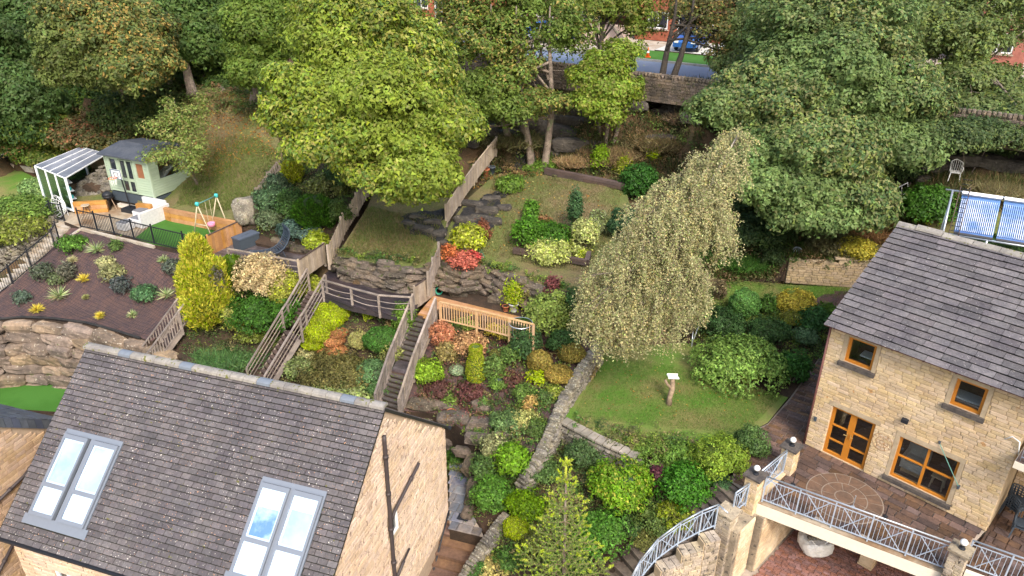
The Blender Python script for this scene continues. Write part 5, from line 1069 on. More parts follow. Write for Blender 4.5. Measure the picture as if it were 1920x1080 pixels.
for a, b in ((P(826, 602, 1.45), P(894, 618, 1.45)), (P(894, 618, 1.45), P(955, 634, 1.45)), (P(955, 634, 1.45), P(1000, 646, 1.45))): rail_run(T_, a, b, .92, 'open', mPaleT, 3)
# sleeper edgings
def sleepers(lab, pts, h, mat, n=2, cat='edging', w_=.2, name='sleeper_wall'):
    pts = [np.asarray(p, float) for p in pts]; T_ = thing(name, lab, cat, pts[0])
    for a, b in zip(pts, pts[1:]):
        L = np.linalg.norm(b-a); k = max(1, round(L/2.2))
        for j in range(n):
            for i in range(k): m = MB(); m.bar(a+(b-a)*i/k+(b-a)/L*.008+UP*(h/n*(j+.5)), a+(b-a)*(i+1)/k-(b-a)/L*.008+UP*(h/n*(j+.5)), w_, h/n-.012); m.build('sleeper', mat, T_)
sleepers('dark timber edging along the front of the island bed on the central lawn', [P(962, 474, 3.25), P(1030, 485, 3.2), P(1100, 497, 3.15)], .26, mBrT)
sleepers('dark timber edging at the right end of the island bed', [P(1100, 497, 3.15), P(1104, 480, 3.3)], .26, mBrT)
sleepers('dark timber edging between the central lawn and the tall dry grasses', [P(1022, 326, 4.35), P(1095, 340, 4.3), P(1172, 356, 4.2)], .35, mBrT, w_=.3)
sleepers('bright orange sleeper wall left of the white steps on the upper terrace', [P(138, 388, 2.92)-UP*.32+V3(.1, -.12, 0), P(202, 375, 3.2)-UP*.6+V3(0, -.14, 0)], .64, mOrT, 3)
sleepers('short orange sleeper wall right of the white steps under the summerhouse', [P(258, 380.5, 3.2)-UP*.6+V3(0, -.14, 0), P(286, 383, 3.2)-UP*.6+V3(0, -.14, 0)], .64, mOrT, 3)
sleepers('long orange sleeper edging behind the artificial lawn', [P(300, 386, 3.2)-UP*.6+V3(0, -.14, 0), P(322, 392.5, 3.2)-UP*.6+V3(0, -.14, 0), P(445, 414.5, 3.25)-UP*.65+V3(0, -.14, 0)], .68, mOrT, 3)
# ================================================================ upper left terrace things
def obox(m, O, ax, c, sz, a=None): m.box(O+ax[0]*c[0]+ax[1]*c[1]+ax[2]*c[2], sz, ax, a)
# summerhouse: front left corner, front right corner, right back corner
s0, s1, s2 = P(212, 359, 3.45), P(291, 374, 3.45), P(342, 346, 3.45)
se = nrm((s1-s0)*V3(1, 1, 0)); si = V3(-se[1], se[0], 0); SW_ = np.linalg.norm((s1-s0)[:2]); SD_ = np.linalg.norm((s2-s1)[:2]); SHH = 2.05
T_ = thing('summerhouse', 'pale green summerhouse with dark blue grey roof and glazed doors', 'summerhouse', s0-UP*.3)
sf = lambda a, b, z: s0+se*a+si*b+UP*z
m = MB(); m.box(sf(SW_/2, SD_/2, -.2), (SW_+.06, SD_+.06, .5), (se, si, UP), 0); m.build('base', mGreyP, T_)
m = MB(); wz = (SHH+.3)/2; H1 = [(SW_*.10, SW_*.25, .95, 1.8), (SW_*.33, SW_*.63, .12, 1.85), (SW_*.71, SW_*.88, .95, 1.75)]
wall_with_holes(m, sf(0, 0, .1), se, -si, 0, SW_, 0, SHH, H1, .06); H2 = [(SD_*.22, SD_*.80, .85, 1.75)]
wall_with_holes(m, sf(SW_, 0, .1), si, se, .06, SD_-.06, 0, SHH+.12, H2, .06); m.box(sf(.03, SD_/2, 1.1), (.06, SD_-.12, SHH), (se, si, UP), 0); m.box(sf(SW_/2, SD_-.03, 1.15), (SW_-.0, .06, SHH+.1), (se, si, UP), 0)
bw_ = m.build('wall', mGreen, T_)
nb = 15
for i in range(nb):
    z = .12+i*(SHH-.04)/nb; hb = (SHH-.04)/nb
    def segs(W_, holes): 
        xs = [(0.05, W_-.05)]
        for (a, b, c, d) in holes:
            if c+.06 < z+hb*.6 and z+hb*.4 < d+.14: xs = [q for (u, v) in xs for q in ((u, min(v, a-.04)), (max(u, b+.04), v)) if q[1]-q[0] > .05]
        return xs
    for (u, v) in segs(SW_, H1): m = MB(); ax = (se, nrm(-si+UP*-.12), nrm(UP-si*.12)); m.box(sf((u+v)/2, -.012, z+hb/2), (v-u, .035, hb*.86), (se, -si, nrm(UP+si*.1))); m.build('cladding_board', mGreen, bw_)
    for (u, v) in segs(SD_, H2): m = MB(); m.box(sf(SW_+.012, (u+v)/2, z+hb/2), (v-u, .035, hb*.86), (si, se, nrm(UP-se*.1))); m.build('cladding_board', mGreen, bw_)
for (a, b) in ((0, 0), (SW_, 0), (SW_, SD_)): m = MB(); m.box(sf(a, b, 1.12), (.1, .1, SHH+.02), (se, si, UP)); m.build('corner_board', mGreen, T_)
mDG = M('dark_window_glass', (.02, .024, .035), .12, var=0, spec=.8); mBrI = M('brown_blind', (.24, .10, .05), .8)
def shwin(nm, ex, ou, O, a, b, c, d, gm):
    F = MB(); frame_rect(F, O, ex, ou, a-.04, b+.04, c+.06, d+.14, .05, .05, .01); f = F.build(nm, mGreen, T_); g = MB(); g.box(O+ex*(a+b)/2+UP*((c+d)/2+.1)-ou*.02, (b-a, .02, d-c), (ex, ou, UP)); g.build('pane', gm, f)
shwin('window', se, -si, s0, *H1[0], mDG); shwin('window', se, -si, s0, *H1[2], mBrI); shwin('window', si, se, sf(SW_, 0, 0), *H2[0], mGlass)
dx = (H1[1][0]+H1[1][1])/2
for (a, b) in ((H1[1][0], dx-.0), (dx+.0, H1[1][1])):
    F = MB(); frame_rect(F, s0+UP*.1, se, -si, a+.004, b-.004, .06, 1.83, .05, .06, .01); F.box(s0+UP*.85+se*(a+b)/2+si*-.01, (b-a-.15, .06, .14), (se, si, UP)); f = F.build('door', mGreen, T_)
    for (c, d) in ((.24, .80), (.96, 1.82)): g = MB(); g.box(s0+se*(a+b)/2+UP*(c+d)/2+si*.01, (b-a-.1, .03, d-c), (se, si, UP)); g.build('pane', mDG, f)
m = MB(); m.box(sf(SW_-.5, SD_*.5, 1.0), (.5, 1.2, .08), (se, nrm(si+UP*.6), UP)); m.build('folded_parasol', mPlas, T_)
m = MB(); m.box(sf(SW_-1.2, SD_*.5, 1.0), (.05, SD_-.3, 1.7), (se, si, UP)); m.build('inner_wall', M('orange_inner_timber', (.35, .15, .06), .7), T_)
m = MB(); o = .18
m.prism([sf(-o, -o-.1, SHH+.12), sf(-o, SD_*.5, SHH+.42), sf(-o, SD_+o, SHH+.22), sf(-o, SD_+o, SHH+.15), sf(-o, SD_*.5, SHH+.33), sf(-o, -o-.1, SHH+.04)], se*(SW_+2*o), 0); m.build('roof', mFelt, T_, fix=True)
# greenhouse: front-left, front-right near corners
g0, g1 = P(88, 374, 2.75), P(128, 372, 2.75)
gA, gB, gC, gD2 = P(66, 311, 4.75), P(122, 334, 4.55), P(199, 289, 4.75), P(152, 276, 5.0)
T_ = thing('greenhouse', 'white framed lean-to glasshouse with tinted glazed roof', 'greenhouse', V3(gA[0], gA[1], 2.7)); m = MB()
mPoly = M('tinted_polycarbonate', (.15, .17, .22), .22, (.24, .26, .32), .8, .1, 3, spec=.8)
mWF = M('white_aluminium', (.80, .82, .86), .4, var=.03)
for a, b in ((gA, gB), (gB, gC), (gC, gD2), (gD2, gA)): m.bar(a, b, .06, .06)
rfm = m.build('roof_frame', mWF, T_)
for k in range(4):
    a, b = gA+(gB-gA)*k/4, gD2+(gC-gD2)*k/4; a2, b2 = gA+(gB-gA)*(k+1)/4, gD2+(gC-gD2)*(k+1)/4; q = UP*.02
    m = MB(); m.prism([a+q, a2+q, b2+q, b+q], UP*.012, 0); m.build('roof_pane', mPoly, T_, fix=True)
    if k: m = MB(); m.bar(a+UP*.05, b+UP*.05, .035, .03); m.build('glazing_bar', mWF, T_)
fl = lambda p, z=2.72: V3(p[0], p[1], z)
A0, B0, C0_, D0 = fl(gA), fl(gB), fl(gC, 3.0), fl(gD2, 3.2)
for a, b, k in ((gA, A0, 0), (gB, B0, 0), (gC, C0_, 0), (gD2, D0, 0)): m = MB(); m.bar(a, b, .09, .09, se); m.build('post', mWF, T_)
for k in (.33, .66): a = gA+(gB-gA)*k; m = MB(); m.bar(a, fl(a), .07, .06, se); m.build('post', mWF, T_)
m = MB(); m.bar(A0+UP*.05, B0+UP*.05, .09, .1); m.bar(B0+UP*.05, B0+(C0_-B0)*.6+UP*.05, .09, .1); m.build('base_rail', mWF, T_)
for k in range(3):
    a, b = gA+(gB-gA)*(k/3+.03), gA+(gB-gA)*((k+1)/3-.03); m = MB(); m.prism([fl(a, 2.8), fl(b, 2.8), b-UP*.06, a-UP*.06], nrm(np.cross(gB-gA, UP))*.01); m.build('pane', mGlassP, T_, fix=True)
m = MB(); m.prism([A0+UP*.1, D0+UP*.1, gD2-UP*.1, gA-UP*.1], nrm(np.cross(gD2-gA, UP))*.01); m.build('side_pane', mGlassP, T_, fix=True)
for i, (cx, col) in enumerate(((.3, 'teal'), (.5, 'green'), (.7, 'teal'))):
    p = A0+(B0-A0)*cx+nrm((D0-A0)*V3(1, 1, 0))*.5; 
t2 = thing('shelving', 'white shelves with teal and green pots inside the glasshouse', 'shelves', A0+(B0-A0)*.55+V3(.3, .6, 0)); c = rootloc(t2)
for z in (.35, .8, 1.25): m = MB(); m.box(c+UP*z, (.9, .3, .03), (hd, hn, UP)); m.build('shelf', mPlastW, t2)
for i in range(8): m = MB(); q = c+hd*((i % 4)*.2-.3)+UP*(.37 if i < 4 else .82); m.lathe(q, [(.05, 0), (.075, .16), (.07, .17)], 8); m.build('pot', mTeal if i % 2 else mHose, t2)
# white steps, basketball hoop, barbecue, sofa
wa, wb = P(212, 390, 2.6), P(252, 397, 2.6); wd = nrm(wb-wa); wi = V3(-wd[1], wd[0], 0); wa = wa+wi*.12; wb = wb+wi*.12; T_ = thing('garden_steps', 'pale concrete steps leading up to the summerhouse doors', 'steps', wa)
for k in range(3): m = MB(); m.box((wa+wb)/2+wi*(.3+k*.38)+UP*(.1+.2*k), (1.25-.05*k, .42 if k < 2 else .8, .2), (wd, wi, UP)); m.build('step', M('pale_step', (.68, .65, .61), .8, (.55, .50, .45), 2, .12, 8) if k == 0 else bpy.data.materials['pale_step'], T_)
p = P(246, 396, 2.6); T_ = thing('basketball_hoop', 'freestanding basketball hoop with white board and orange rim', 'basketball hoop', p)
m = MB(); m.tube([p+UP*.1, p+V3(-.05, .0, 1.0)+0, p+V3(-.12, 0, 1.9)], .035, 8); m.build('pole', mBlack, T_)
m = MB(); m.box(p+V3(-.0, .0, .1), (.75, .6, .2), (se, si, UP)); m.build('base', mBlack, T_)
bb = p+V3(-.15, -.3, 2.15); m = MB(); m.box(bb, (.72, .03, .5), (se, si, UP)); bd = m.build('backboard', mPlastW, T_)
F = MB(); frame_rect(F, bb-UP*.0, se, -si, -.36, .36, -.25, .25, .035, .02, .03); F.build('border', M('slate_blue_paint', (.08, .13, .2), .5), bd); F = MB(); frame_rect(F, bb, se, -si, -.15, .15, -.16, .1, .025, .02, .03); F.build('target_square', M('slate_blue_paint2', (.08, .13, .2), .5), bd)
m = MB(); ring(m, bb-si*.26-UP*.14, se, si, .2, .014); m.build('rim', mOrange, T_); m = MB()
for q in range(10): t = q*math.pi/5; e = se*math.cos(t)+si*math.sin(t); m.tube([bb-si*.26-UP*.14+e*.2, bb-si*.26-UP*.52+e*.11], .008, 4)
ring(m, bb-si*.26-UP*.35, se, si, .15, .007); m.build('net', mPlastW, T_)
m = MB(); m.bar(p+V3(-.12, 0, 1.9), bb+si*.03, .05, .05); m.build('arm', mBlack, T_)
p = P(208, 392, 2.6); T_ = thing('kettle_barbecue', 'black kettle barbecue beside the pale steps', 'barbecue', p); m = MB(); m.lathe(p+UP*.78, [(.02, -.25), (.18, -.2), (.27, -.08), (.29, 0)], 16); m.build('bowl', mBlack, T_, True); m = MB(); m.lathe(p+UP*.78, [(.29, .005), (.25, .12), (.13, .2), (.02, .22)], 16); m.tube([p+UP*1.0+V3(-.05, 0, 0), p+UP*1.05, p+UP*1.0+V3(.05, 0, 0)], .012, 5); m.build('lid', mBlack, T_, True)
for q in range(3): t = q*2.1; m = MB(); m.bar(p+V3(.15*math.cos(t), .15*math.sin(t), .6), p+V3(.32*math.cos(t), .32*math.sin(t), 0), .03, .03, se); m.build('leg', M('bare_wood_leg', (.4, .28, .2), .7) if q == 0 else bpy.data.materials['bare_wood_leg'], T_)
p = P(164, 402, 2.6); T_ = thing('garden_stool', 'small rusty brown stand beside the orange sleeper wall', 'stand', p); m = MB(); m.lathe(p, [(.2, .48), (.22, .5), (.2, .54)], 12); m.build('top', mConcB, T_)
for q in range(3): t = q*2.1; m = MB(); m.bar(p+V3(.08*math.cos(t), .08*math.sin(t), .5), p+V3(.25*math.cos(t), .25*math.sin(t), 0), .03, .03, se); m.build('leg', mBrT, T_)
# big white sofa corner unit
f0, f1, f2, f3_ = P(268, 429, 2.62), P(322, 407, 2.62), P(278, 386, 2.62), P(228, 412, 2.62)
fx = nrm((f1-f0)*V3(1, 1, 0)); fy = V3(-fx[1], fx[0], 0); FL = np.linalg.norm((f1-f0)[:2]); T_ = thing('garden_sofa', 'large white corner sofa with grey seat pads on the upper terrace', 'sofa', f0)
mWW = M('white_wicker', (.60, .60, .62), .7, (.52, .52, .55), 8, .08, 30, bump=.4); ff = lambda a, b, z: f0+fx*a+fy*b+UP*z
m = MB(); m.box(ff(FL/2, .08, .38), (FL, .16, .76), (fx, fy, UP)); m.build('back_panel', mWW, T_); m = MB(); m.box(ff(FL-.08, .95, .45), (.16, 1.58, .9), (fx, fy, UP)); m.build('back_panel', mWW, T_)
m = MB(); m.box(ff(FL/2-.1, .58, .2), (FL-.2, .82, .36), (fx, fy, UP)); m.box(ff(FL-.55, 1.35, .2), (.76, .72, .35), (fx, fy, UP)); m.build('seat', mWW, T_)
for a, b, c, d in ((.42, .58, .62, .62), (1.2, .58, .34, .34), (.05, .6, .1, .1)):
    if c > .3: m = MB(); m.box(ff(a, b, .405), (c, d, .06), (fx, fy, UP)); m.build('cushion', mCush, T_)
m = MB(); m.box(ff(-.35, .75, .2), (.55, .6, .36), (fx, fy, UP)); ot = m.build('footstool', mWW, T_); m = MB(); m.box(ff(-.35, .75, .405), (.48, .5, .05), (fx, fy, UP)); m.build('cushion', mCush, ot)
m = MB(); m.box(ff(FL-.6, 1.4, .40), (.6, .5, .06), (fx, fy, UP)); m.build('cushion', mCush, T_)
# swing frame
w0, w1, w2, w3 = P(364, 443, 2.62), P(400, 450, 2.62), P(397, 430, 2.62), P(431, 433, 2.62); ta, tb = (w0+w1)/2+UP*1.75+V3(0, .0, 0), (w2+w3)/2+UP*1.75+V3(.0, .2, 0)
T_ = thing('swing_frame', 'child swing frame with pale wooden legs and teal corner caps', 'swing', (w0+w3)/2)
mPL = M('pale_round_timber', (.46, .40, .28), .7)
for a, b in ((w0, ta), (w1, ta), (w2, tb), (w3, tb)): m = MB(); m.tube([a, b], .03, 7); m.build('leg', mPL, T_, True)
m = MB(); m.tube([ta, tb], .03, 7); m.build('top_bar', M('green_tube', (.1, .22, .2), .4), T_, True); m = MB(); m.tube([w0+(ta-w0)*.4, w1+(ta-w1)*.4], .022, 6); m.build('brace', mPL, T_, True)
for q in (ta, tb): m = MB(); m.rock(q, (.17, .17, .2), seed=1, lv=2); m.build('corner_cap', mTeal, T_, True)
sm = (ta+tb)/2
for sg in (-1, 1): m = MB(); m.tube([sm+nrm(tb-ta)*.15*sg, sm+nrm(tb-ta)*.15*sg-UP*1.2], .01, 5); m.build('rope', mPL, T_)
m = MB(); m.lathe(sm-UP*1.4, [(.06, 0), (.17, .05), (.19, .22), (.16, .23), (.13, .08)], 10); m.build('baby_seat', mPink, T_, True)
# wire half dome chair near the glasshouse
p = P(122, 402, 2.6); T_ = thing('wire_chair', 'round white wire chair tipped against the metal fence corner', 'chair', p); e1, e2 = nrm(V3(.55, -.35, -.1)), nrm(V3(.1, .15, 1)); e3 = nrm(np.cross(e1, e2)); m = MB(); c = p+UP*.5
for r_ in (.55, .45, .35, .25, .15, .07): ring(m, c+e3*(.45-math.sqrt(max(0, .3-r_*r_)))*.6, e1, e2, r_, .013)
for q in range(14): t = q*math.pi/7; e = e1*math.cos(t)+e2*math.sin(t); m.tube([c+e3*(.45-math.sqrt(max(0, .3-r_*r_)))*.6+e*r_ for r_ in (.07, .25, .4, .55)], .012, 5)
m.build('shell', mPlastW, T_)
for q in (-1, 1): m = MB(); m.tube([c+e1*q*.3-UP*.1, p+e1*q*.35+V3(0, 0, 0)], .015, 5); m.build('leg', mPlastW, T_)
# black metal fences
def metal_fence(lab, pts, h=1.0, sp=.11, posts=1.45):
    pts = [np.asarray(p, float) for p in pts]; T_ = thing('metal_fence', lab, 'fence', pts[0], 'black bar fences'); k = 0; ub = unit('bar', mBlack, 'box'); rest = MB()
    for a, b in zip(pts, pts[1:]):
        L = np.linalg.norm((b-a)[:2]); d = nrm((b-a)*V3(1, 1, 0)); sd = V3(-d[1], d[0], 0)
        for z in (.1, h-.06): m = MB(); m.bar(a+UP*z, b+UP*z, .035, .035 if z < .5 else .045); m.build('rail', mBlack, T_)
        n_ = max(1, round(L/posts))
        for i in range(n_+1): p = a+(b-a)*i/n_; m = MB(); m.bar(p, p+UP*(h+.08), .055, .055, d); m.build('post', mBlack, T_)
        n_ = max(2, round(L/sp))
        for i in range(n_):
            p = a+(b-a)*(i+.5)/n_; k += 1
            if k < 280: piece('bar', ub, T_, p+UP*h*.5, (d, sd, UP), (.018, .018, h-.15))
            else: rest.box(p+UP*h*.5, (.018, .018, h-.15), (d, sd, UP))
    if rest.v: tag(rest.build('bars', mBlack, T_), kind='stuff')
metal_fence('black bar fence along the lower edge of the upper terrace', [P(152, 427, 2.58), P(215, 440, 2.55), P(290, 459, 2.55), P(348, 473, 2.5), P(392, 482, 2.3)])
metal_fence('black bar fence along the right side of the concrete garden stair', [P(-30, 575, .1), P(25, 533, .65), P(60, 503, 1.15), P(105, 466, 1.9), P(112, 452, 2.05)])
metal_fence('black bar fence along the left side of the concrete garden stair', [P(-40, 515, .6), P(18, 492, 1.0), P(72, 445, 1.8), P(100, 412, 2.5), P(122, 416, 2.55)])
metal_fence('low black fence behind the bright lower lawn under the boulders', [P(-40, 726, -3.2), P(6, 713, -3.2), P(32, 705, -3.2), P(70, 706, -3.2), P(120, 722, -3.2), P(150, 730, -3.2)], h=.7, sp=.36, posts=.72)
cst = [P(x, y, z) for x, y, z in ((138, 412, 2.5), (112, 432, 2.2), (75, 470, 1.5), (35, 508, .85), (-10, 545, .25))]
stairs('concrete_steps', 'pale concrete steps running down between the two black bar fences', cst, 15, 1.15, mConc, th=.12, tread=.6, riser=mConc)
# low path kerb along fence
m = MB()
for a, b in ((P(152, 430, 2.55), P(112, 458, 2.0)), (P(152, 430, 2.55), P(290, 463, 2.5))): m.bar(a, b, .14, .14)
k = m.build('path_kerb', mConc); tag(k, kind='structure')
# white wall far left + terrace edge
T_ = thing('white_wall', 'low white rendered wall under the climbers at the far left', 'wall', P(30, 295, 3.2)); m = MB(); a, b = P(-30, 296, 3.1), P(72, 312, 3.0); m.bar(a+UP*.25, b+UP*.25, .25, .9, a=0); m.build('wall', mCream, T_); m = MB(); m.bar(a-UP*.02+V3(.2, -.5, 0), b+V3(.2, -.5, -.02), .5, .35, a=0); m.build('ledge', mConc, T_)
# storage box, lounger
p = P(466, 462, 2.33); T_ = thing('storage_box', 'dark blue grey plastic storage box on the grey deck', 'storage box', p); bx = nrm(P(482, 452, 2.33)-P(456, 462, 2.33)); by = V3(-bx[1], bx[0], 0)
m = MB(); m.box(p+UP*.26+by*.1, (1.15, .55, .52), (bx, by, UP)); m.build('body', mGreyP, T_); m = MB(); m.box(p+UP*.565+by*.1, (1.2, .6, .07), (bx, by, UP)); m.box(p+UP*.61+by*.1, (.5, .06, .02), (bx, by, UP)); m.build('lid', M('blue_grey_lid', (.08, .10, .14), .5), T_)
p = P(512, 482, 2.33); T_ = thing('sun_lounger', 'curved dark blue grey slatted lounger on the grey deck', 'lounger', p); lx = nrm(P(540, 470, 2.33)-P(490, 482, 2.33)); ly = V3(-lx[1], lx[0], 0)
prof = [(-.95, .42), (-.7, .36), (-.4, .30), (-.1, .28), (.2, .32), (.45, .45), (.65, .68), (.78, .95), (.82, 1.2), (.78, 1.4)]
mLn = M('dark_wicker', (.04, .055, .08), .55, var=.15)
for sg in (-1, 1): m = MB(); m.tube([p+lx*a+UP*b+ly*sg*.36 for a, b in prof], .035, 6); m.build('side_frame', mLn, T_, True)
for i in range(len(prof)-1):
    for q in (.15, .5, .85): a, b = prof[i][0]+(prof[i+1][0]-prof[i][0])*q, prof[i][1]+(prof[i+1][1]-prof[i][1])*q; m = MB(); m.bar(p+lx*a+UP*b-ly*.36, p+lx*a+UP*b+ly*.36, .06, .02); m.build('slat', mLn, T_)
for a in (-.5, .4):
    for sg in (-1, 1): m = MB(); m.bar(p+lx*a+ly*sg*.3+UP*.3, p+lx*a*1.2+ly*sg*.33, .03, .03, ly); m.build('leg', mLn, T_)
# pots and small things
def pot(lab, p, r, h, mat, plant=None, nm='plant_pot'):
    T_ = thing(nm, lab, 'pot', p); m = MB(); m.lathe(p, [(r*.7, 0), (r*.95, h*.85), (r*1.08, h*.86), (r*1.08, h), (r*.9, h), (r*.88, h*.88)], 16, cap=False); m.lathe(p, [(r*.68, .005), (.001, .005)], 16, cap=False); m.build('pot', mat, T_, True); m = MB(); m.lathe(p+UP*h*.86, [(.001, .01), (r*.9, 0)], 12, cap=False); m.build('soil', mSoil, T_); return p+UP*h*.9
pot('white pot holding the bare rim of the red maple beside the lawn edge', ongr(G(876, 522)), .2, .36, mPotW)
ypp = pot('white glazed pot with a tall yellow green plant on the dark walkway', ongr(G(963, 583)), .21, .38, mPotW)
pot('small terracotta pot beside the white glazed pot on the walkway', ongr(G(948, 583)), .15, .26, mTerra)
pot('tall terracotta pot at the upper end of the lawn fence', ongr(G(911, 336)), .2, .6, mTerra)
pot('dark grey pot beside the tall terracotta pot at the lawn fence', ongr(G(922, 330)), .2, .55, mGreyP)
pot('terracotta bowl with small flowers on the rockery beside the gable', ongr(G(848, 826)), .19, .2, mTerra)
p = ongr(G(823, 552))+UP*.15; T_ = thing('hose_reel', 'coiled green garden hose beside the pale timber screen', 'hose', p); m = MB()
for q in range(5): ring(m, p+V3(0, q*.03, 0), V3(1, 0, 0), V3(0, .3, 1), .14+.015*(q % 2), .018)
m.build('hose', mHose, T_)
p = P(976, 634, 1.5); T_ = thing('glass_table', 'round glass topped garden table behind the new balustrade', 'table', p); m = MB(); m.lathe(p+UP*.7, [(.46, 0), (.46, .012)], 28); m.build('tabletop', glass('table_glass', (.45, .52, .56), .25, .08), T_); m = MB(); ring(m, p+UP*.7, V3(1, 0, 0), V3(0, 1, 0), .47, .018, 28); m.build('rim', mGalv, T_)
for q in range(4): t = q*math.pi/2+.4; m = MB(); m.tube([p+V3(.4*math.cos(t), .4*math.sin(t), .7), p+V3(.3*math.cos(t), .3*math.sin(t), 0)], .014, 6); m.build('leg', mGreyP, T_)
# bird table on the lawn: crooked log with white tray
p = G(1254, 758); tp = p+V3(.12, .35, 1.0); T_ = thing('bird_table', 'crooked log standing on the lawn with a small white tray on top', 'bird table', p)
m = MB(); m.tube([p-UP*.05, p+V3(.02, .06, .3), p+V3(.10, .16, .6), tp], [.13, .1, .11, .085], 9); m.tube([p+V3(.10, .16, .6), p+V3(-.1, .2, .78), p+V3(-.2, .2, .98)], [.07, .055, .045], 7); m.build('log', mStump, T_, True)
m = MB(); m.box(tp+UP*.03, (.42, .3, .03), np.array([[.97, .1, -.1], [-.1, .97, 0], [.1, 0, .99]])); m.build('tray', mPlastW, T_)
for (a, b, c, d) in ((0, .14, .42, .02), (0, -.14, .42, .02)): m = MB(); m.box(tp+V3(a, b, .055), (c, d, .04)); m.build('tray_edge', mPlastW, T_)
# metal ladders, poles
T_ = thing('metal_pole', 'thin leaning metal pole frame beside the weeping birch above the lawn', 'pole', G(1295, 648)); a = G(1296, 648); b = PD(1331, 556, depth(a)+.6); m = MB(); m.tube([a, b], .03, 7); m.build('pole', mGalv, T_, True); m = MB(); m.tube([a-V3(.0, .1, 0), a+(b-a)*.42+V3(-.25, 0, 0)], .025, 6); m.build('strut', mGalv, T_, True)
T_ = thing('metal_handrail', 'pale metal handrail slanting down the rough bank below the big grey green trees', 'railing', G(1640, 395)); a, b = PD(1637, 392, depth(G(1640, 395))-.3), PD(1702, 361, depth(G(1700, 362))-.5)
m = MB(); m.tube([a, b, b+V3(.6, 0, 0)], .035, 7); m.build('hand_rail', mWF, T_, True)
for k in range(7): q = a+(b-a)*k/6; m = MB(); m.tube([q, q+V3(.05, .3, .38)], .018, 5); m.build('bar', mWF, T_, True)
m = MB(); m.tube([a+V3(.05, .3, .4), b+V3(.05, .3, .4)], .025, 6); m.build('upper_rail', mWF, T_, True)
for q in (a, b): m = MB(); m.tube([q+UP*.5, q-UP*.8], .03, 6); m.build('post', mBrT, T_, True)
m = MB(); m.prism([a+V3(.05, .32, -.02), b+V3(.05, .32, -.02), b+V3(.1, .9, -.3), a+V3(.1, .9, -.3)], UP*.02); m.build('dark_panel', mBlackP, T_, fix=True)
T_ = thing('wire_ornament', 'round wire garden ornament on a dark stump beside the buff wall', 'ornament', G(1485, 520)); c = rootloc(T_)+UP*1.35; m = MB()
for q in range(6): t = q*math.pi/6; ring(m, c, V3(math.cos(t), math.sin(t), 0), UP, .24, .012)
m.build('wire_ball', mGalv, T_); m = MB(); m.tube([c-UP*.2, rootloc(T_)], [.13, .2], 8); m.build('stump', mStump, T_, True); m = MB(); m.tube([c-UP*.3, c+V3(-.7, .1, -.6), c+V3(-1.1, .1, -.75)], .06, 6); m.build('branch', mBarkD, T_, True)
T_ = thing('fallen_log', 'dark fallen log lying on the bank behind the buff wall', 'log', G(1500, 487)); m = MB(); m.tube([G(1488, 492)+UP*.3, G(1520, 487)+UP*.45, G(1560, 485)+UP*.3], [.1, .09, .05], 7); m.build('log', mBarkD, T_, True)
# bamboo trellis far left
T_ = thing('trellis', 'broken grey trellis strip in the climbers behind the glasshouse', 'trellis', G(90, 272)); a, b = PD(48, 262, depth(G(90, 272))), PD(115, 286, depth(G(115, 288))); m = MB(); m.bar(a, b, .03, .04); m.bar(a+UP*.3, b+UP*.3, .03, .04)
for k in range(14): q = a+(b-a)*k/13; m.bar(q+V3(0, 0, -.05), q+V3(.12, 0, .36), .02, .03, V3(0, 1, 0))
m.build('lattice', mGreyT, T_)
# solar tube panels on a raised frame behind the right house
mTubeB = M('blue_vacuum_tube', (.02, .085, .29), .25, (.05, .15, .38), 1.3, .05, 3, spec=.5); mTubeW = M('white_reflector_slat', (.48, .55, .70), .35, (.16, .30, .62), 1.2, .08, 3)
sp0 = P(1768, 437, 5.4); Dp = depth(sp0); T_ = thing('solar_frame', 'galvanised frame carrying blue and white solar tube panels behind the right roof', 'solar panel frame', V3(sp0[0], sp0[1], gz_at(sp0[0], sp0[1])))
br = PD(1925, 462, Dp-1.2); ex_ = nrm((br-sp0)*V3(1, 1, 0)); ny = V3(-ex_[1], ex_[0], 0); ny = ny if ny@FW > 0 else -ny
upv = nrm(UP*.80+ny*.60); PHt = 2.35
# solve height so that the top lands near y=352
for _ in range(20):
    q = sp0+upv*PHt; yy = 540-FPX*((q-CAM)@UC)/depth(q); PHt += (yy-357)*.01
W_ = 4.6; F0 = lambda a, b, o=0: sp0+ex_*a+upv*b+np.cross(ex_, upv)*o
fo = np.cross(ex_, upv); fo = fo if fo@FW < 0 else -fo; F0 = lambda a, b, o=0: sp0+ex_*a+upv*b+fo*o
m = MB(); m.tube([F0(-.05, 0), F0(W_, 0)], .045, 8); m.build('bottom_rail', mGalv, T_, True); m = MB(); m.tube([F0(-.25, PHt), F0(W_, PHt)], .04, 8); m.build('top_rail', mGalv, T_, True)
m = MB(); m.tube([F0(0, -.6), F0(0, PHt)], .045, 8); m.build('post', mGalv, T_, True)
for a in (.0, 1.55, 3.2): q = F0(a, 0); m = MB(); m.tube([q, V3(q[0], q[1], gz_at(q[0], q[1])-.1)], .045, 8); m.build('post', mGalv, T_, True)
m = MB(); m.tube([F0(.0, 1.5), V3(*(F0(0, 0)+ny*1.6)[:2], gz_at(*(F0(0, 0)+ny*1.6)[:2]))], .035, 6); m.build('strut', mGalv, T_, True)
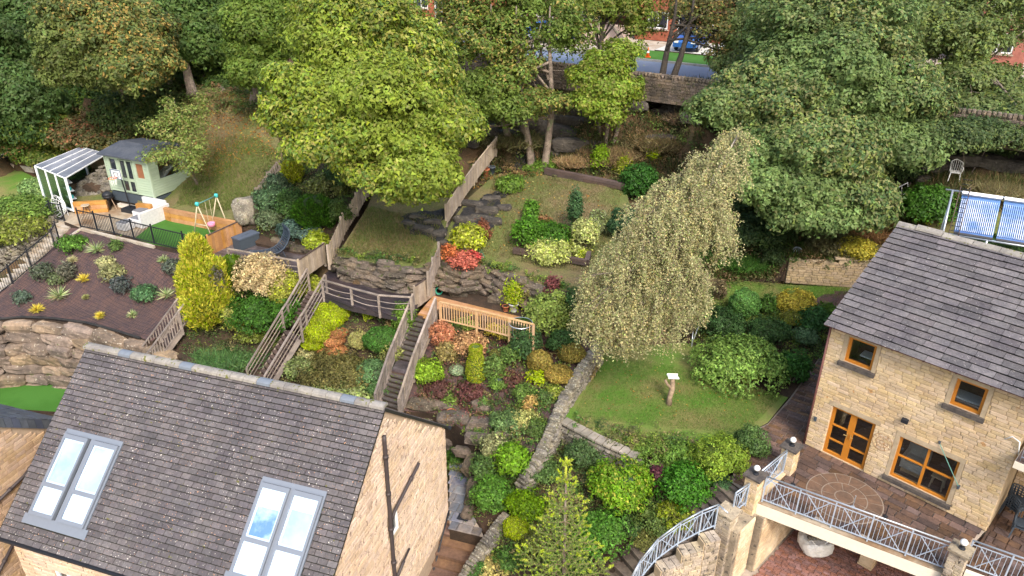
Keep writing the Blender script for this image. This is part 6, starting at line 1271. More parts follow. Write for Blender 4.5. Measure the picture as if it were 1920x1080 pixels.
for k, a0 in enumerate((.36, 1.83, 3.3)):
    a1 = a0+1.35; pn = MB(); pn.bar(F0(a0-.02, PHt-.08, .09), F0(a1+.02, PHt-.08, .09), .16, .12, upv); pn_o = pn.build('solar_panel', mWF, T_)
    g = MB(); g.prism([F0(a0, .08, .02), F0(a1, .08, .02), F0(a1, PHt-.15, .02), F0(a0, PHt-.15, .02)], fo*.01); g.build('back_plate', mTubeB, pn_o, fix=True)
    n_ = 20; ub = unit('slat', mTubeW, 'box')
    for i in range(n_): c = F0(a0+(a1-a0)*(i+.5)/n_, (PHt-.1)/2, .07); piece('slat', ub, pn_o, c, (ex_, fo, upv), (.030, .02, PHt-.5))
    g = MB(); g.bar(F0(a0, .07, .06), F0(a1, .07, .06), .06, .08, upv); g.build('foot_rail', mBlack, pn_o)
T2 = thing('ladder', 'dark metal ladder leaning on the solar panel frame', 'ladder', F0(.4, -.3)); 
for a in (.18, .52): m = MB(); m.tube([F0(a, -.35, .2), F0(a+.06, PHt+.15, .2)], .018, 6); m.build('stile', mBrT, T2, True)
for i in range(13): b = -.1+i*.2; m = MB(); m.bar(F0(.18+.06*b/PHt, b, .2), F0(.52+.06*b/PHt, b, .2), .02, .02); m.build('rung', mBlack, T2)
# black weed membrane sheets
def sheet(lab, pts, th=.03, name='membrane_sheet'):
    Q = [P(*q) for q in pts]; A = np.array(Q); m = MB(); n_ = 9; g = []
    # bilinear patch with wrinkles
    for i in range(n_+1):
        for j in range(n_+1):
            u, v = i/n_, j/n_; p = (Q[0]*(1-u)+Q[1]*u)*(1-v)+(Q[3]*(1-u)+Q[2]*u)*v; p = V3(p[0]+.08*math.sin(9*v+i), p[1]+.08*math.sin(7*u+j*2), 0); p[2] = gz_at(p[0], p[1])+.06+.05*math.sin(i*1.7+j*.9)+.02*random.random(); g.append(p)
    m.add(g, [(i*(n_+1)+j, (i+1)*(n_+1)+j, (i+1)*(n_+1)+j+1, i*(n_+1)+j+1) for i in range(n_) for j in range(n_)], 0); k = m.build(name, mBlackP, None, True); tag(k, lab, 'membrane sheet')
sheet('long wrinkled black membrane sheet sagging across the rocks below the lawn fence', [(838, 455, 3.5), (925, 432, 3.6), (942, 374, 4.0), (868, 394, 4.0)])
sheet('black membrane sheet at the right edge of the grass bank', [(752, 410, 3.9), (838, 405, 4.0), (836, 456, 3.45), (768, 444, 3.5)])
sheet('black membrane sheet spread under the tree trunks at the lawn top', [(935, 295, 4.9), (1000, 290, 4.8), (1010, 318, 4.45), (940, 322, 4.5)])
sheet('small dark membrane sheet with rocks in the weedy corner of the lawn', [(905, 372, 4.1), (960, 362, 4.1), (950, 380, 3.9), (900, 385, 4.0)])
# ================================================================ beyond the road
def backhouse(lab, s, t, w_, d, h, roofc, wallm, wins, gar=None):
    T_ = thing('brick_house', lab, 'house', RD(s, t, 8.2), 'red brick houses across the road'); O = RD(s, t, 8.2); f = lambda a, b, z: O+rdir*a+rnor*b+UP*z
    m = MB(); wall_with_holes(m, O, rdir, -rnor, 0, w_, 0, h, [(a, b, c, e) for a, b, c, e in wins], .3); m.box(f(w_/2, d/2+.3, h/2), (w_, d, h), (rdir, rnor, UP), 0); m.build('wall', wallm, T_)
    m = MB(); m.prism([f(-.3, -.4, h), f(-.3, d/2, h+2.6), f(-.3, d+.6, h), f(-.3, d+.6, h-.15), f(-.3, d/2, h+2.4), f(-.3, -.4, h-.15)], rdir*(w_+.6)); m.build('roof', roofc, T_, fix=True)
    for (a, b, c, e) in wins:
        F = MB(); frame_rect(F, O, rdir, -rnor, a+.01, b-.01, c+.01, e-.01, .1, .08, -.08)
        if b-a > 1: F.box(f((a+b)/2, .08, (c+e)/2), (.08, .075, e-c-.22), (rdir, rnor, UP))
        fr = F.build('window' if c > .2 else 'door', mWhite, T_); g = MB(); g.box(f((a+b)/2, .12, (c+e)/2), (b-a-.2, .02, e-c-.2), (rdir, rnor, UP)); g.build('pane', mDG, fr)
        g = MB(); g.box(f((a+b)/2, -.04, c-.05), (b-a+.2, .12, .09), (rdir, rnor, UP)); 
        if c > .2: g.build('sill', mConc, fr)
    return T_
W4 = [(1, 2.8, .9, 2.2), (3.6, 4.6, .05, 2.1), (5.6, 7.4, .9, 2.2), (1, 2.8, 3.4, 4.7), (5.6, 7.4, 3.4, 4.7)]
for i, (s, t, lb) in enumerate(((-46, 9, 'red brick house across the road, leftmost, behind the mottled tree'), (-30, 9.5, 'red brick house across the road behind the big yellow green tree'), (-16, 10, 'red brick house across the road above the group of yellow green trees'), (-4.5, 8.5, 'red brick house across the road behind the parked blue car'), (7, 9.5, 'red brick house across the road behind the sparse autumn tree'), (19, 10, 'red brick house across the road behind the large grey green trees'), (31, 10, 'red brick house across the road, rightmost behind the trees'))):
    backhouse(lb, s, t, 8.6, 7, 5.2, mSlateR, mBrick, W4)
T_ = thing('front_wall', 'low red brick front wall with white pier across the road', 'wall', RD(4.4, 4.4, 8.2)); m = MB(); m.bar(RD(4.6, 4.4, 8.75), RD(12, 4.4, 8.75), .25, 1.3, a=0); m.build('brickwork', mBrick, T_); m = MB(); m.bar(RD(4.4, 4.4, 8.2), RD(4.4, 4.4, 9.6), .35, .35, rdir); m.build('pier', mWhite, T_)
T_ = thing('front_wall', 'pale rendered front wall across the road left of the grass verge', 'wall', RD(-8, 5.2, 8.2)); m = MB(); m.bar(RD(-12, 5.2, 8.8), RD(-3.5, 5.2, 8.8), .25, 1.5, a=0); m.build('render', M('pink_beige_render', (.5, .38, .33), .9), T_)
zone('driveway', [RD(-.5, 3.4, 8.26), RD(4.1, 3.4, 8.26), RD(4.1, 8, 8.42), RD(-.5, 8, 8.42)], M('pale_driveway', (.5, .49, .46), .9, var=.1), world=True, rough=0, skirt=.2, step=1.5, reg_=False)
def car(lab, O, ex, mat, cat='car', van=False):
    T_ = thing('parked_car', lab, cat, O); ey = V3(-ex[1], ex[0], 0); f = lambda a, b, z: O+ex*a+ey*b+UP*z
    pr = [(-2.05, .35), (-2.1, .7), (-1.9, .95), (-1.5, 1.02), (-1.1, 1.42), (.3, 1.46), (1.0, 1.02), (1.85, .88), (2.1, .65), (2.1, .32)]
    m = MB(); vs = []; n_ = len(pr)
    for y in (-.86, -.8, .8, .86):
        for (a, z) in pr: vs.append(f(a, y*(1 if z < 1.1 else .82), z if abs(y) < .85 else max(.36, z-.05)))
    fs = [tuple(range(n_-1, -1, -1)), tuple(range(3*n_, 4*n_))]+[(j*n_+i, j*n_+(i+1) % n_, (j+1)*n_+(i+1) % n_, (j+1)*n_+i) for j in range(3) for i in range(n_)]
    m.add(vs, fs); m.build('body', mat, T_, fix=True)
    for sg in (-1, 1):
        m = MB(); m.prism([f(a, sg*.735, z) for a, z in ((-1.35, 1.03), (-1.05, 1.38), (.25, 1.41), (.85, 1.04))], ey*sg*.07); m.build('side_window', mDG, T_, fix=True)
        for a in (-1.3, 1.3):
            m = MB(); m.tube([f(a, sg*.7, .33), f(a, sg*.89, .33)], .33, 14); wq = m.build('wheel', mBlack, T_); m = MB(); m.tube([f(a, sg*.89, .33), f(a, sg*.9, .33)], .2, 10); m.build('rim', mGalv, wq)
    m = MB(); m.prism([f(.32, -.66, 1.47), f(1.0, -.72, 1.04), f(1.0, .72, 1.04), f(.32, .66, 1.47)], nrm(ex*.5+UP)*.015); m.build('windscreen', mDG, T_, fix=True)
    m = MB(); m.prism([f(-1.5, -.72, 1.04), f(-1.12, -.66, 1.42), f(-1.12, .66, 1.42), f(-1.5, .72, 1.04)], nrm(-ex+UP)*.015); m.build('rear_window', mDG, T_, fix=True)
    for sg in (-1, 1): m = MB(); m.box(f(2.06, sg*.62, .68), (.1, .3, .14), (ex, ey, UP)); m.build('headlight', mPlastW, T_)
car('blue parked car on the pale driveway across the road, seen between the trees', RD(1.6, 5.4, 8.3), nrm(rnor*-1+rdir*.1), mBlue)
car('second blue parked car across the road behind the light green trees', RD(-9.5, 3.2, 8.2), rdir, mBlue)
p = RD(.2, .6, 8.15); T_ = thing('traffic_cone', 'small orange traffic cone on the grass verge across the road', 'traffic cone', p); m = MB(); m.box(p+UP*.02, (.4, .4, .04)); m.build('base', mOrange, T_); m = MB(); m.lathe(p+UP*.04, [(.14, 0), (.03, .62)], 12); c_ = m.build('cone', mOrange, T_, True); m = MB(); m.lathe(p+UP*.04, [(.102, .25), (.072, .4)], 12, cap=False); m.build('band', mPlastW, c_)
# ================================================================ foliage
def unitv(v): return v/np.maximum(1e-9, np.linalg.norm(v, axis=-1, keepdims=True))
class Fol:
    def __init__(s): s.V = []; s.Cc = []; s.n = 0
    def leaves(s, P_, N_, size, col, asp=.62, fold=.18):
        n = len(P_)
        if n == 0: return
        N_ = unitv(N_); R = rng.normal(size=(n, 3)); U = unitv(np.cross(N_, R)); W = np.cross(N_, U); sz = (np.asarray(size)*rng.uniform(.7, 1.3, n))[:, None]
        V = np.empty((n, 3, 3)); V[:, 0] = P_-U*sz*.42-W*sz*asp*.55; V[:, 1] = P_-U*sz*.42+W*sz*asp*.55+N_*sz*fold; V[:, 2] = P_+U*sz*.62
        s.V.append(V.reshape(-1, 3)); s.Cc.append(np.repeat(col, 3, 0)); s.n += n
    def blades(s, A, Bp, wid, col, curve=0.):
        """long thin quads from A to Bp, bent in the middle (2 quads as 1 kite each)"""
        n = len(A); D = unitv(Bp-A); S = unitv(np.cross(D, rng.normal(size=(n, 3)))); Lm = (A+Bp)/2+np.array([0, 0, 1])*curve*np.linalg.norm(Bp-A, axis=1)[:, None]; w_ = np.asarray(wid)*np.ones(n)[:, None] if np.ndim(wid) == 0 else np.asarray(wid)[:, None]
        A2 = A*.8+Lm*.2; V = np.empty((n, 3, 3)); V[:, 0] = A2-S*w_*.5; V[:, 1] = A2+S*w_*.5; V[:, 2] = Bp; s.V.append(V.reshape(-1, 3)); s.Cc.append(np.repeat(col, 3, 0)); s.n += n
    def build(s, name, parent, mat=None, base=None):
        mat = mat or LEAF; off = rootloc(parent) if parent is not None else np.asarray(base, float)
        V = np.concatenate(s.V)-off; Cl = np.clip(np.concatenate(s.Cc), 0.001, 1); n = len(V)//3; me = bpy.data.meshes.new(name)
        me.vertices.add(n*3); me.vertices.foreach_set('co', V.astype(np.float32).ravel()); me.loops.add(n*3); me.loops.foreach_set('vertex_index', np.arange(n*3, dtype=np.int32))
        me.polygons.add(n); me.polygons.foreach_set('loop_start', np.arange(0, n*3, 3, dtype=np.int32)); me.polygons.foreach_set('loop_total', np.full(n, 3, np.int32))
        me.update(); at = me.color_attributes.new('Col', 'FLOAT_COLOR', 'POINT'); at.data.foreach_set('color', np.concatenate([Cl, np.ones((len(Cl), 1))], 1).astype(np.float32).ravel())
        me.materials.append(mat); return link_mesh(name, me, parent, off)
def cols(n, base, jit=.18, alt=None, altp=0., grp=None):
    b = np.tile(np.array(base, float), (n, 1))
    if alt is not None: k = rng.random(n) < altp; b[k] = np.array(alt)[rng.integers(0, len(alt), k.sum())] if np.ndim(alt[0]) else alt
    b *= (1+rng.normal(size=(n, 1))*jit); b *= (1+rng.normal(size=(n, 3))*jit*.35)
    if grp is not None: b *= grp
    mn_ = b.mean(1, keepdims=True); gk = np.where(b[:, 1:2] >= b[:, 0:1]*1.15, 1.14, .88); b = np.maximum(mn_+(b-mn_)*gk, .004)
    return b
TOTAL = [0]
def sphere_pts(n, zmin=-1.):
    z = rng.uniform(zmin, 1, n); t = rng.uniform(0, 2*math.pi, n); r = np.sqrt(1-z*z); return np.stack([r*np.cos(t), r*np.sin(t), z], 1)
def facing(p, n_):   # thinner foliage on sides that face away from the photo's side
    v = unitv(CAM-p); return (n_*v).sum(1)
def clump_leaves(fol, ctr, out, k, rc, size, base, alt=None, altp=.0, flat=.35, jit=.13, tint=None, nscat=.38, asp=.62, dome=.45):
    n = len(ctr)
    if n == 0: return
    C_ = np.repeat(ctr, k, 0); O_ = np.repeat(out, k, 0); R = rng.normal(size=(n*k, 3)); R -= O_*(R*O_).sum(1)[:, None]*(1-flat); rr = np.repeat(rc*np.ones(n), k)[:, None]
    off = R*rr*.62; Pp = C_+off-O_*(off**2).sum(1)[:, None]/np.maximum(rr, .01)*dome
    N_ = unitv(O_+off/np.maximum(rr, .01)*(.3+dome)+rng.normal(size=(n*k, 3))*nscat+np.array([0, 0, .35]))
    g = np.repeat(1+rng.normal(size=(n, 1))*.13, k, 0) if tint is None else np.repeat(tint, k, 0)
    fol.leaves(Pp, N_, size, cols(n*k, base, jit, alt, altp, g), asp)
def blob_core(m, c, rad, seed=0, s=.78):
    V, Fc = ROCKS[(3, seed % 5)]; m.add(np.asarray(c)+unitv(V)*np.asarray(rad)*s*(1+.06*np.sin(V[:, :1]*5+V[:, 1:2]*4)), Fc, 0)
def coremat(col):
    k = 'shaded_growth_%d' % int(sum(int(x*100) for x in col)*7 % 97)
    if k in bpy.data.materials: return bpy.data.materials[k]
    return M(k, tuple(.55*x for x in col), .95, tuple(.35*x for x in col), 5, .3, 20)  # solid filler for inner twigs and leaves, colour darkened like shaded foliage
def bush(cx, cy, rx, ry, style, col, label, cat='shrub', name='shrub', alt=None, altp=.25, group=None, dens=1., rise=.85, zfix=None, mat=None, into=None):
    g0 = G(cx, cy); d = unitv(ray(cx, cy)[None])[0]; s = depth(g0)/FPX; a = rx*s; dn = abs(d[2]); cz = math.sqrt(max((ry*s)**2-(a*dn)**2, (.38*a)**2)); t = 0; c = g0.copy()
    for _ in range(60):
        if c[2]-gz_at(c[0], c[1], c[2]+1.5 if c[2] < 4 else 30) >= rise*cz: break
        c = c-d*.06
    if zfix is not None: c = P(cx, cy, zfix)
    gp_ = V3(c[0], c[1], gz_at(c[0], c[1], c[2]+.5)) if zfix is None else c-UP*cz; s = depth(c)/FPX; a = rx*s*(1.1 if style in ('broad', 'fine', 'loose') else 1.02)
    T_ = into or thing(name, label, cat, gp_, group); rad = np.array([a, a*.92, cz]); f = Fol(); area = 4*math.pi*(((a*a)**1.6+2*(a*cz)**1.6)/3)**(1/1.6)
    px = 1/s
    if style in ('mound', 'heather'):
        ls = max(.035, 3.4/px); n = int(min(11000, dens*2.4*area/(ls*ls*.31))); q = sphere_pts(n, -.5); bump = 1+.07*np.sin(q[:, 0]*6+cx)*np.cos(q[:, 1]*5+cy)+.05*np.sin(q[:, 2]*9+q[:, 0]*8)+rng.normal(size=n)*.025
        Pp = c+q*rad*bump[:, None]; N_ = q/rad; N_ = unitv(N_)+rng.normal(size=(n, 3))*.5; keep = (facing(Pp, unitv(q/rad)) > -.25) | (rng.random(n) < .45); patch = 1+.16*np.sin(Pp[:, :1]*5+Pp[:, 2:]*7); f.leaves(Pp[keep], N_[keep], ls, (cols(n, col, .2, alt, altp)*patch)[keep], .5)
        m = MB(); blob_core(m, c, rad, int(cx), .93); m.build('shaded_growth', coremat(col), T_, True)
    elif style in ('broad', 'fine', 'loose'):
        ls = {'broad': max(.075, 5.2/px), 'fine': max(.05, 3.8/px), 'loose': max(.06, 4.5/px)}[style]; nl = int(max(5, 9*area/(1+area*.3))); lob = sphere_pts(nl, -.35); lr = {'broad': .42, 'fine': .38, 'loose': .34}[style]
        lc = c+lob*rad*(1-lr*.75)*rng.uniform(.72, 1.22, (nl, 1)); lrv = lr*rng.uniform(.65, 1.2, nl); k = 26; need = dens*(1.9 if style != 'loose' else 1.3)*area/(ls*ls*.31); nc = int(max(2, min(9000, need)/k/nl)); tl = 1+rng.normal(size=(nl, 1))*.14
        for i in range(nl):
            q = sphere_pts(nc, -.5); Pp = lc[i]+q*rad*lrv[i]*rng.uniform(.8, 1.2, (nc, 1)); clump_leaves(f, Pp, unitv(q+lob[i]*.4), k, ls*2.1, ls, col, alt, altp, tint=np.repeat(tl[i:i+1]*(1+rng.normal()*.06), nc, 0))
        ns = int(6+14*area*dens); q = sphere_pts(ns, -.4); Pp = c+q*rad*rng.uniform(1.0, 1.28, (ns, 1)); clump_leaves(f, Pp, unitv(q+np.array([0, 0, .3])), 9, ls*1.5, ls, col, alt, altp)
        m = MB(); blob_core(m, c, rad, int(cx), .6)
        if style != 'loose': m.build('shaded_growth', coremat(col), T_, True)
    elif style == 'conifer':      # upright sprays
        ls = max(.07, 5/px); n = int(min(9000, dens*2.6*area/(ls*ls*.3))); q = sphere_pts(n, -.75); prof = 1-.35*np.clip(q[:, 2], 0, 1); kl = 1+.12*np.sin(np.arctan2(q[:, 1], q[:, 0])*5+q[:, 2]*4)
        Pp = c+q*rad*(prof*kl)[:, None]*rng.uniform(.86, 1.04, (n, 1)); tip = Pp+unitv(q*np.array([.6, .6, .2])+np.array([0, 0, .85])+rng.normal(size=(n, 3))*.25)*ls*rng.uniform(.8, 1.6, (n, 1)); f.blades(Pp, tip, ls*.6, cols(n, col, .2, alt, altp)); m = MB(); blob_core(m, c, rad*np.array([.9, .9, 1]), int(cx), .82); m.build('shaded_growth', coremat(col), T_, True)
    elif style == 'yucca':
        n = int(60*dens); q = sphere_pts(n, -.1); b = gp_+UP*min(.12, cz*.3); L_ = a*1.25*rng.uniform(.75, 1.1, (n, 1)); f.blades(np.tile(b, (n, 1))+q*.03, b+q*L_*np.array([1, 1, .95]), .05, cols(n, col, .2, alt, altp), .06); n2 = n//3; f.blades(np.tile(b, (n2, 1)), b+unitv(sphere_pts(n2, -.3)*np.array([1, 1, .3]))*a*.9, .035, cols(n2, (.42, .33, .15), .2), -.02)
        m = MB(); m.tube([gp_, b], [.06, .04], 6); m.build('stem', mBark, T_)
    elif style == 'grass':
        n = int(min(9000, dens*1500*area/1.2)); q = sphere_pts(n, .0); b = gp_+np.stack([rng.normal(size=n)*a*.45, rng.normal(size=n)*a*.42, np.zeros(n)], 1); b[:, 2] = gp_[2]-.05+rng.uniform(0, cz*.5, n); e = b+unitv(q*np.array([1, 1, .6])+np.array([0, -.1, .25]))*rng.uniform(.35, .8, (n, 1))*max(.28, min(a, .9)*.75); f.blades(b, e, max(.012, 1.3/px), cols(n, col, .25, alt, altp), .14)
    f.build('foliage', T_, mat or (LEAF if style != 'yucca' else LEAFD)); TOTAL[0] += f.n
    if style in ('broad', 'fine', 'loose'):
        m = MB()
        for i in range(3): e = c+V3(rng.normal()*a*.35, rng.normal()*a*.35, cz*.2); m.tube([gp_+V3(rng.normal()*.05, rng.normal()*.05, -.05), (gp_+e)/2+V3(rng.normal()*.05, 0, 0), e], [.03, .022, .012], 5)
        m.build('stem', mBark, T_)
    return T_
# ---- big trees
KC = 1.35
def tree(name, label, base, crowns, D, col, trunks=None, tr=.25, lobe=1.25, ls=.2, dens=1., alt=None, altp=.2, holes=.0, bark=None, group=None, clr=.5, layered=False, flat=.6, cat='tree', zcull=-2, spread=.5, altpatch=None):
    """crowns: list of (px,py,rx,ry,depth offset) ellipses turned into ellipsoids of real size"""
    base = np.asarray(base, float); T_ = thing(name, label, cat, base, group); f = Fol(); LC = []; LR_ = []
    for (px, py, rx, ry, dz) in crowns:
        Dd = D+dz; c = PD(px, py, Dd); s = Dd/FPX; rad = np.array([rx*s, max(rx, ry)*s*.85, ry*s]); area = 4*math.pi*(rad.prod())**(2/3)
        nl = max(4, int(area/(lobe*lobe*1.5))); q = sphere_pts(nl*6, -.75)
        # spread the lobes evenly
        sel = [q[0]]; 
        for _ in range(nl-1):
            dd = ((q[:, None]-np.array(sel)[None])**2).sum(2).min(1); sel.append(q[dd.argmax()])
        sel = np.array(sel); rr = lobe*rng.uniform(.55, 1.35, nl); pos = c+sel*np.maximum(rad-rr[:, None]*.6, .1)*rng.uniform(.72, 1.14, (nl, 1)); LC.append(pos); LR_.append(rr)
    LC = np.concatenate(LC); LR_ = np.concatenate(LR_); ctr_ = LC.mean(0); k = 22
    for i, (c, r) in enumerate(zip(LC, LR_)):
        if holes and rng.random() < holes: continue
        o = unitv((c-ctr_)[None])[0]; fac = facing(c[None], o[None])[0]; dn = dens*(1 if fac > -.15 else .3); rc = ls*clr*3.7; nc = max(4, int(dn*1.25*4*r*r*.75/(rc*rc))); k = max(5, int(KC*min(1, max(.2, dens*1.5))*math.pi*rc*rc/(ls*ls*.36))); q = sphere_pts(nc, -.5 if not layered else -.15)
        sq = np.array([1.12, 1.12, .62 if not layered else .45]); Pp = c+q*sq*r*rng.uniform(.7, 1.18, (nc, 1))+rng.normal(size=(nc, 3))*.06; tl = 1+rng.normal()*.12; gr = np.full((nc, 1), tl)*(1+rng.normal(size=(nc, 1))*.13)
        ap = altp
        if altpatch: ap = altp*float(np.clip(1+1.6*math.sin(c[0]*altpatch+c[2]*.9*altpatch+c[1]*.5), .05, 2.4))
        clump_leaves(f, Pp, unitv(q*np.array([1, 1, 1.2])+o*.35+np.array([0, 0, .25])), k, rc*rng.uniform(.6, 1.4, nc), ls, col, alt, ap, flat, tint=gr, dome=.5)
    f.build('crown', T_); TOTAL[0] += f.n
    m = MB(); bark = bark or mBark; trs = trunks or [(0, 0, 0, 0)]
    for j, (dx, dy, lx, ly) in enumerate(trs):
        m = MB(); b = base+V3(dx, dy, -.3); vb = .75 if trunks else .2; tgt = V3(ctr_[0]*(1-vb)+b[0]*vb+lx, ctr_[1]*(1-vb)+b[1]*vb+ly, ctr_[2]); mid_ = b+(tgt-b)*.5+V3(rng.normal()*.15+lx*.15, rng.normal()*.15, .1); m.tube([b, b+(mid_-b)*.12, (b+mid_)/2+V3(rng.normal()*.08, 0, 0), mid_, tgt, tgt+V3(0, 0, 1.5)], [tr*1.35, tr, tr*.85, tr*.68, tr*.35, tr*.15], 9); trk = m.build('trunk', bark, T_, True)
        m = MB(); idx = rng.choice(len(LC), min(len(LC), 14 if len(trs) == 1 else 7), replace=False)
        for i in idx:
            h = rng.uniform(.25, .95); a = (b+mid_)/2*(1-h)+tgt*h; e = LC[i]; mm = (a+e)/2+V3(0, 0, -.12*np.linalg.norm(e-a)*rng.uniform(0, 1)+.2); m.tube([a, mm, e], [tr*.32, tr*.2, tr*.07], 6)
            for _ in range(2): e2 = mm+rng.normal(size=3)*np.array([1, 1, .5])*.9; m.tube([mm, e2], [tr*.12, tr*.04], 5)
        m.build('branch', bark, trk, True)
    return T_
YG, YY, DG = (.155, .20, .032), (.30, .27, .035), (.075, .115, .030)
# big sycamore in the middle
tree('sycamore_tree', 'huge round yellow green sycamore towering left of the lawn fence', ongr(P(745, 330, 5.2)), [(680, 90, 135, 115, .5), (592, 200, 88, 95, 0), (735, 205, 108, 108, -.8), (800, 130, 55, 95, .8), (618, 262, 70, 50, -.4), (778, 325, 70, 66, -.6), (840, 235, 40, 50, .2), (595, 60, 55, 75, 1.5), (690, 322, 60, 32, -.4), (690, -50, 135, 75, 1.5)], 31, (.215, .275, .055), tr=.32, lobe=.85, holes=.06, ls=.165, dens=1.0, alt=[(.33, .34, .055), (.25, .31, .05), (.13, .20, .05)], altp=.38, altpatch=.7)
# top left woodland
tree('dark_tree', 'dark blue green tree filling the upper left corner', P(40, 250, 5), [(30, 60, 95, 110, 2), (20, 180, 80, 70, 1), (60, -40, 90, 80, 3)], 41, (.07, .12, .04), tr=.3, lobe=1.05, ls=.2, dens=.85, alt=(.08, .12, .04), altp=.2)
tree('mottled_tree', 'olive tree mottled with orange and yellow leaves at the upper left', P(250, 225, 5.8), [(195, 70, 110, 95, 0), (150, 110, 60, 60, -.5), (245, 120, 75, 60, -.5), (180, 0, 90, 60, .8)], 38, (.135, .17, .055), tr=.3, lobe=.85, ls=.17, alt=[(.36, .24, .045), (.24, .23, .05), (.09, .13, .05)], altp=.30, altpatch=.6)
tree('dark_tree', 'dark green tree between the mottled tree and the bright green one', P(360, 170, 7.8), [(340, 30, 105, 70, 2), (400, 75, 60, 50, 1), (290, 60, 50, 60, 3)], 42, (.09, .15, .045), tr=.3, lobe=.95, ls=.2, alt=(.10, .15, .04), altp=.25)
tree('green_tree', 'bright green tree squeezed between the dark trees and the huge sycamore', P(475, 185, 7.6), [(485, 60, 62, 80, 0), (480, 130, 45, 40, -.3), (520, -20, 80, 60, 1)], 38, (.12, .18, .04), tr=.25, lobe=.75, ls=.17, alt=(.13, .18, .04), altp=.3)
tree('dark_tree', 'low dark green tree standing behind the top of the grass hill', P(420, 165, 7.8), [(395, 120, 65, 50, 3), (430, 165, 45, 30, 1.5), (330, 140, 55, 60, 4)], 43, (.065, .11, .035), tr=.22, lobe=.9, ls=.2, alt=(.09, .14, .03), altp=.2)
# bushes at the foot of the wood
for (x, y, rx, ry, cc, lb, al) in ((40, 225, 75, 55, (.05, .095, .03), 'dark green bushy growth below the corner tree at the far left', (.12, .17, .04)), (150, 190, 70, 45, (.055, .10, .03), 'dark green undergrowth below the mottled tree', (.10, .14, .03)), (250, 215, 60, 40, (.06, .095, .03), 'green undergrowth right of the mottled tree trunk', (.12, .14, .04)),
    (95, 240, 55, 32, (.12, .15, .035), 'yellowish bramble patch above the trellis', (.3, .28, .04)), (160, 250, 50, 28, (.13, .13, .04), 'rusty olive bramble patch above the glasshouse', (.3, .13, .05)), (215, 262, 50, 24, (.10, .11, .035), 'olive bramble patch behind the summerhouse roof', (.28, .2, .05)), (20, 268, 50, 16, (.09, .14, .035), 'green climber hanging over the white wall', (.25, .15, .05)), (80, 286, 40, 12, (.10, .15, .035), 'green climber beside the trellis strip', (.2, .22, .04)),
    (116, 272, 12, 16, (.42, .40, .03), 'small bright yellow bush left of the glasshouse roof peak', (.5, .45, .05)), (139, 275, 10, 15, (.42, .40, .03), 'narrow bright yellow bush at the glasshouse roof peak', (.5, .45, .05)), (185, 276, 20, 12, (.38, .38, .03), 'bright yellow bush between the glasshouse and the summerhouse', (.5, .2, .05)), (310, 195, 45, 40, (.055, .085, .03), 'dark shrub at the foot of the mossy trunk', (.1, .12, .04)), (235, 240, 40, 22, (.09, .10, .04), 'dry brown green weeds left of the cherry tree', (.22, .16, .08))):
    bush(x, y, rx, ry, 'broad' if rx > 30 else 'fine', cc, lb, alt=al, altp=.22, dens=.8)
m = MB(); b = ongr(P(335, 195, 7)); m.tube([b, PD(322, 165, depth(b)-.3), PD(300, 120, depth(b)-.5)], [.25, .2, .15], 8); T_ = thing('mossy_trunk', 'leaning mossy trunk at the wood edge above the cherry tree', 'tree trunk', b); m.build('trunk', mBark, T_, True)
# middle back trees
tb_ = G(990, 312)
tree('multistem_tree', 'tall yellow green tree on four pale trunks behind the lawn', ongr(P(1000, 314, 4.4)), [(900, 70, 80, 60, 0), (1010, 40, 95, 60, .5), (960, 130, 60, 50, 0), (905, 165, 60, 45, -.8), (960, 205, 55, 32, -1), (1020, 190, 52, 28, -.6), (850, 200, 50, 50, -1), (860, 20, 60, 50, .5), (1080, 70, 40, 50, .8), (930, -30, 120, 60, 1)], 38.5, (.13, .185, .045), trunks=[(0, 0, -.6, 0), (.55, -.1, .7, 0), (-.95, 1.0, -1.2, 0), (-.5, 1.1, .2, .5)], tr=.23, lobe=.7, ls=.165, dens=.42, alt=[(.26, .28, .05), (.09, .14, .04), (.3, .22, .05)], altp=.25, holes=.3, layered=True, altpatch=.8)
tree('multistem_tree', 'fresh green tree on three slim trunks right of the tall multi stemmed tree', ongr(P(1135, 283, 4.9)), [(1135, 118, 50, 24, -.3), (1150, 160, 52, 22, -.4), (1125, 188, 46, 18, -.4), (1165, 92, 34, 20, 0), (1098, 140, 32, 16, -.2), (1140, 212, 30, 12, -.3), (1180, 175, 26, 14, -.3)], 38.5, (.19, .27, .05), trunks=[(0, 0, 0, 0), (-.35, .2, -.3, 0), (.45, .3, .4, 0)], tr=.13, lobe=.5, ls=.165, dens=.7, alt=[(.25, .27, .04)], altp=.3, layered=True)
tree('green_tree', 'yellow green tree with dark limbs in front of the far houses', ongr(P(1120, 190, 7)), [(1090, 5, 80, 38, 1), (1175, 20, 55, 42, 1), (1200, 55, 30, 26, 1), (1060, -30, 80, 40, 2), (1190, -30, 80, 40, 2)], 42, (.12, .165, .032), tr=.22, lobe=.75, ls=.17, dens=.4, alt=[(.25, .24, .04)], altp=.25, holes=.45, bark=mBarkD, layered=True)
tree('green_tree', 'green tree across the road filling the gap behind the autumn tree', RD(13, 4.5, 8.3), [(1400, 10, 60, 34, 3), (1455, -5, 60, 40, 3), (1350, -25, 50, 22, 3)], 54, (.10, .15, .04), tr=.25, lobe=.9, ls=.24, dens=.7, alt=[(.16, .2, .05)], altp=.3, holes=.1)
tree('green_tree', 'green tree across the road above the light green three trunked tree', RD(-3, 4.0, 8.3), [(1100, -5, 60, 24, 3), (1030, 10, 40, 24, 3), (1165, -20, 50, 22, 3)], 56, (.11, .16, .04), tr=.22, lobe=.8, ls=.24, dens=.6, alt=[(.2, .22, .05)], altp=.3, holes=.15)
b = RD(5.2, wt+.5, 7.8)
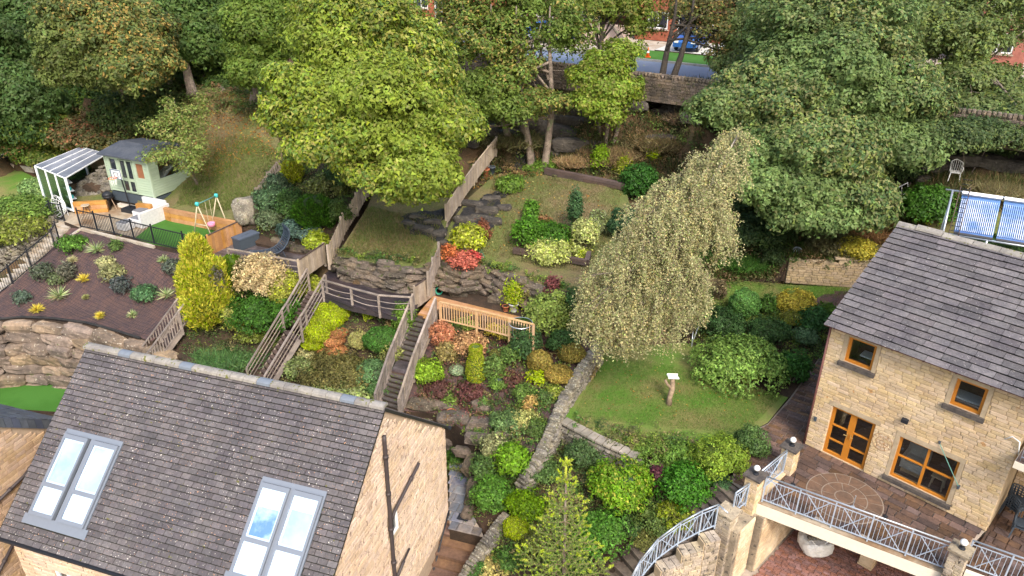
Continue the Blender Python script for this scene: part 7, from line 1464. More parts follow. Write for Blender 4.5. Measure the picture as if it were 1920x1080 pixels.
tree('autumn_tree', 'sparse autumn tinted tree with two dark trunks beside the roadside wall', b, [(1300, 20, 55, 36, 0), (1350, 60, 55, 36, 0), (1370, 105, 40, 18, -.3), (1390, 50, 45, 50, .5), (1340, -15, 90, 36, 1)], 41.5, (.13, .13, .035), trunks=[(0, 0, -.1, 0), (.75, .1, .3, 0)], tr=.24, lobe=.65, ls=.165, dens=.33, alt=[(.32, .22, .05), (.10, .14, .04)], altp=.3, holes=.35, bark=mBarkD, layered=True)
# big grey green trees on the right
GG = (.15, .21, .08)
tree('grey_green_tree', 'massive grey green tree spreading over the middle right of the photo', ongr(P(1560, 330, 4.2)), [(1560, 130, 150, 110, 0), (1450, 190, 100, 75, -.5), (1660, 190, 110, 80, -.3), (1540, 270, 130, 65, -1.2), (1480, 340, 95, 48, -1.5), (1590, 360, 75, 45, -1.8), (1680, 265, 100, 55, -1), (1430, 280, 60, 50, -1), (1520, 400, 75, 32, -2), (1560, 30, 150, 80, 1), (1350, 200, 55, 45, -.5), (1620, 400, 28, 18, -1.9)], 34.5, GG, tr=.36, lobe=.9, ls=.165, dens=.95, alt=[(.21, .25, .08), (.08, .135, .055), (.25, .26, .09)], altp=.35, altpatch=.8, layered=False, holes=.07)
tree('grey_green_tree', 'grey green tree in the upper right corner with glimpses of the road through it', ongr(P(1800, 250, 6)), [(1790, 70, 85, 65, .5), (1870, 40, 80, 70, 1), (1800, 150, 70, 45, 0), (1880, 150, 60, 35, .5), (1720, 60, 80, 60, 1), (1850, -30, 100, 50, 2), (1790, 215, 55, 25, -.5), (1850, 240, 60, 24, -3.5), (1915, 225, 50, 28, -4.5), (1765, 240, 40, 22, -2.6), (1840, 200, 60, 22, -2), (1905, 185, 50, 24, -2)], 38, (.14, .185, .07), tr=.3, lobe=.8, ls=.175, dens=.6, alt=[(.15, .18, .05)], altp=.3, holes=.18, layered=True)
tree('grey_green_tree', 'grey green tree behind the autumn tree beside the road', ongr(P(1440, 170, 7.5)), [(1440, 60, 75, 70, 1), (1480, 10, 90, 60, 1.5), (1400, 130, 50, 40, 0), (1640, -20, 140, 50, 2)], 40, (.14, .185, .07), tr=.28, lobe=.85, ls=.17, dens=.7, alt=[(.15, .17, .05)], altp=.25, holes=.08)
for (x, y, rx, ry, lb) in ((1840, 235, 60, 26, 'dark leafy thicket above the bare rock at the right border'), (1900, 222, 50, 22, 'dark shrub at the right border above the rocks'), (1840, 272, 45, 12, 'green shrub trailing over the bare rock behind the garden chair'), (1345, 210, 50, 34, 'green shrub below the autumn tree trunks'), (1700, 320, 30, 22, 'dark shrub left of the white garden chair'), (1420, 430, 55, 26, 'dark undergrowth beneath the big grey green tree'), (1400, 375, 40, 40, 'deep green shrub between the birch top and the grey green tree')):
    bush(x, y, rx, ry, 'broad', (.055, .09, .035), lb, alt=(.1, .14, .05), altp=.2, dens=.8)
# cherry tree
tree('cherry_tree', 'young cherry tree with drooping yellowish leaves beside the summerhouse', ongr(P(372, 346, 3.75)), [(320, 240, 42, 30, 0), (350, 275, 38, 32, -.1), (300, 290, 38, 16, -.2), (335, 215, 30, 26, .2), (285, 240, 24, 20, .1), (372, 225, 20, 40, .3), (355, 310, 30, 18, -.2), (375, 185, 9, 16, .3), (310, 190, 9, 18, .3)], 36.5, (.19, .25, .075), tr=.08, lobe=.34, ls=.12, dens=.18, alt=[(.27, .25, .07)], altp=.3, holes=.55)
# ---- weeping birch
for (x, y, rx, ry, lb) in ((1735, 262, 40, 24, 'dark thicket hanging over the roadside wall above the white chair'), (1795, 268, 44, 24, 'dark thicket over the roadside wall right of the first one'), (1855, 262, 46, 24, 'leafy thicket covering the roadside wall near the right border'), (1912, 262, 40, 24, 'leafy thicket covering the roadside wall at the right border')):
    bush(x, y-8, rx, ry, 'broad', (.075, .11, .045), lb, alt=(.13, .17, .06), altp=.3, dens=.9, zfix=8.1)
def birch():
    b = ongr(G(1232, 606)); T_ = thing('weeping_birch', 'tall weeping birch with khaki hanging foliage beside the birdbath lawn'.replace('birdbath', 'bird table'), 'tree', b)
    cr = [(1375, 262, 40, 30, .4), (1340, 320, 62, 60, .2), (1290, 385, 80, 85, 0), (1235, 440, 85, 85, -.2), (1330, 420, 62, 70, 0), (1180, 510, 80, 80, -.3), (1270, 530, 75, 85, -.2), (1150, 570, 62, 60, -.4), (1220, 600, 68, 50, -.4), (1110, 540, 30, 50, -.2), (1160, 620, 40, 35, -.5), (1105, 590, 28, 36, -.4), (1310, 550, 26, 55, 0)]
    f = Fol(); top = PD(1385, 250, 26.8); st = []; A = []; B = []; Cl = []
    for (px, py, rx, ry, dz) in cr:
        D = 26.6+dz; s = D/FPX; c = PD(px, py, D); rad = np.array([rx*s, rx*s*.85, ry*s]); n = int(rx*ry/15); q = sphere_pts(n, -.5); st.append(c+q*rad*rng.uniform(.45, 1.0, (n, 1)))
    st = np.concatenate(st); hubs = st[rng.choice(len(st), len(st)//9, replace=False)]; near_ = np.array([hubs[((hubs-p)**2).sum(1).argmin()] for p in st]); st = st*.52+near_*.48; n = len(st); Ls = rng.uniform(.35, 1.25, n); sw = rng.normal(size=(n, 3))*np.array([.2, .2, 0]); out = unitv(st-np.array([b[0]+.8, b[1]+.4, 6])); tone = 1+rng.normal(size=n)*.16; yel = rng.random(n) < .07+.13*(np.sin(st[:, 0]*2.1+st[:, 2]*1.7) > .75)
    K = 34
    for i in range(n):
        t = rng.random(K); Pp = st[i]+out[i]*np.sqrt(t)[:, None]*.22+np.outer(t**1.2, np.array([0, 0, -Ls[i]]))+sw[i]*t[:, None]+rng.normal(size=(K, 3))*.05; N_ = rng.normal(size=(K, 3))+out[i]*.8
        c = np.array((.36, .345, .155) if not yel[i] else (.46, .39, .14)); f.leaves(Pp, N_, .066, cols(K, c*tone[i], .2, [(.22, .25, .09), (.44, .40, .19)], .3), .6)
        A.append(st[i]); B.append(st[i]+V3(0, 0, -Ls[i])+sw[i]+out[i]*.22)
    A, B = np.array(A), np.array(B); f.blades(A, B, .014, cols(len(A), (.22, .17, .12), .1), 0)
    f.build('crown', T_, leafmat('birch_leaves', .25, .6, .2)); TOTAL[0] += f.n
    m = MB(); path = [b-UP*.2, b+V3(.1, .1, 1.5), PD(1262, 520, 26.8), PD(1290, 430, 26.8), PD(1335, 340, 26.9), top]; m.tube(path, [.17, .14, .12, .1, .06, .02], 9); trk = m.build('trunk', M('birch_bark', (.42, .38, .33), .8, (.12, .1, .09), 4, .2, 12), T_, True); m = MB()
    for (px, py, rx, ry, dz) in cr:
        for _ in range(3): i = rng.integers(1, 5); a = path[i]; e = PD(px+rng.normal()*rx*.4, py-ry*.5*rng.random(), 26.6+dz+rng.normal()*.5); m.tube([a, (a+e)/2+UP*.25, e], [.04, .028, .012], 5)
    tag(m.build('branch', mBark, trk, True), kind='stuff')
birch()
# ---- young fir in the foreground with whorled upswept branches
def fir():
    top = PD(1062, 862, 20.2); b = V3(top[0]+.15, top[1]+.1, 0); b[2] = gz_at(b[0], b[1]); T_ = thing('young_fir', 'young fir with open tiers of upswept branches at the bottom centre', 'tree', b); H_ = top[2]-b[2]
    m = MB(); m.tube([b-UP*.1, b+(top-b)*.5, top], [.07, .045, .018], 8); m.build('trunk', mBark, T_, True); tiers = 11; Br = []
    def spray(f, a, e, dens, ln, c, up_=.0):
        L_ = np.linalg.norm(e-a); n = max(6, int(L_*dens)); t = rng.random(n)[:, None]; p = a+(e-a)*t; d = nrm(e-a); q = unitv(rng.normal(size=(n, 3))*np.array([1, 1, 1])+d*.9+np.array([0, 0, .35])); f.blades(p, p+q*ln*rng.uniform(.7, 1.2, (n, 1)), .027, cols(n, c, .22))
    f = Fol()
    for k in range(tiers):
        h = .08+.9*(k/(tiers-1))**.92; p = b+(top-b)*h; R_ = (1-h)**1.0*2.05+.10; nb_ = 6 if k < 6 else 5; o = rng.random()*6
        for j in range(nb_):
            t = o+2*math.pi*j/nb_+rng.normal()*.12; d = V3(math.cos(t), math.sin(t), 0); r_ = R_*rng.uniform(.88, 1.1); pts = [p, p+d*r_*.35-UP*.02*r_, p+d*r_*.7+UP*.02*r_, p+d*r_+UP*.16*r_]
            Br.append(pts); fr = h; c0 = (.17, .25, .06); 
            for a, e in zip(pts, pts[1:]): spray(f, a, e, 170, .065, c0)
            spray(f, pts[-1]-d*.12, pts[-1]+UP*.05+d*.03, 420, .075, (.36, .42, .05))
            sd = V3(-d[1], d[0], 0); ns = int(1+r_*2.6)
            for q in range(ns):
                u = .22+.75*q/ns; a = p+d*r_*u+UP*(.16*r_*u*u-.02); sl = r_*.42*(1-u*.65)
                for sg in (-1, 1):
                    e = a+(sd*sg*.85+d*.55)*sl+UP*(.14*sl+.04); spray(f, a, e, 170, .055, c0); spray(f, e-(e-a)*.15, e+UP*.02, 260, .05, (.34, .42, .06)); Br.append([a, e])
    spray(f, top-UP*.75, top+UP*.03, 900, .06, (.42, .44, .05))
    m = MB(); m.tube([top-UP*.8, top+UP*.06], [.035, .025], 6); m.build('leader', M('lime_leader', (.42, .46, .06), .7), T_, True)
    f.build('needles', T_, NEEDLE); TOTAL[0] += f.n; m = MB()
    for p_ in Br: m.tube(p_, .012 if len(p_) == 2 else [.028, .02, .014, .01], 4, cap=False)
    tag(m.build('branch', M('fir_twig', (.16, .12, .07), .9), T_, True), kind='stuff')
fir()
# ---- garden plants, by region: (cx, cy, rx, ry, style, colour, label, options)
LIME = (.30, .36, .012); LEMON = (.52, .47, .02); DKG = (.045, .10, .022); MIDG = (.075, .15, .025); BRG = (.13, .24, .025); GREYG = (.15, .19, .12); BLUEG = (.07, .13, .075); OLV = (.15, .145, .025); OR = (.42, .17, .05); CRM = (.52, .40, .17); RED = (.50, .08, .045); VAR = (.34, .38, .16); BRN = (.17, .10, .04)
PL = [
# netted slope
(134, 456, 22, 15, 'fine', (.10, .20, .04), 'feathery bright green shrub at the top left of the netted slope'), (219, 460, 11, 8, 'fine', (.12, .19, .06), 'small pale green shrub near the fence at the top of the netted slope'),
(270, 549, 20, 14, 'fine', (.10, .19, .09), 'bluish green low shrub at the lower right of the netted slope'), (199, 494, 12, 13, 'loose', (.36, .36, .15), 'cream variegated shrub in the middle of the netted slope'), (212, 510, 20, 15, 'loose', (.30, .30, .12), 'larger cream variegated shrub just below the middle of the netted slope'),
(229, 532, 17, 15, 'loose', (.085, .10, .095), 'dark grey leaved shrub below the cream variegated ones'), (80, 508, 17, 14, 'loose', (.10, .12, .08), 'grey green shrub at the left of the netted slope'), (126, 508, 15, 14, 'loose', (.12, .12, .08), 'brownish grey shrub right of the grey green one'), (106, 522, 13, 10, 'loose', (.13, .16, .08), 'thin green shrub behind the lower left yucca'), (40, 555, 12, 10, 'loose', (.12, .16, .12), 'small silvery shrub at the lower left of the netted slope'), (324, 500, 14, 14, 'loose', (.11, .13, .10), 'grey shrub beside the golden conifer'),
# left bed
(435, 510, 26, 42, 'conifer', (.10, .17, .02), 'dark lime conifer half hidden behind the golden conifer'), (490, 520, 44, 42, 'fine', (.55, .42, .20), 'big cream leaved shrub in front of the grey deck'), (532, 545, 30, 38, 'fine', (.32, .34, .03), 'yellow green feathery shrub right of the cream one'), (497, 580, 58, 40, 'broad', (.05, .12, .02), 'dark glossy green shrub below the cream leaved one'), (442, 598, 22, 30, 'loose', (.33, .35, .06), 'thin yellow green shrub beside the golden conifer base'), (470, 628, 22, 14, 'loose', (.22, .26, .06), 'small yellow green shrub above the long grass'), (412, 555, 12, 50, 'loose', (.10, .09, .07), 'bare brown twiggy shrub behind the golden conifer'), (585, 535, 18, 18, 'fine', (.30, .33, .03), 'lime tuft beside the top of the middle stair'), (535, 655, 18, 25, 'loose', (.16, .20, .06), 'straggly green shrub beside the middle stair rails'), (415, 695, 20, 10, 'loose', (.20, .10, .06), 'rusty low plant at the ridge below the long grass'),
# dark shrub bed behind the grey deck
(548, 320, 18, 28, 'conifer', (.33, .36, .015), 'bright yellow column conifer under the huge sycamore'), (590, 395, 42, 38, 'conifer', (.05, .12, .018), 'dark green spreading conifer left of the brown scalloped fence'), (548, 385, 26, 30, 'fine', (.07, .13, .04), 'green shrub left of the dark spreading conifer'), (612, 350, 32, 22, 'loose', (.17, .19, .05), 'yellowish conifer above the dark spreading conifer'), (510, 375, 28, 26, 'fine', (.09, .15, .075), 'silver green juniper beside the grey boulder'), (505, 412, 22, 20, 'fine', (.14, .18, .10), 'pale silver green shrub behind the storage box'), (552, 428, 25, 18, 'fine', (.10, .16, .13), 'blue green juniper behind the lounger'), (585, 440, 18, 15, 'fine', (.12, .18, .15), 'pale blue green juniper at the end of the grey deck'), (592, 452, 18, 20, 'broad', (.30, .36, .05), 'bright lime leafy shrub at the foot of the scalloped fence'), (645, 330, 30, 25, 'fine', (.05, .09, .03), 'dark conifer top just under the sycamore crown'), (520, 345, 20, 18, 'fine', (.08, .12, .07), 'grey green shrub below the low picket fence'), (640, 400, 18, 28, 'fine', (.07, .11, .03), 'dark ivy clump on the scalloped fence'),
# between middle and right stairs
(674, 638, 20, 19, 'mound', (.36, .34, .10), 'pale straw green clipped cushion'), (717, 636, 33, 26, 'mound', (.07, .16, .035), 'dark green round clipped shrub between the stairs'), (716, 585, 28, 24, 'fine', (.08, .16, .045), 'green bushy shrub under the rope railing'), (757, 605, 18, 40, 'fine', (.12, .20, .04), 'tall green shrub along the right stair balustrade'), (757, 570, 16, 20, 'loose', (.12, .20, .06), 'straggly green shrub at the end of the rope railing'), (668, 577, 11, 15, 'loose', (.32, .34, .14), 'small pale shrub under the middle of the rope railing'), (692, 587, 10, 16, 'fine', (.30, .36, .04), 'small lime shrub under the rope railing'), (740, 605, 18, 10, 'loose', (.42, .30, .12), 'straw coloured tuft above the dark clipped shrub'),
(640, 692, 62, 28, 'fine', (.16, .145, .035), 'spreading rusty green shrub above the roof ridge'), (578, 662, 18, 12, 'loose', (.45, .42, .18), 'cream leaved plant below the lime mound'), (562, 690, 24, 22, 'loose', (.22, .27, .11), 'variegated ground cover beside the middle stair foot'), (705, 700, 32, 26, 'fine', (.12, .21, .09), 'grey green shrub left of the right stair'), (715, 725, 26, 18, 'fine', (.11, .20, .07), 'low grey green shrub above the ridge near the right stair'), (640, 735, 50, 12, 'loose', (.32, .38, .15), 'pale ground cover along the roof ridge'), (735, 662, 20, 22, 'loose', (.22, .24, .06), 'olive shrub below the dark clipped shrub'),
# right of the right stair
(828, 628, 20, 26, 'loose', (.50, .20, .09), 'coral leaved shrub at the head of the planted slope'), (838, 662, 15, 24, 'loose', (.30, .24, .07), 'upright olive gold shrub below the coral leaved shrub'), (858, 605, 14, 10, 'loose', (.12, .20, .05), 'small green plant under the new balustrade'), (880, 605, 15, 13, 'loose', (.30, .38, .10), 'small variegated plant under the new balustrade'), (882, 645, 26, 24, 'loose', (.48, .27, .11), 'peach leaved shrub left of the yellow shrub'), (895, 655, 14, 12, 'loose', (.30, .12, .07), 'reddish brown shrub behind the clipped topiary'), (938, 620, 22, 24, 'fine', (.58, .47, .02), 'bright golden yellow shrub under the new balustrade'), (962, 622, 20, 20, 'fine', (.42, .40, .04), 'yellow green shrub right of the golden one'), (857, 694, 14, 12, 'heather', (.26, .32, .20), 'small silver grey cushion beside the topiary'), (800, 696, 26, 26, 'loose', (.22, .34, .05), 'fresh lime green shrub beside the right stair balustrade'), (985, 645, 24, 38, 'broad', (.055, .105, .04), 'dark upright evergreen left of the variegated shrub'), (1028, 595, 36, 48, 'broad', (.22, .28, .08), 'large pale green variegated shrub at the right end of the deck'), (1080, 590, 22, 48, 'broad', (.045, .095, .03), 'dark evergreen between the variegated shrub and the birch'), (1055, 640, 26, 26, 'fine', (.06, .12, .04), 'dark green shrub behind the olive cushions'),
(1012, 678, 22, 24, 'mound', (.27, .21, .03), 'left olive gold clipped cushion'), (1072, 662, 24, 22, 'mound', (.26, .21, .03), 'right olive gold clipped cushion'), (1048, 702, 26, 20, 'mound', (.30, .22, .03), 'front olive gold clipped cushion'), (932, 665, 14, 12, 'heather', OLV, 'small olive cushion right of the topiary'), (925, 690, 16, 26, 'loose', (.13, .20, .06), 'narrow green shrub right of the topiary'), (958, 668, 16, 22, 'loose', (.11, .18, .05), 'green shrub left of the dark upright evergreen'), (935, 715, 16, 15, 'fine', (.13, .21, .05), 'low green shrub below the topiary'), (1010, 705, 20, 14, 'loose', (.32, .40, .03), 'bright lime patch under the left olive cushion'), (985, 740, 20, 22, 'loose', (.12, .19, .05), 'loose green shrub above the rockery'), (995, 758, 10, 18, 'loose', (.48, .32, .08), 'small orange yellow shrub above the lower slope'), (1020, 745, 18, 15, 'fine', (.08, .13, .04), 'dark low shrub beside the dry stone wall'), (1040, 735, 14, 14, 'loose', (.22, .26, .05), 'yellow green plant against the dry stone wall'), (845, 748, 14, 7, 'loose', (.16, .24, .06), 'small green tuft on the top of the rockery'), (905, 755, 12, 8, 'loose', (.14, .22, .07), 'small green tuft right of the first tuft on the rockery'), (882, 730, 24, 12, 'loose', (.14, .05, .045), 'dark red low plant in the bark below the topiary'), (820, 728, 22, 10, 'loose', (.13, .055, .045), 'dark red low plant beside the lime green shrub'), (960, 715, 14, 14, 'loose', (.16, .07, .05), 'dark red leaved plant below the evergreen'), (1095, 690, 20, 18, 'loose', (.28, .20, .07), 'tawny plant against the top of the dry stone wall'),
# below the rockery
(960, 790, 34, 24, 'fine', (.13, .20, .08), 'grey green shrub between rockery and dry stone wall'), (988, 785, 22, 16, 'loose', (.42, .42, .12), 'pale yellow variegated shrub above the lower slope'), (925, 835, 22, 22, 'loose', (.26, .27, .11), 'pinkish variegated shrub at the edge of the flagstone path'), (957, 862, 30, 34, 'broad', (.14, .26, .03), 'fresh green glossy shrub above the dark passage'), (910, 875, 24, 26, 'broad', (.09, .15, .05), 'dark green shrub beside the flagstone path'), (925, 925, 38, 36, 'broad', (.09, .19, .035), 'large round green shrub at the end of the flagstone path'), (855, 858, 17, 20, 'broad', (.07, .14, .03), 'green potted shrub tight against the gable corner'), (1005, 800, 22, 16, 'fine', (.09, .14, .04), 'dark green plants leaning on the dry stone wall'),
# lower right bed
(1165, 908, 50, 54, 'broad', (.15, .27, .03), 'large bright green round shrub with a yellow patch'), (1230, 898, 16, 32, 'fine', (.10, .025, .04), 'narrow purple leaved shrub between the two round green shrubs'), (1283, 912, 42, 46, 'broad', (.06, .165, .022), 'deep green round shrub right of the purple one'), (1345, 858, 46, 46, 'fine', (.20, .28, .05), 'yellow green feathery shrub below the lawn edge'), (1408, 832, 28, 34, 'fine', (.09, .15, .05), 'dark green shrub beside the side paving'), (1358, 912, 24, 24, 'fine', (.07, .13, .055), 'small dark shrub beside the stair top'), (1225, 855, 38, 30, 'loose', (.14, .22, .05), 'green shrub spilling under the broad lawn wall'), (1275, 850, 26, 22, 'loose', (.13, .22, .05), 'bright green shrub under the lawn edge'), (1095, 850, 30, 30, 'fine', (.08, .13, .05), 'dark green shrub in the corner below the broad coping'), (1130, 838, 16, 16, 'loose', (.20, .26, .05), 'yellow green climber on the broad coping wall'), (1230, 975, 34, 28, 'loose', (.12, .17, .05), 'olive green shrub below the purple leaved one'), (1270, 965, 34, 14, 'loose', (.26, .30, .04), 'yellow green ground cover beside the curved stair'), (1180, 985, 26, 22, 'fine', (.07, .12, .04), 'dark green low shrub above the curved stair'), (1215, 1010, 26, 14, 'loose', (.20, .20, .04), 'brownish yellow ground cover at the edge of the curved stair'), (1135, 1000, 44, 48, 'broad', (.10, .22, .04), 'green shrub behind the young fir on its right side'), (1010, 880, 34, 26, 'fine', (.09, .15, .05), 'dark shrub behind the top of the young fir'), (988, 945, 32, 30, 'broad', (.14, .24, .02), 'bright green shrub left of the young fir'), (968, 990, 24, 26, 'mound', (.26, .32, .015), 'lime green rounded conifer beside the young fir'), (1000, 1010, 26, 24, 'fine', (.15, .17, .04), 'olive shrub below the lime conifer'), (925, 1065, 24, 20, 'loose', (.50, .42, .12), 'cream flowered shrub at the bottom centre'), (955, 1045, 26, 20, 'loose', (.08, .16, .04), 'dark fern at the bottom centre'), (897, 1072, 16, 16, 'fine', (.07, .15, .04), 'small green shrub on the wall at the bottom edge'), (1070, 1050, 40, 30, 'fine', (.07, .12, .04), 'dark shrub under the young fir'), (1330, 965, 12, 6, 'loose', (.26, .28, .04), 'yellow moss like plants at the stair top'),
# central lawn
(878, 448, 28, 26, 'broad', (.36, .40, .03), 'bright yellow green shrub beside the black membrane'), (905, 435, 12, 22, 'loose', (.22, .07, .03), 'thin rusty twigs right of the bright yellow green shrub'), (842, 475, 12, 16, 'loose', (.50, .14, .03), 'orange flowered plant beside the lawn corner'), (868, 486, 26, 13, 'loose', (.52, .13, .08), 'coral red maple over the white pot'), (888, 482, 14, 10, 'loose', (.55, .04, .05), 'crimson flowering plant behind the maple'), (898, 480, 9, 6, 'fine', (.16, .26, .16), 'small blue green plant beside the maple'), (988, 440, 24, 32, 'broad', (.08, .18, .025), 'glossy green shrub at the left of the island bed'), (996, 400, 12, 22, 'broad', (.09, .19, .03), 'upright green shoot of the island bed'), (1030, 440, 34, 24, 'broad', (.06, .14, .02), 'green fern like shrub in the middle of the island bed'), (1018, 412, 12, 7, 'loose', (.28, .14, .05), 'brownish flower heads behind the island bed shrubs'), (1078, 400, 11, 42, 'fine', (.06, .12, .05), 'slim young blue green conifer in the island bed'), (1098, 440, 22, 30, 'loose', (.42, .45, .14), 'cream variegated shrub at the right of the island bed'), (1120, 420, 16, 26, 'loose', (.26, .30, .13), 'grey variegated shrub beside the birch'), (1035, 468, 44, 12, 'loose', (.42, .46, .12), 'pale variegated ground cover at the front of the island bed'), (1090, 478, 12, 7, 'loose', (.40, .45, .05), 'small lime plant at the corner of the island bed'), (1198, 345, 28, 34, 'broad', (.04, .11, .022), 'dark round evergreen at the right end of the lawn edging'), (1170, 420, 26, 30, 'fine', (.05, .10, .045), 'dark blue green shrub left of the birch'), (955, 345, 22, 14, 'loose', (.12, .20, .04), 'weedy green patch at the lawn top near the fence'), (1015, 312, 26, 8, 'loose', (.12, .20, .04), 'weeds at the feet of the pale trunks'), (1125, 300, 14, 24, 'loose', (.17, .27, .03), 'fresh green sapling under the three slim trunks'), (1170, 312, 14, 16, 'loose', (.25, .30, .03), 'yellow green sapling among the dry grasses'), (1228, 290, 8, 12, 'loose', (.30, .40, .03), 'small lime sapling in front of the rocks'), (990, 545, 12, 6, 'loose', (.20, .18, .05), 'dry plant on the rock face above the walkway'), (1035, 540, 12, 20, 'loose', (.18, .05, .05), 'dark red twiggy plant at the lawn front'),
# middle right border
(1397, 570, 28, 30, 'mound', (.12, .24, .07), 'round grey green clipped shrub on the upper lawn edge'), (1490, 566, 29, 24, 'fine', (.46, .38, .02), 'round golden shrub on the upper lawn edge'), (1437, 572, 14, 24, 'fine', (.07, .14, .03), 'dark green shrub between the round grey green and the golden ones'), (1485, 600, 18, 16, 'fine', (.20, .22, .03), 'yellow green shrub below the golden one'), (1350, 610, 38, 34, 'fine', (.045, .09, .03), 'dark evergreen mass left of the round grey green shrub'), (1440, 620, 32, 28, 'fine', (.045, .09, .03), 'dark green shrub behind the big leafy bush'), (1510, 630, 22, 18, 'fine', (.11, .18, .09), 'blue green shrub near the side of the house'), (1525, 600, 26, 26, 'broad', (.04, .10, .03), 'dark laurel beside the corner of the slate roof'), (1550, 578, 14, 12, 'fine', (.09, .17, .03), 'small bright green shrub under the roof corner'), (1388, 686, 70, 54, 'broad', (.19, .29, .08), 'very large light green leafy bush at the edge of the lawn'), (1490, 690, 24, 34, 'broad', (.045, .12, .025), 'dark green bush between the large leafy bush and the house'), (1605, 468, 30, 22, 'fine', (.48, .42, .02), 'bright yellow shrub above the buff garden wall'), (1740, 385, 46, 34, 'broad', (.06, .14, .025), 'green hedge left of the solar panel frame'), (1745, 400, 20, 18, 'loose', (.35, .42, .03), 'yellow leaved patch in the hedge beside the solar frame'), (1350, 545, 10, 18, 'loose', (.16, .12, .06), 'brown twiggy plant at the edge of the upper lawn'), (1560, 455, 40, 16, 'loose', (.14, .13, .05), 'brownish scrub behind the yellow shrub'), (1860, 470, 60, 18, 'broad', (.06, .11, .03), 'dark hedge under the solar panels'), (1290, 610, 14, 24, 'loose', (.15, .13, .06), 'brown undergrowth below the birch'), (1450, 475, 30, 24, 'fine', (.05, .08, .03), 'dark shrub behind the left end of the buff wall'),
# left neighbour
(38, 398, 46, 28, 'broad', (.15, .23, .06), 'big yellow green bush left of the glasshouse'), (20, 425, 50, 28, 'broad', (.20, .23, .05), 'yellowing bush at the left border'), (75, 350, 30, 16, 'loose', (.20, .30, .12), 'pale green shrub in front of the glasshouse'), (140, 320, 22, 18, 'loose', (.08, .16, .03), 'dark green plant pressed inside the glasshouse'), (8, 495, 14, 12, 'fine', (.14, .18, .06), 'small green shrub at the left border below the stone wall'),
]
for q in PL:
    cx, cy, rx, ry, st, col, lab = q[:7]; al = [tuple(min(1, c*1.7) for c in col), tuple(c*.55 for c in col)]
    if 'yellow patch' in lab: al = [(.40, .42, .03), (.08, .17, .02)]
    bush(cx, cy, rx, ry, st, col, lab, alt=al, altp=.3, cat='shrub' if 'plant' not in lab and 'weed' not in lab else 'plant')
def mounds(label, lobes, col, style='mound'):
    T_ = None
    for (x, y, rx, ry) in lobes:
        al = [tuple(min(1, c*1.5) for c in col), tuple(c*.6 for c in col)]; T_ = bush(x, y, rx, ry, style, col, label, alt=al, altp=.3, into=T_)
mounds('long clipped lime green heather mound curving beside the middle stair', [(640, 573, 24, 20), (630, 588, 26, 20), (614, 602, 28, 24), (600, 622, 30, 26), (590, 640, 26, 18), (612, 580, 24, 18)], LIME)
mounds('low orange heather cushion of several lobes beside the lime green mound', [(634, 624, 18, 13), (626, 638, 20, 13), (606, 656, 14, 9), (632, 656, 20, 10)], (.44, .19, .06), 'heather')
for (x, y, rx, ry, lb) in ((178, 460, 19, 17, 'yucca with pale stripes at the top of the netted slope near the fence'), (108, 548, 21, 18, 'largest yucca at the lower left of the netted slope'), (311, 546, 17, 17, 'yucca at the right of the netted slope beside the golden conifer'), (305, 484, 12, 11, 'small yucca at the upper right of the netted slope'), (247, 588, 11, 9, 'small faded yucca near the boulder wall')):
    bush(x, y, rx, ry, 'yucca', (.22, .30, .13), lb, 'yucca', 'yucca', alt=(.45, .48, .25), altp=.35, dens=1.6)
for (x, y, rx, ry, c, lb) in ((136, 488, 10, 9, (.42, .40, .20), 'cream grass tuft at the upper left of the netted slope'), (188, 491, 9, 9, (.38, .38, .18), 'cream grass tuft beside the variegated shrub'), (157, 522, 12, 9, (.62, .50, .03), 'yellow grass tuft in the middle of the netted slope'), (69, 580, 12, 9, (.62, .50, .03), 'yellow grass tuft at the lower left of the netted slope'), (188, 593, 10, 8, (.62, .52, .03), 'yellow grass tuft just above the boulder wall'), (161, 557, 7, 6, (.28, .28, .10), 'tiny pale tuft below the middle of the netted slope')):
    bush(x, y, rx, ry, 'yucca', c, lb, 'ornamental grass', 'grass_tuft', alt=tuple(min(1, v*1.25) for v in c), dens=3.2, rise=.4)
# golden conifer with two peaks
g0 = G(385, 612); T_ = thing('golden_conifer', 'tall bright yellow two peaked conifer beside the netted slope', 'conifer', g0); f = Fol(); m = MB(); Dg = depth(g0)
for (px, py, rx, ry, dz) in ((368, 480, 24, 34, 0), (372, 535, 34, 50, 0), (385, 575, 38, 45, -.1), (405, 520, 24, 36, .1), (400, 560, 30, 45, .1), (366, 455, 12, 14, 0)):
    c = PD(px, py, Dg-.4+dz); s = Dg/FPX; rad = np.array([rx*s, rx*s, ry*s]); n = int(rx*ry*3.6); q = sphere_pts(n, -.7); Pp = c+q*rad*rng.uniform(.8, 1.05, (n, 1))*(1+.12*np.sin(q[:, :1]*9+q[:, 2:]*11)); tip = Pp+unitv(q*np.array([.6, .6, .1])+np.array([0, 0, .8])+rng.normal(size=(n, 3))*.3)*rng.uniform(.12, .26, (n, 1)); f.blades(Pp, tip, .085, cols(n, (.50, .50, .02), .18, [(.26, .34, .02), (.70, .62, .03)], .4)); blob_core(m, c, rad, 1, .82)
f.build('foliage', T_); m.build('shaded_growth', coremat((.12, .18, .02)), T_, True); m = MB(); m.tube([g0, g0+UP*1.2], [.09, .07], 7); m.build('trunk', mBark, T_)
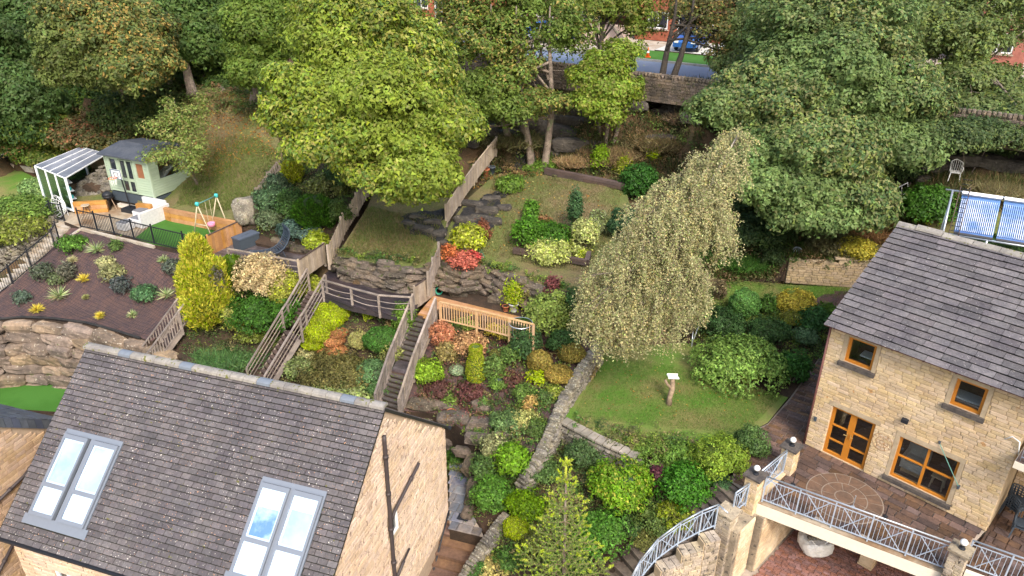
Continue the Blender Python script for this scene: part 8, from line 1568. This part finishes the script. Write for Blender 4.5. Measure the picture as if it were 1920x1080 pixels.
# topiary vase
g0 = G(893, 712); T_ = thing('topiary', 'lime green clipped topiary vase with a hollow top', 'topiary', g0); f = Fol(); s = depth(g0)/FPX; prof = [(0, .30), (.15, .38), (.4, .42), (.8, .38), (1.15, .27), (1.35, .24), (1.5, .27), (1.56, .20), (1.45, .12)]; n = 9000; hh = rng.uniform(0, len(prof)-1.001, n); i0 = hh.astype(int); fr = hh-i0; pa = np.array(prof); zz = pa[i0, 0]*(1-fr)+pa[i0+1, 0]*fr; rr = pa[i0, 1]*(1-fr)+pa[i0+1, 1]*fr; t = rng.uniform(0, 6.283, n); N_ = np.stack([np.cos(t), np.sin(t), .2+0*t], 1); f.leaves(g0+np.stack([rr*np.cos(t), rr*np.sin(t), zz+.02], 1)+rng.normal(size=(n, 3))*.012, N_+rng.normal(size=(n, 3))*.45, .06, cols(n, (.30, .35, .012), .2, [(.42, .40, .02), (.15, .2, .02)], .3), .5); f.build('foliage', T_); m = MB(); m.lathe(g0, [(max(.02, b-.05), a) for a, b in prof[:-1]]+[(.02, 1.36)], 16); m.build('shaded_growth', coremat((.2, .22, .02)), T_, True)
# big long grass
for (x, y, rx, ry, c, lb, d_) in ((420, 655, 62, 28, (.11, .20, .075), 'wide mass of long arching grass above the roof ridge', 3.), (1075, 292, 26, 20, (.34, .24, .11), 'tall dry straw grass between the pale trunks and the slim trunks', 1.), (1150, 275, 50, 30, (.24, .17, .075), 'dry brown grass at the foot of the slim trunks', .8), (1240, 245, 50, 36, (.17, .13, .05), 'rusty green grass bank below the roadside wall', .8), (1200, 315, 30, 18, (.18, .19, .06), 'olive grass behind the lawn edging', .8), (1640, 425, 36, 26, (.26, .14, .055), 'rusty bracken above the slate roof corner', .9), (1670, 400, 26, 22, (.28, .13, .05), 'rusty bracken under the pale handrail', .9), (1830, 335, 70, 12, (.20, .18, .08), 'dry grass in front of the white garden chair', .9), (1890, 345, 50, 12, (.22, .19, .08), 'dry grass above the solar panels', .9), (1395, 480, 40, 22, (.07, .15, .035), 'fresh green grass beneath the birch edge', 1.), (1330, 470, 26, 16, (.06, .11, .03), 'dark grass behind the birch', .7), (960, 250, 50, 20, (.12, .11, .04), 'brown undergrowth behind the pale trunks', .5), (1300, 205, 40, 16, (.13, .09, .05), 'reddish brown scrub below the roadside wall', .7)):
    bush(x, y, rx, ry, 'grass', c, lb, 'grass', 'grass_clump', alt=tuple(v*1.5 for v in c), altp=.3, dens=d_)
# plant in white pot
f = Fol(); T_ = thing('potted_plant', 'tall yellow green plant growing in the white glazed pot', 'plant', ypp); n = 1500; q = rng.normal(size=(n, 3))*np.array([.2, .2, .28])+np.array([0, 0, .48]); f.leaves(ypp+q, rng.normal(size=(n, 3))+np.array([0, -.3, .8]), .09, cols(n, (.36, .42, .04), .2, (.20, .3, .03), .3)); f.build('foliage', T_); m = MB()
for i in range(6): m.tube([ypp, ypp+rng.normal(size=3)*.15+V3(0, 0, .6)], .008, 5)
m.build('stem', mBark, T_)
# loose litter, rough grass and weeds
def scatter(name, lab, quad, n, size, cset, kind='leaf', h=.12, world=None):
    Q = [G(*q) if len(q) == 2 else P(*q) for q in quad]; u, v = rng.random((2, n)); Pp = (Q[0]*(1-u)[:, None]+Q[1]*u[:, None])*(1-v)[:, None]+(Q[3]*(1-u)[:, None]+Q[2]*u[:, None])*v[:, None]
    Pp[:, 2] = [gz_at(p[0], p[1], p[2]+2.5) for p in Pp]; Pp[:, 2] += .02; f = Fol(); cs = np.array(cset)[rng.integers(0, len(cset), n)]*(1+rng.normal(size=(n, 1))*.2)
    if kind == 'leaf': f.leaves(Pp, rng.normal(size=(n, 3))*.35+np.array([0, 0, 1]), size, cs, .7)
    else: f.blades(Pp, Pp+rng.normal(size=(n, 3))*h*.5+np.array([0, 0, h]), size, cs, .1)
    k = f.build(name, None, LEAF, Pp.mean(0)); tag(k, lab, 'fallen leaves' if kind == 'leaf' else 'grass', kind='stuff')
AUT = [(.45, .22, .05), (.35, .13, .04), (.5, .34, .08), (.28, .15, .07)]
scatter('fallen_leaves', 'orange and brown fallen leaves scattered over the top of the grass hill', [(350, 320), (520, 300), (490, 190), (350, 190)], 2600, .10, AUT)
scatter('fallen_leaves', 'sparse fallen leaves on the central lawn', [(900, 500), (1130, 520), (1170, 355), (930, 335)], 500, .09, AUT+[(.55, .5, .2)])
scatter('fallen_leaves', 'few fallen leaves on the bird table lawn', [(1090, 770), (1400, 800), (1440, 740), (1140, 665)], 160, .07, AUT)
scatter('fallen_leaves', 'brown litter on the ground under the pale trunks', [(880, 350), (1020, 330), (1010, 290), (920, 290)], 900, .09, AUT+[(.1, .07, .04)])
scatter('rough_grass', 'uneven grass of the hill above the summerhouse', [(330, 385), (470, 395), (525, 290), (370, 230)], 16000, .022, [(.10, .16, .03), (.16, .18, .05), (.20, .17, .08), (.12, .20, .03)], 'b', .10)
scatter('rough_grass', 'uneven grass of the bank under the huge sycamore', [(640, 480), (800, 495), (830, 410), (690, 390)], 9000, .02, [(.10, .16, .03), (.17, .17, .055), (.21, .16, .07)], 'b', .12)
scatter('rough_grass', 'uneven brownish grass of the central lawn', [(890, 505), (1110, 545), (1175, 360), (930, 330)], 16000, .02, [(.11, .14, .035), (.17, .15, .06), (.21, .16, .08)], 'b', .08)
scatter('weeds', 'weeds and low undergrowth on the slope below the roadside wall', [(900, 300), (1310, 330), (1330, 195), (900, 210)], 14000, .05, [(.05, .075, .02), (.10, .10, .035), (.17, .11, .05), (.04, .06, .02)], 'b', .3)
scatter('weeds', 'rough weeds on the bank around the white garden chair', [(1640, 440), (1940, 400), (1940, 320), (1700, 340)], 12000, .035, [(.07, .10, .03), (.15, .13, .05), (.20, .14, .07), (.05, .08, .02)], 'b', .3)
scatter('weeds', 'weeds and low growth on the bank behind the buff garden wall', [(1330, 520), (1640, 490), (1640, 405), (1350, 440)], 14000, .035, [(.05, .09, .02), (.12, .10, .04), (.16, .11, .05), (.06, .12, .02)], 'b', .28)
scatter('weeds', 'dark undergrowth beneath the upper left wood', [(0, 260), (330, 230), (340, 190), (0, 190)], 9000, .05, [(.04, .07, .02), (.09, .09, .03), (.13, .09, .04)], 'b', .35)
for (quad, n, c) in (([(345, 690), (500, 700), (560, 540), (350, 520)], 5000, [(.06, .11, .03), (.10, .13, .04)]), ([(520, 715), (735, 750), (780, 600), (600, 575)], 5000, [(.09, .13, .05), (.14, .12, .04), (.2, .2, .08)]), ([(770, 765), (1010, 830), (1080, 650), (830, 620)], 3500, [(.10, .12, .04), (.14, .05, .04), (.07, .10, .03)]), ([(1060, 830), (1380, 850), (1180, 1060), (900, 1080)], 9000, [(.05, .10, .025), (.10, .14, .03), (.13, .10, .03)]), ([(1300, 640), (1540, 670), (1550, 590), (1320, 575)], 6000, [(.04, .08, .02), (.08, .11, .03), (.12, .08, .05)]), ([(880, 850), (990, 880), (950, 960), (890, 950)], 2500, [(.06, .10, .03), (.10, .13, .04)]), ([(445, 414), (600, 470), (680, 360), (530, 300)], 6000, [(.04, .08, .025), (.08, .12, .04)])):
    scatter('ground_cover', 'low ground cover filling the planted beds', quad, n, .05, c, 'b' if n % 1000 else 'leaf', .14)
def filler(lab, quad, nh, cset, size=.07, rc=.16, k=14, hh=.18):
    Q = [G(*q) for q in quad]; f = Fol(); 
    for _ in range(nh):
        u, v = rng.random(2); p = (Q[0]*(1-u)+Q[1]*u)*(1-v)+(Q[3]*(1-u)+Q[2]*u)*v; p[2] = gz_at(p[0], p[1], p[2]+2.2)+.02; c = cset[rng.integers(len(cset))]; n = rng.integers(2, 7); r = rc*rng.uniform(.8, 2.2)
        cc_ = p+rng.normal(size=(n, 3))*np.array([r, r, hh*.3])+np.array([0, 0, hh*rng.uniform(.3, 1.2)]); clump_leaves(f, cc_, unitv(rng.normal(size=(n, 3))*.4+np.array([0, -.2, 1])), k, rc*rng.uniform(.6, 1.2), size*rng.uniform(.7, 1.3), c, tuple(min(1, x*1.6) for x in c), .3, tint=1+rng.normal(size=(n, 1))*.15)
    o = f.build('low_planting', None, LEAF, (Q[0]+Q[2])/2); tag(o, lab, 'ground cover', kind='stuff'); TOTAL[0] += f.n
GC = [(.07, .13, .035), (.11, .17, .04), (.16, .21, .05), (.09, .10, .04), (.20, .17, .06), (.05, .09, .03)]
filler('mixed low leaves filling the bed between the middle and right stairs', [(515, 715), (735, 755), (785, 600), (600, 570)], 170, GC+[(.3, .32, .12)])
filler('mixed low leaves filling the bed right of the right stair', [(760, 770), (1010, 840), (1095, 660), (830, 620)], 230, GC+[(.16, .06, .05), (.13, .05, .045), (.24, .14, .06)])
filler('mixed low leaves filling the bed left of the middle stair', [(345, 690), (495, 705), (570, 540), (355, 520)], 170, GC)
filler('mixed low leaves filling the bed around the young fir', [(1050, 815), (1385, 850), (1190, 1050), (900, 1080)], 520, GC)
filler('mixed low leaves filling the bed between path and dry stone wall', [(885, 800), (1030, 800), (975, 930), (895, 970)], 150, GC)
filler('mixed low leaves filling the shrub border beside the big leafy bush', [(1295, 650), (1540, 690), (1560, 590), (1310, 572)], 260, GC)
filler('mixed low leaves under the conifers behind the grey deck', [(460, 440), (610, 470), (690, 360), (530, 295)], 240, GC)
filler('leafy undergrowth on the slope below the roadside wall', [(880, 330), (1310, 340), (1330, 200), (900, 220)], 420, [(.06, .09, .03), (.12, .12, .04), (.2, .13, .05), (.1, .15, .04)], size=.1, rc=.22)
filler('leafy undergrowth below the upper left wood', [(0, 290), (330, 275), (350, 190), (0, 200)], 420, [(.06, .10, .03), (.12, .14, .04), (.18, .13, .05), (.1, .15, .04)], size=.11, rc=.25, hh=.35)
filler('weeds and litter along the dark wood edge at the top of the grass hill', [(350, 200), (535, 255), (530, 200), (380, 150)], 240, [(.06, .09, .03), (.12, .12, .04), (.2, .12, .05), (.1, .15, .04)], size=.1, rc=.2)
filler('weeds along the left side of the grass hill behind the cherry tree', [(305, 300), (345, 330), (365, 190), (310, 195)], 160, [(.08, .11, .03), (.14, .14, .05), (.1, .15, .04)], size=.09, rc=.18)
filler('leafy undergrowth on the bank behind the buff garden wall', [(1330, 520), (1650, 490), (1660, 410), (1350, 440)], 240, [(.06, .09, .03), (.12, .12, .04), (.2, .13, .06), (.09, .14, .04)], size=.09, rc=.2)
filler('plants creeping over the rocks under the central lawn edge', [(830, 530), (1060, 575), (1070, 545), (840, 495)], 60, GC, rc=.1)
filler('plants creeping over the rocks under the grass bank', [(635, 510), (790, 540), (800, 500), (640, 480)], 50, GC, rc=.1)
filler('moss and small plants between the rockery stones', [(760, 800), (920, 850), (950, 790), (780, 755)], 70, GC+[(.2, .24, .05)], rc=.08, size=.05, hh=.1)
scatter('lawn_grass', 'short uneven turf of the bird table lawn', [(1070, 785), (1395, 815), (1470, 742), (1140, 660)], 26000, .014, [(.08, .17, .02), (.11, .21, .03), (.16, .21, .05), (.24, .21, .09)], 'b', .045)
scatter('lawn_grass', 'short uneven turf of the small upper lawn', [(1320, 590), (1600, 590), (1600, 540), (1345, 525)], 9000, .014, [(.06, .14, .015), (.09, .17, .02), (.13, .17, .04)], 'b', .045)
print('leaves', TOTAL[0])
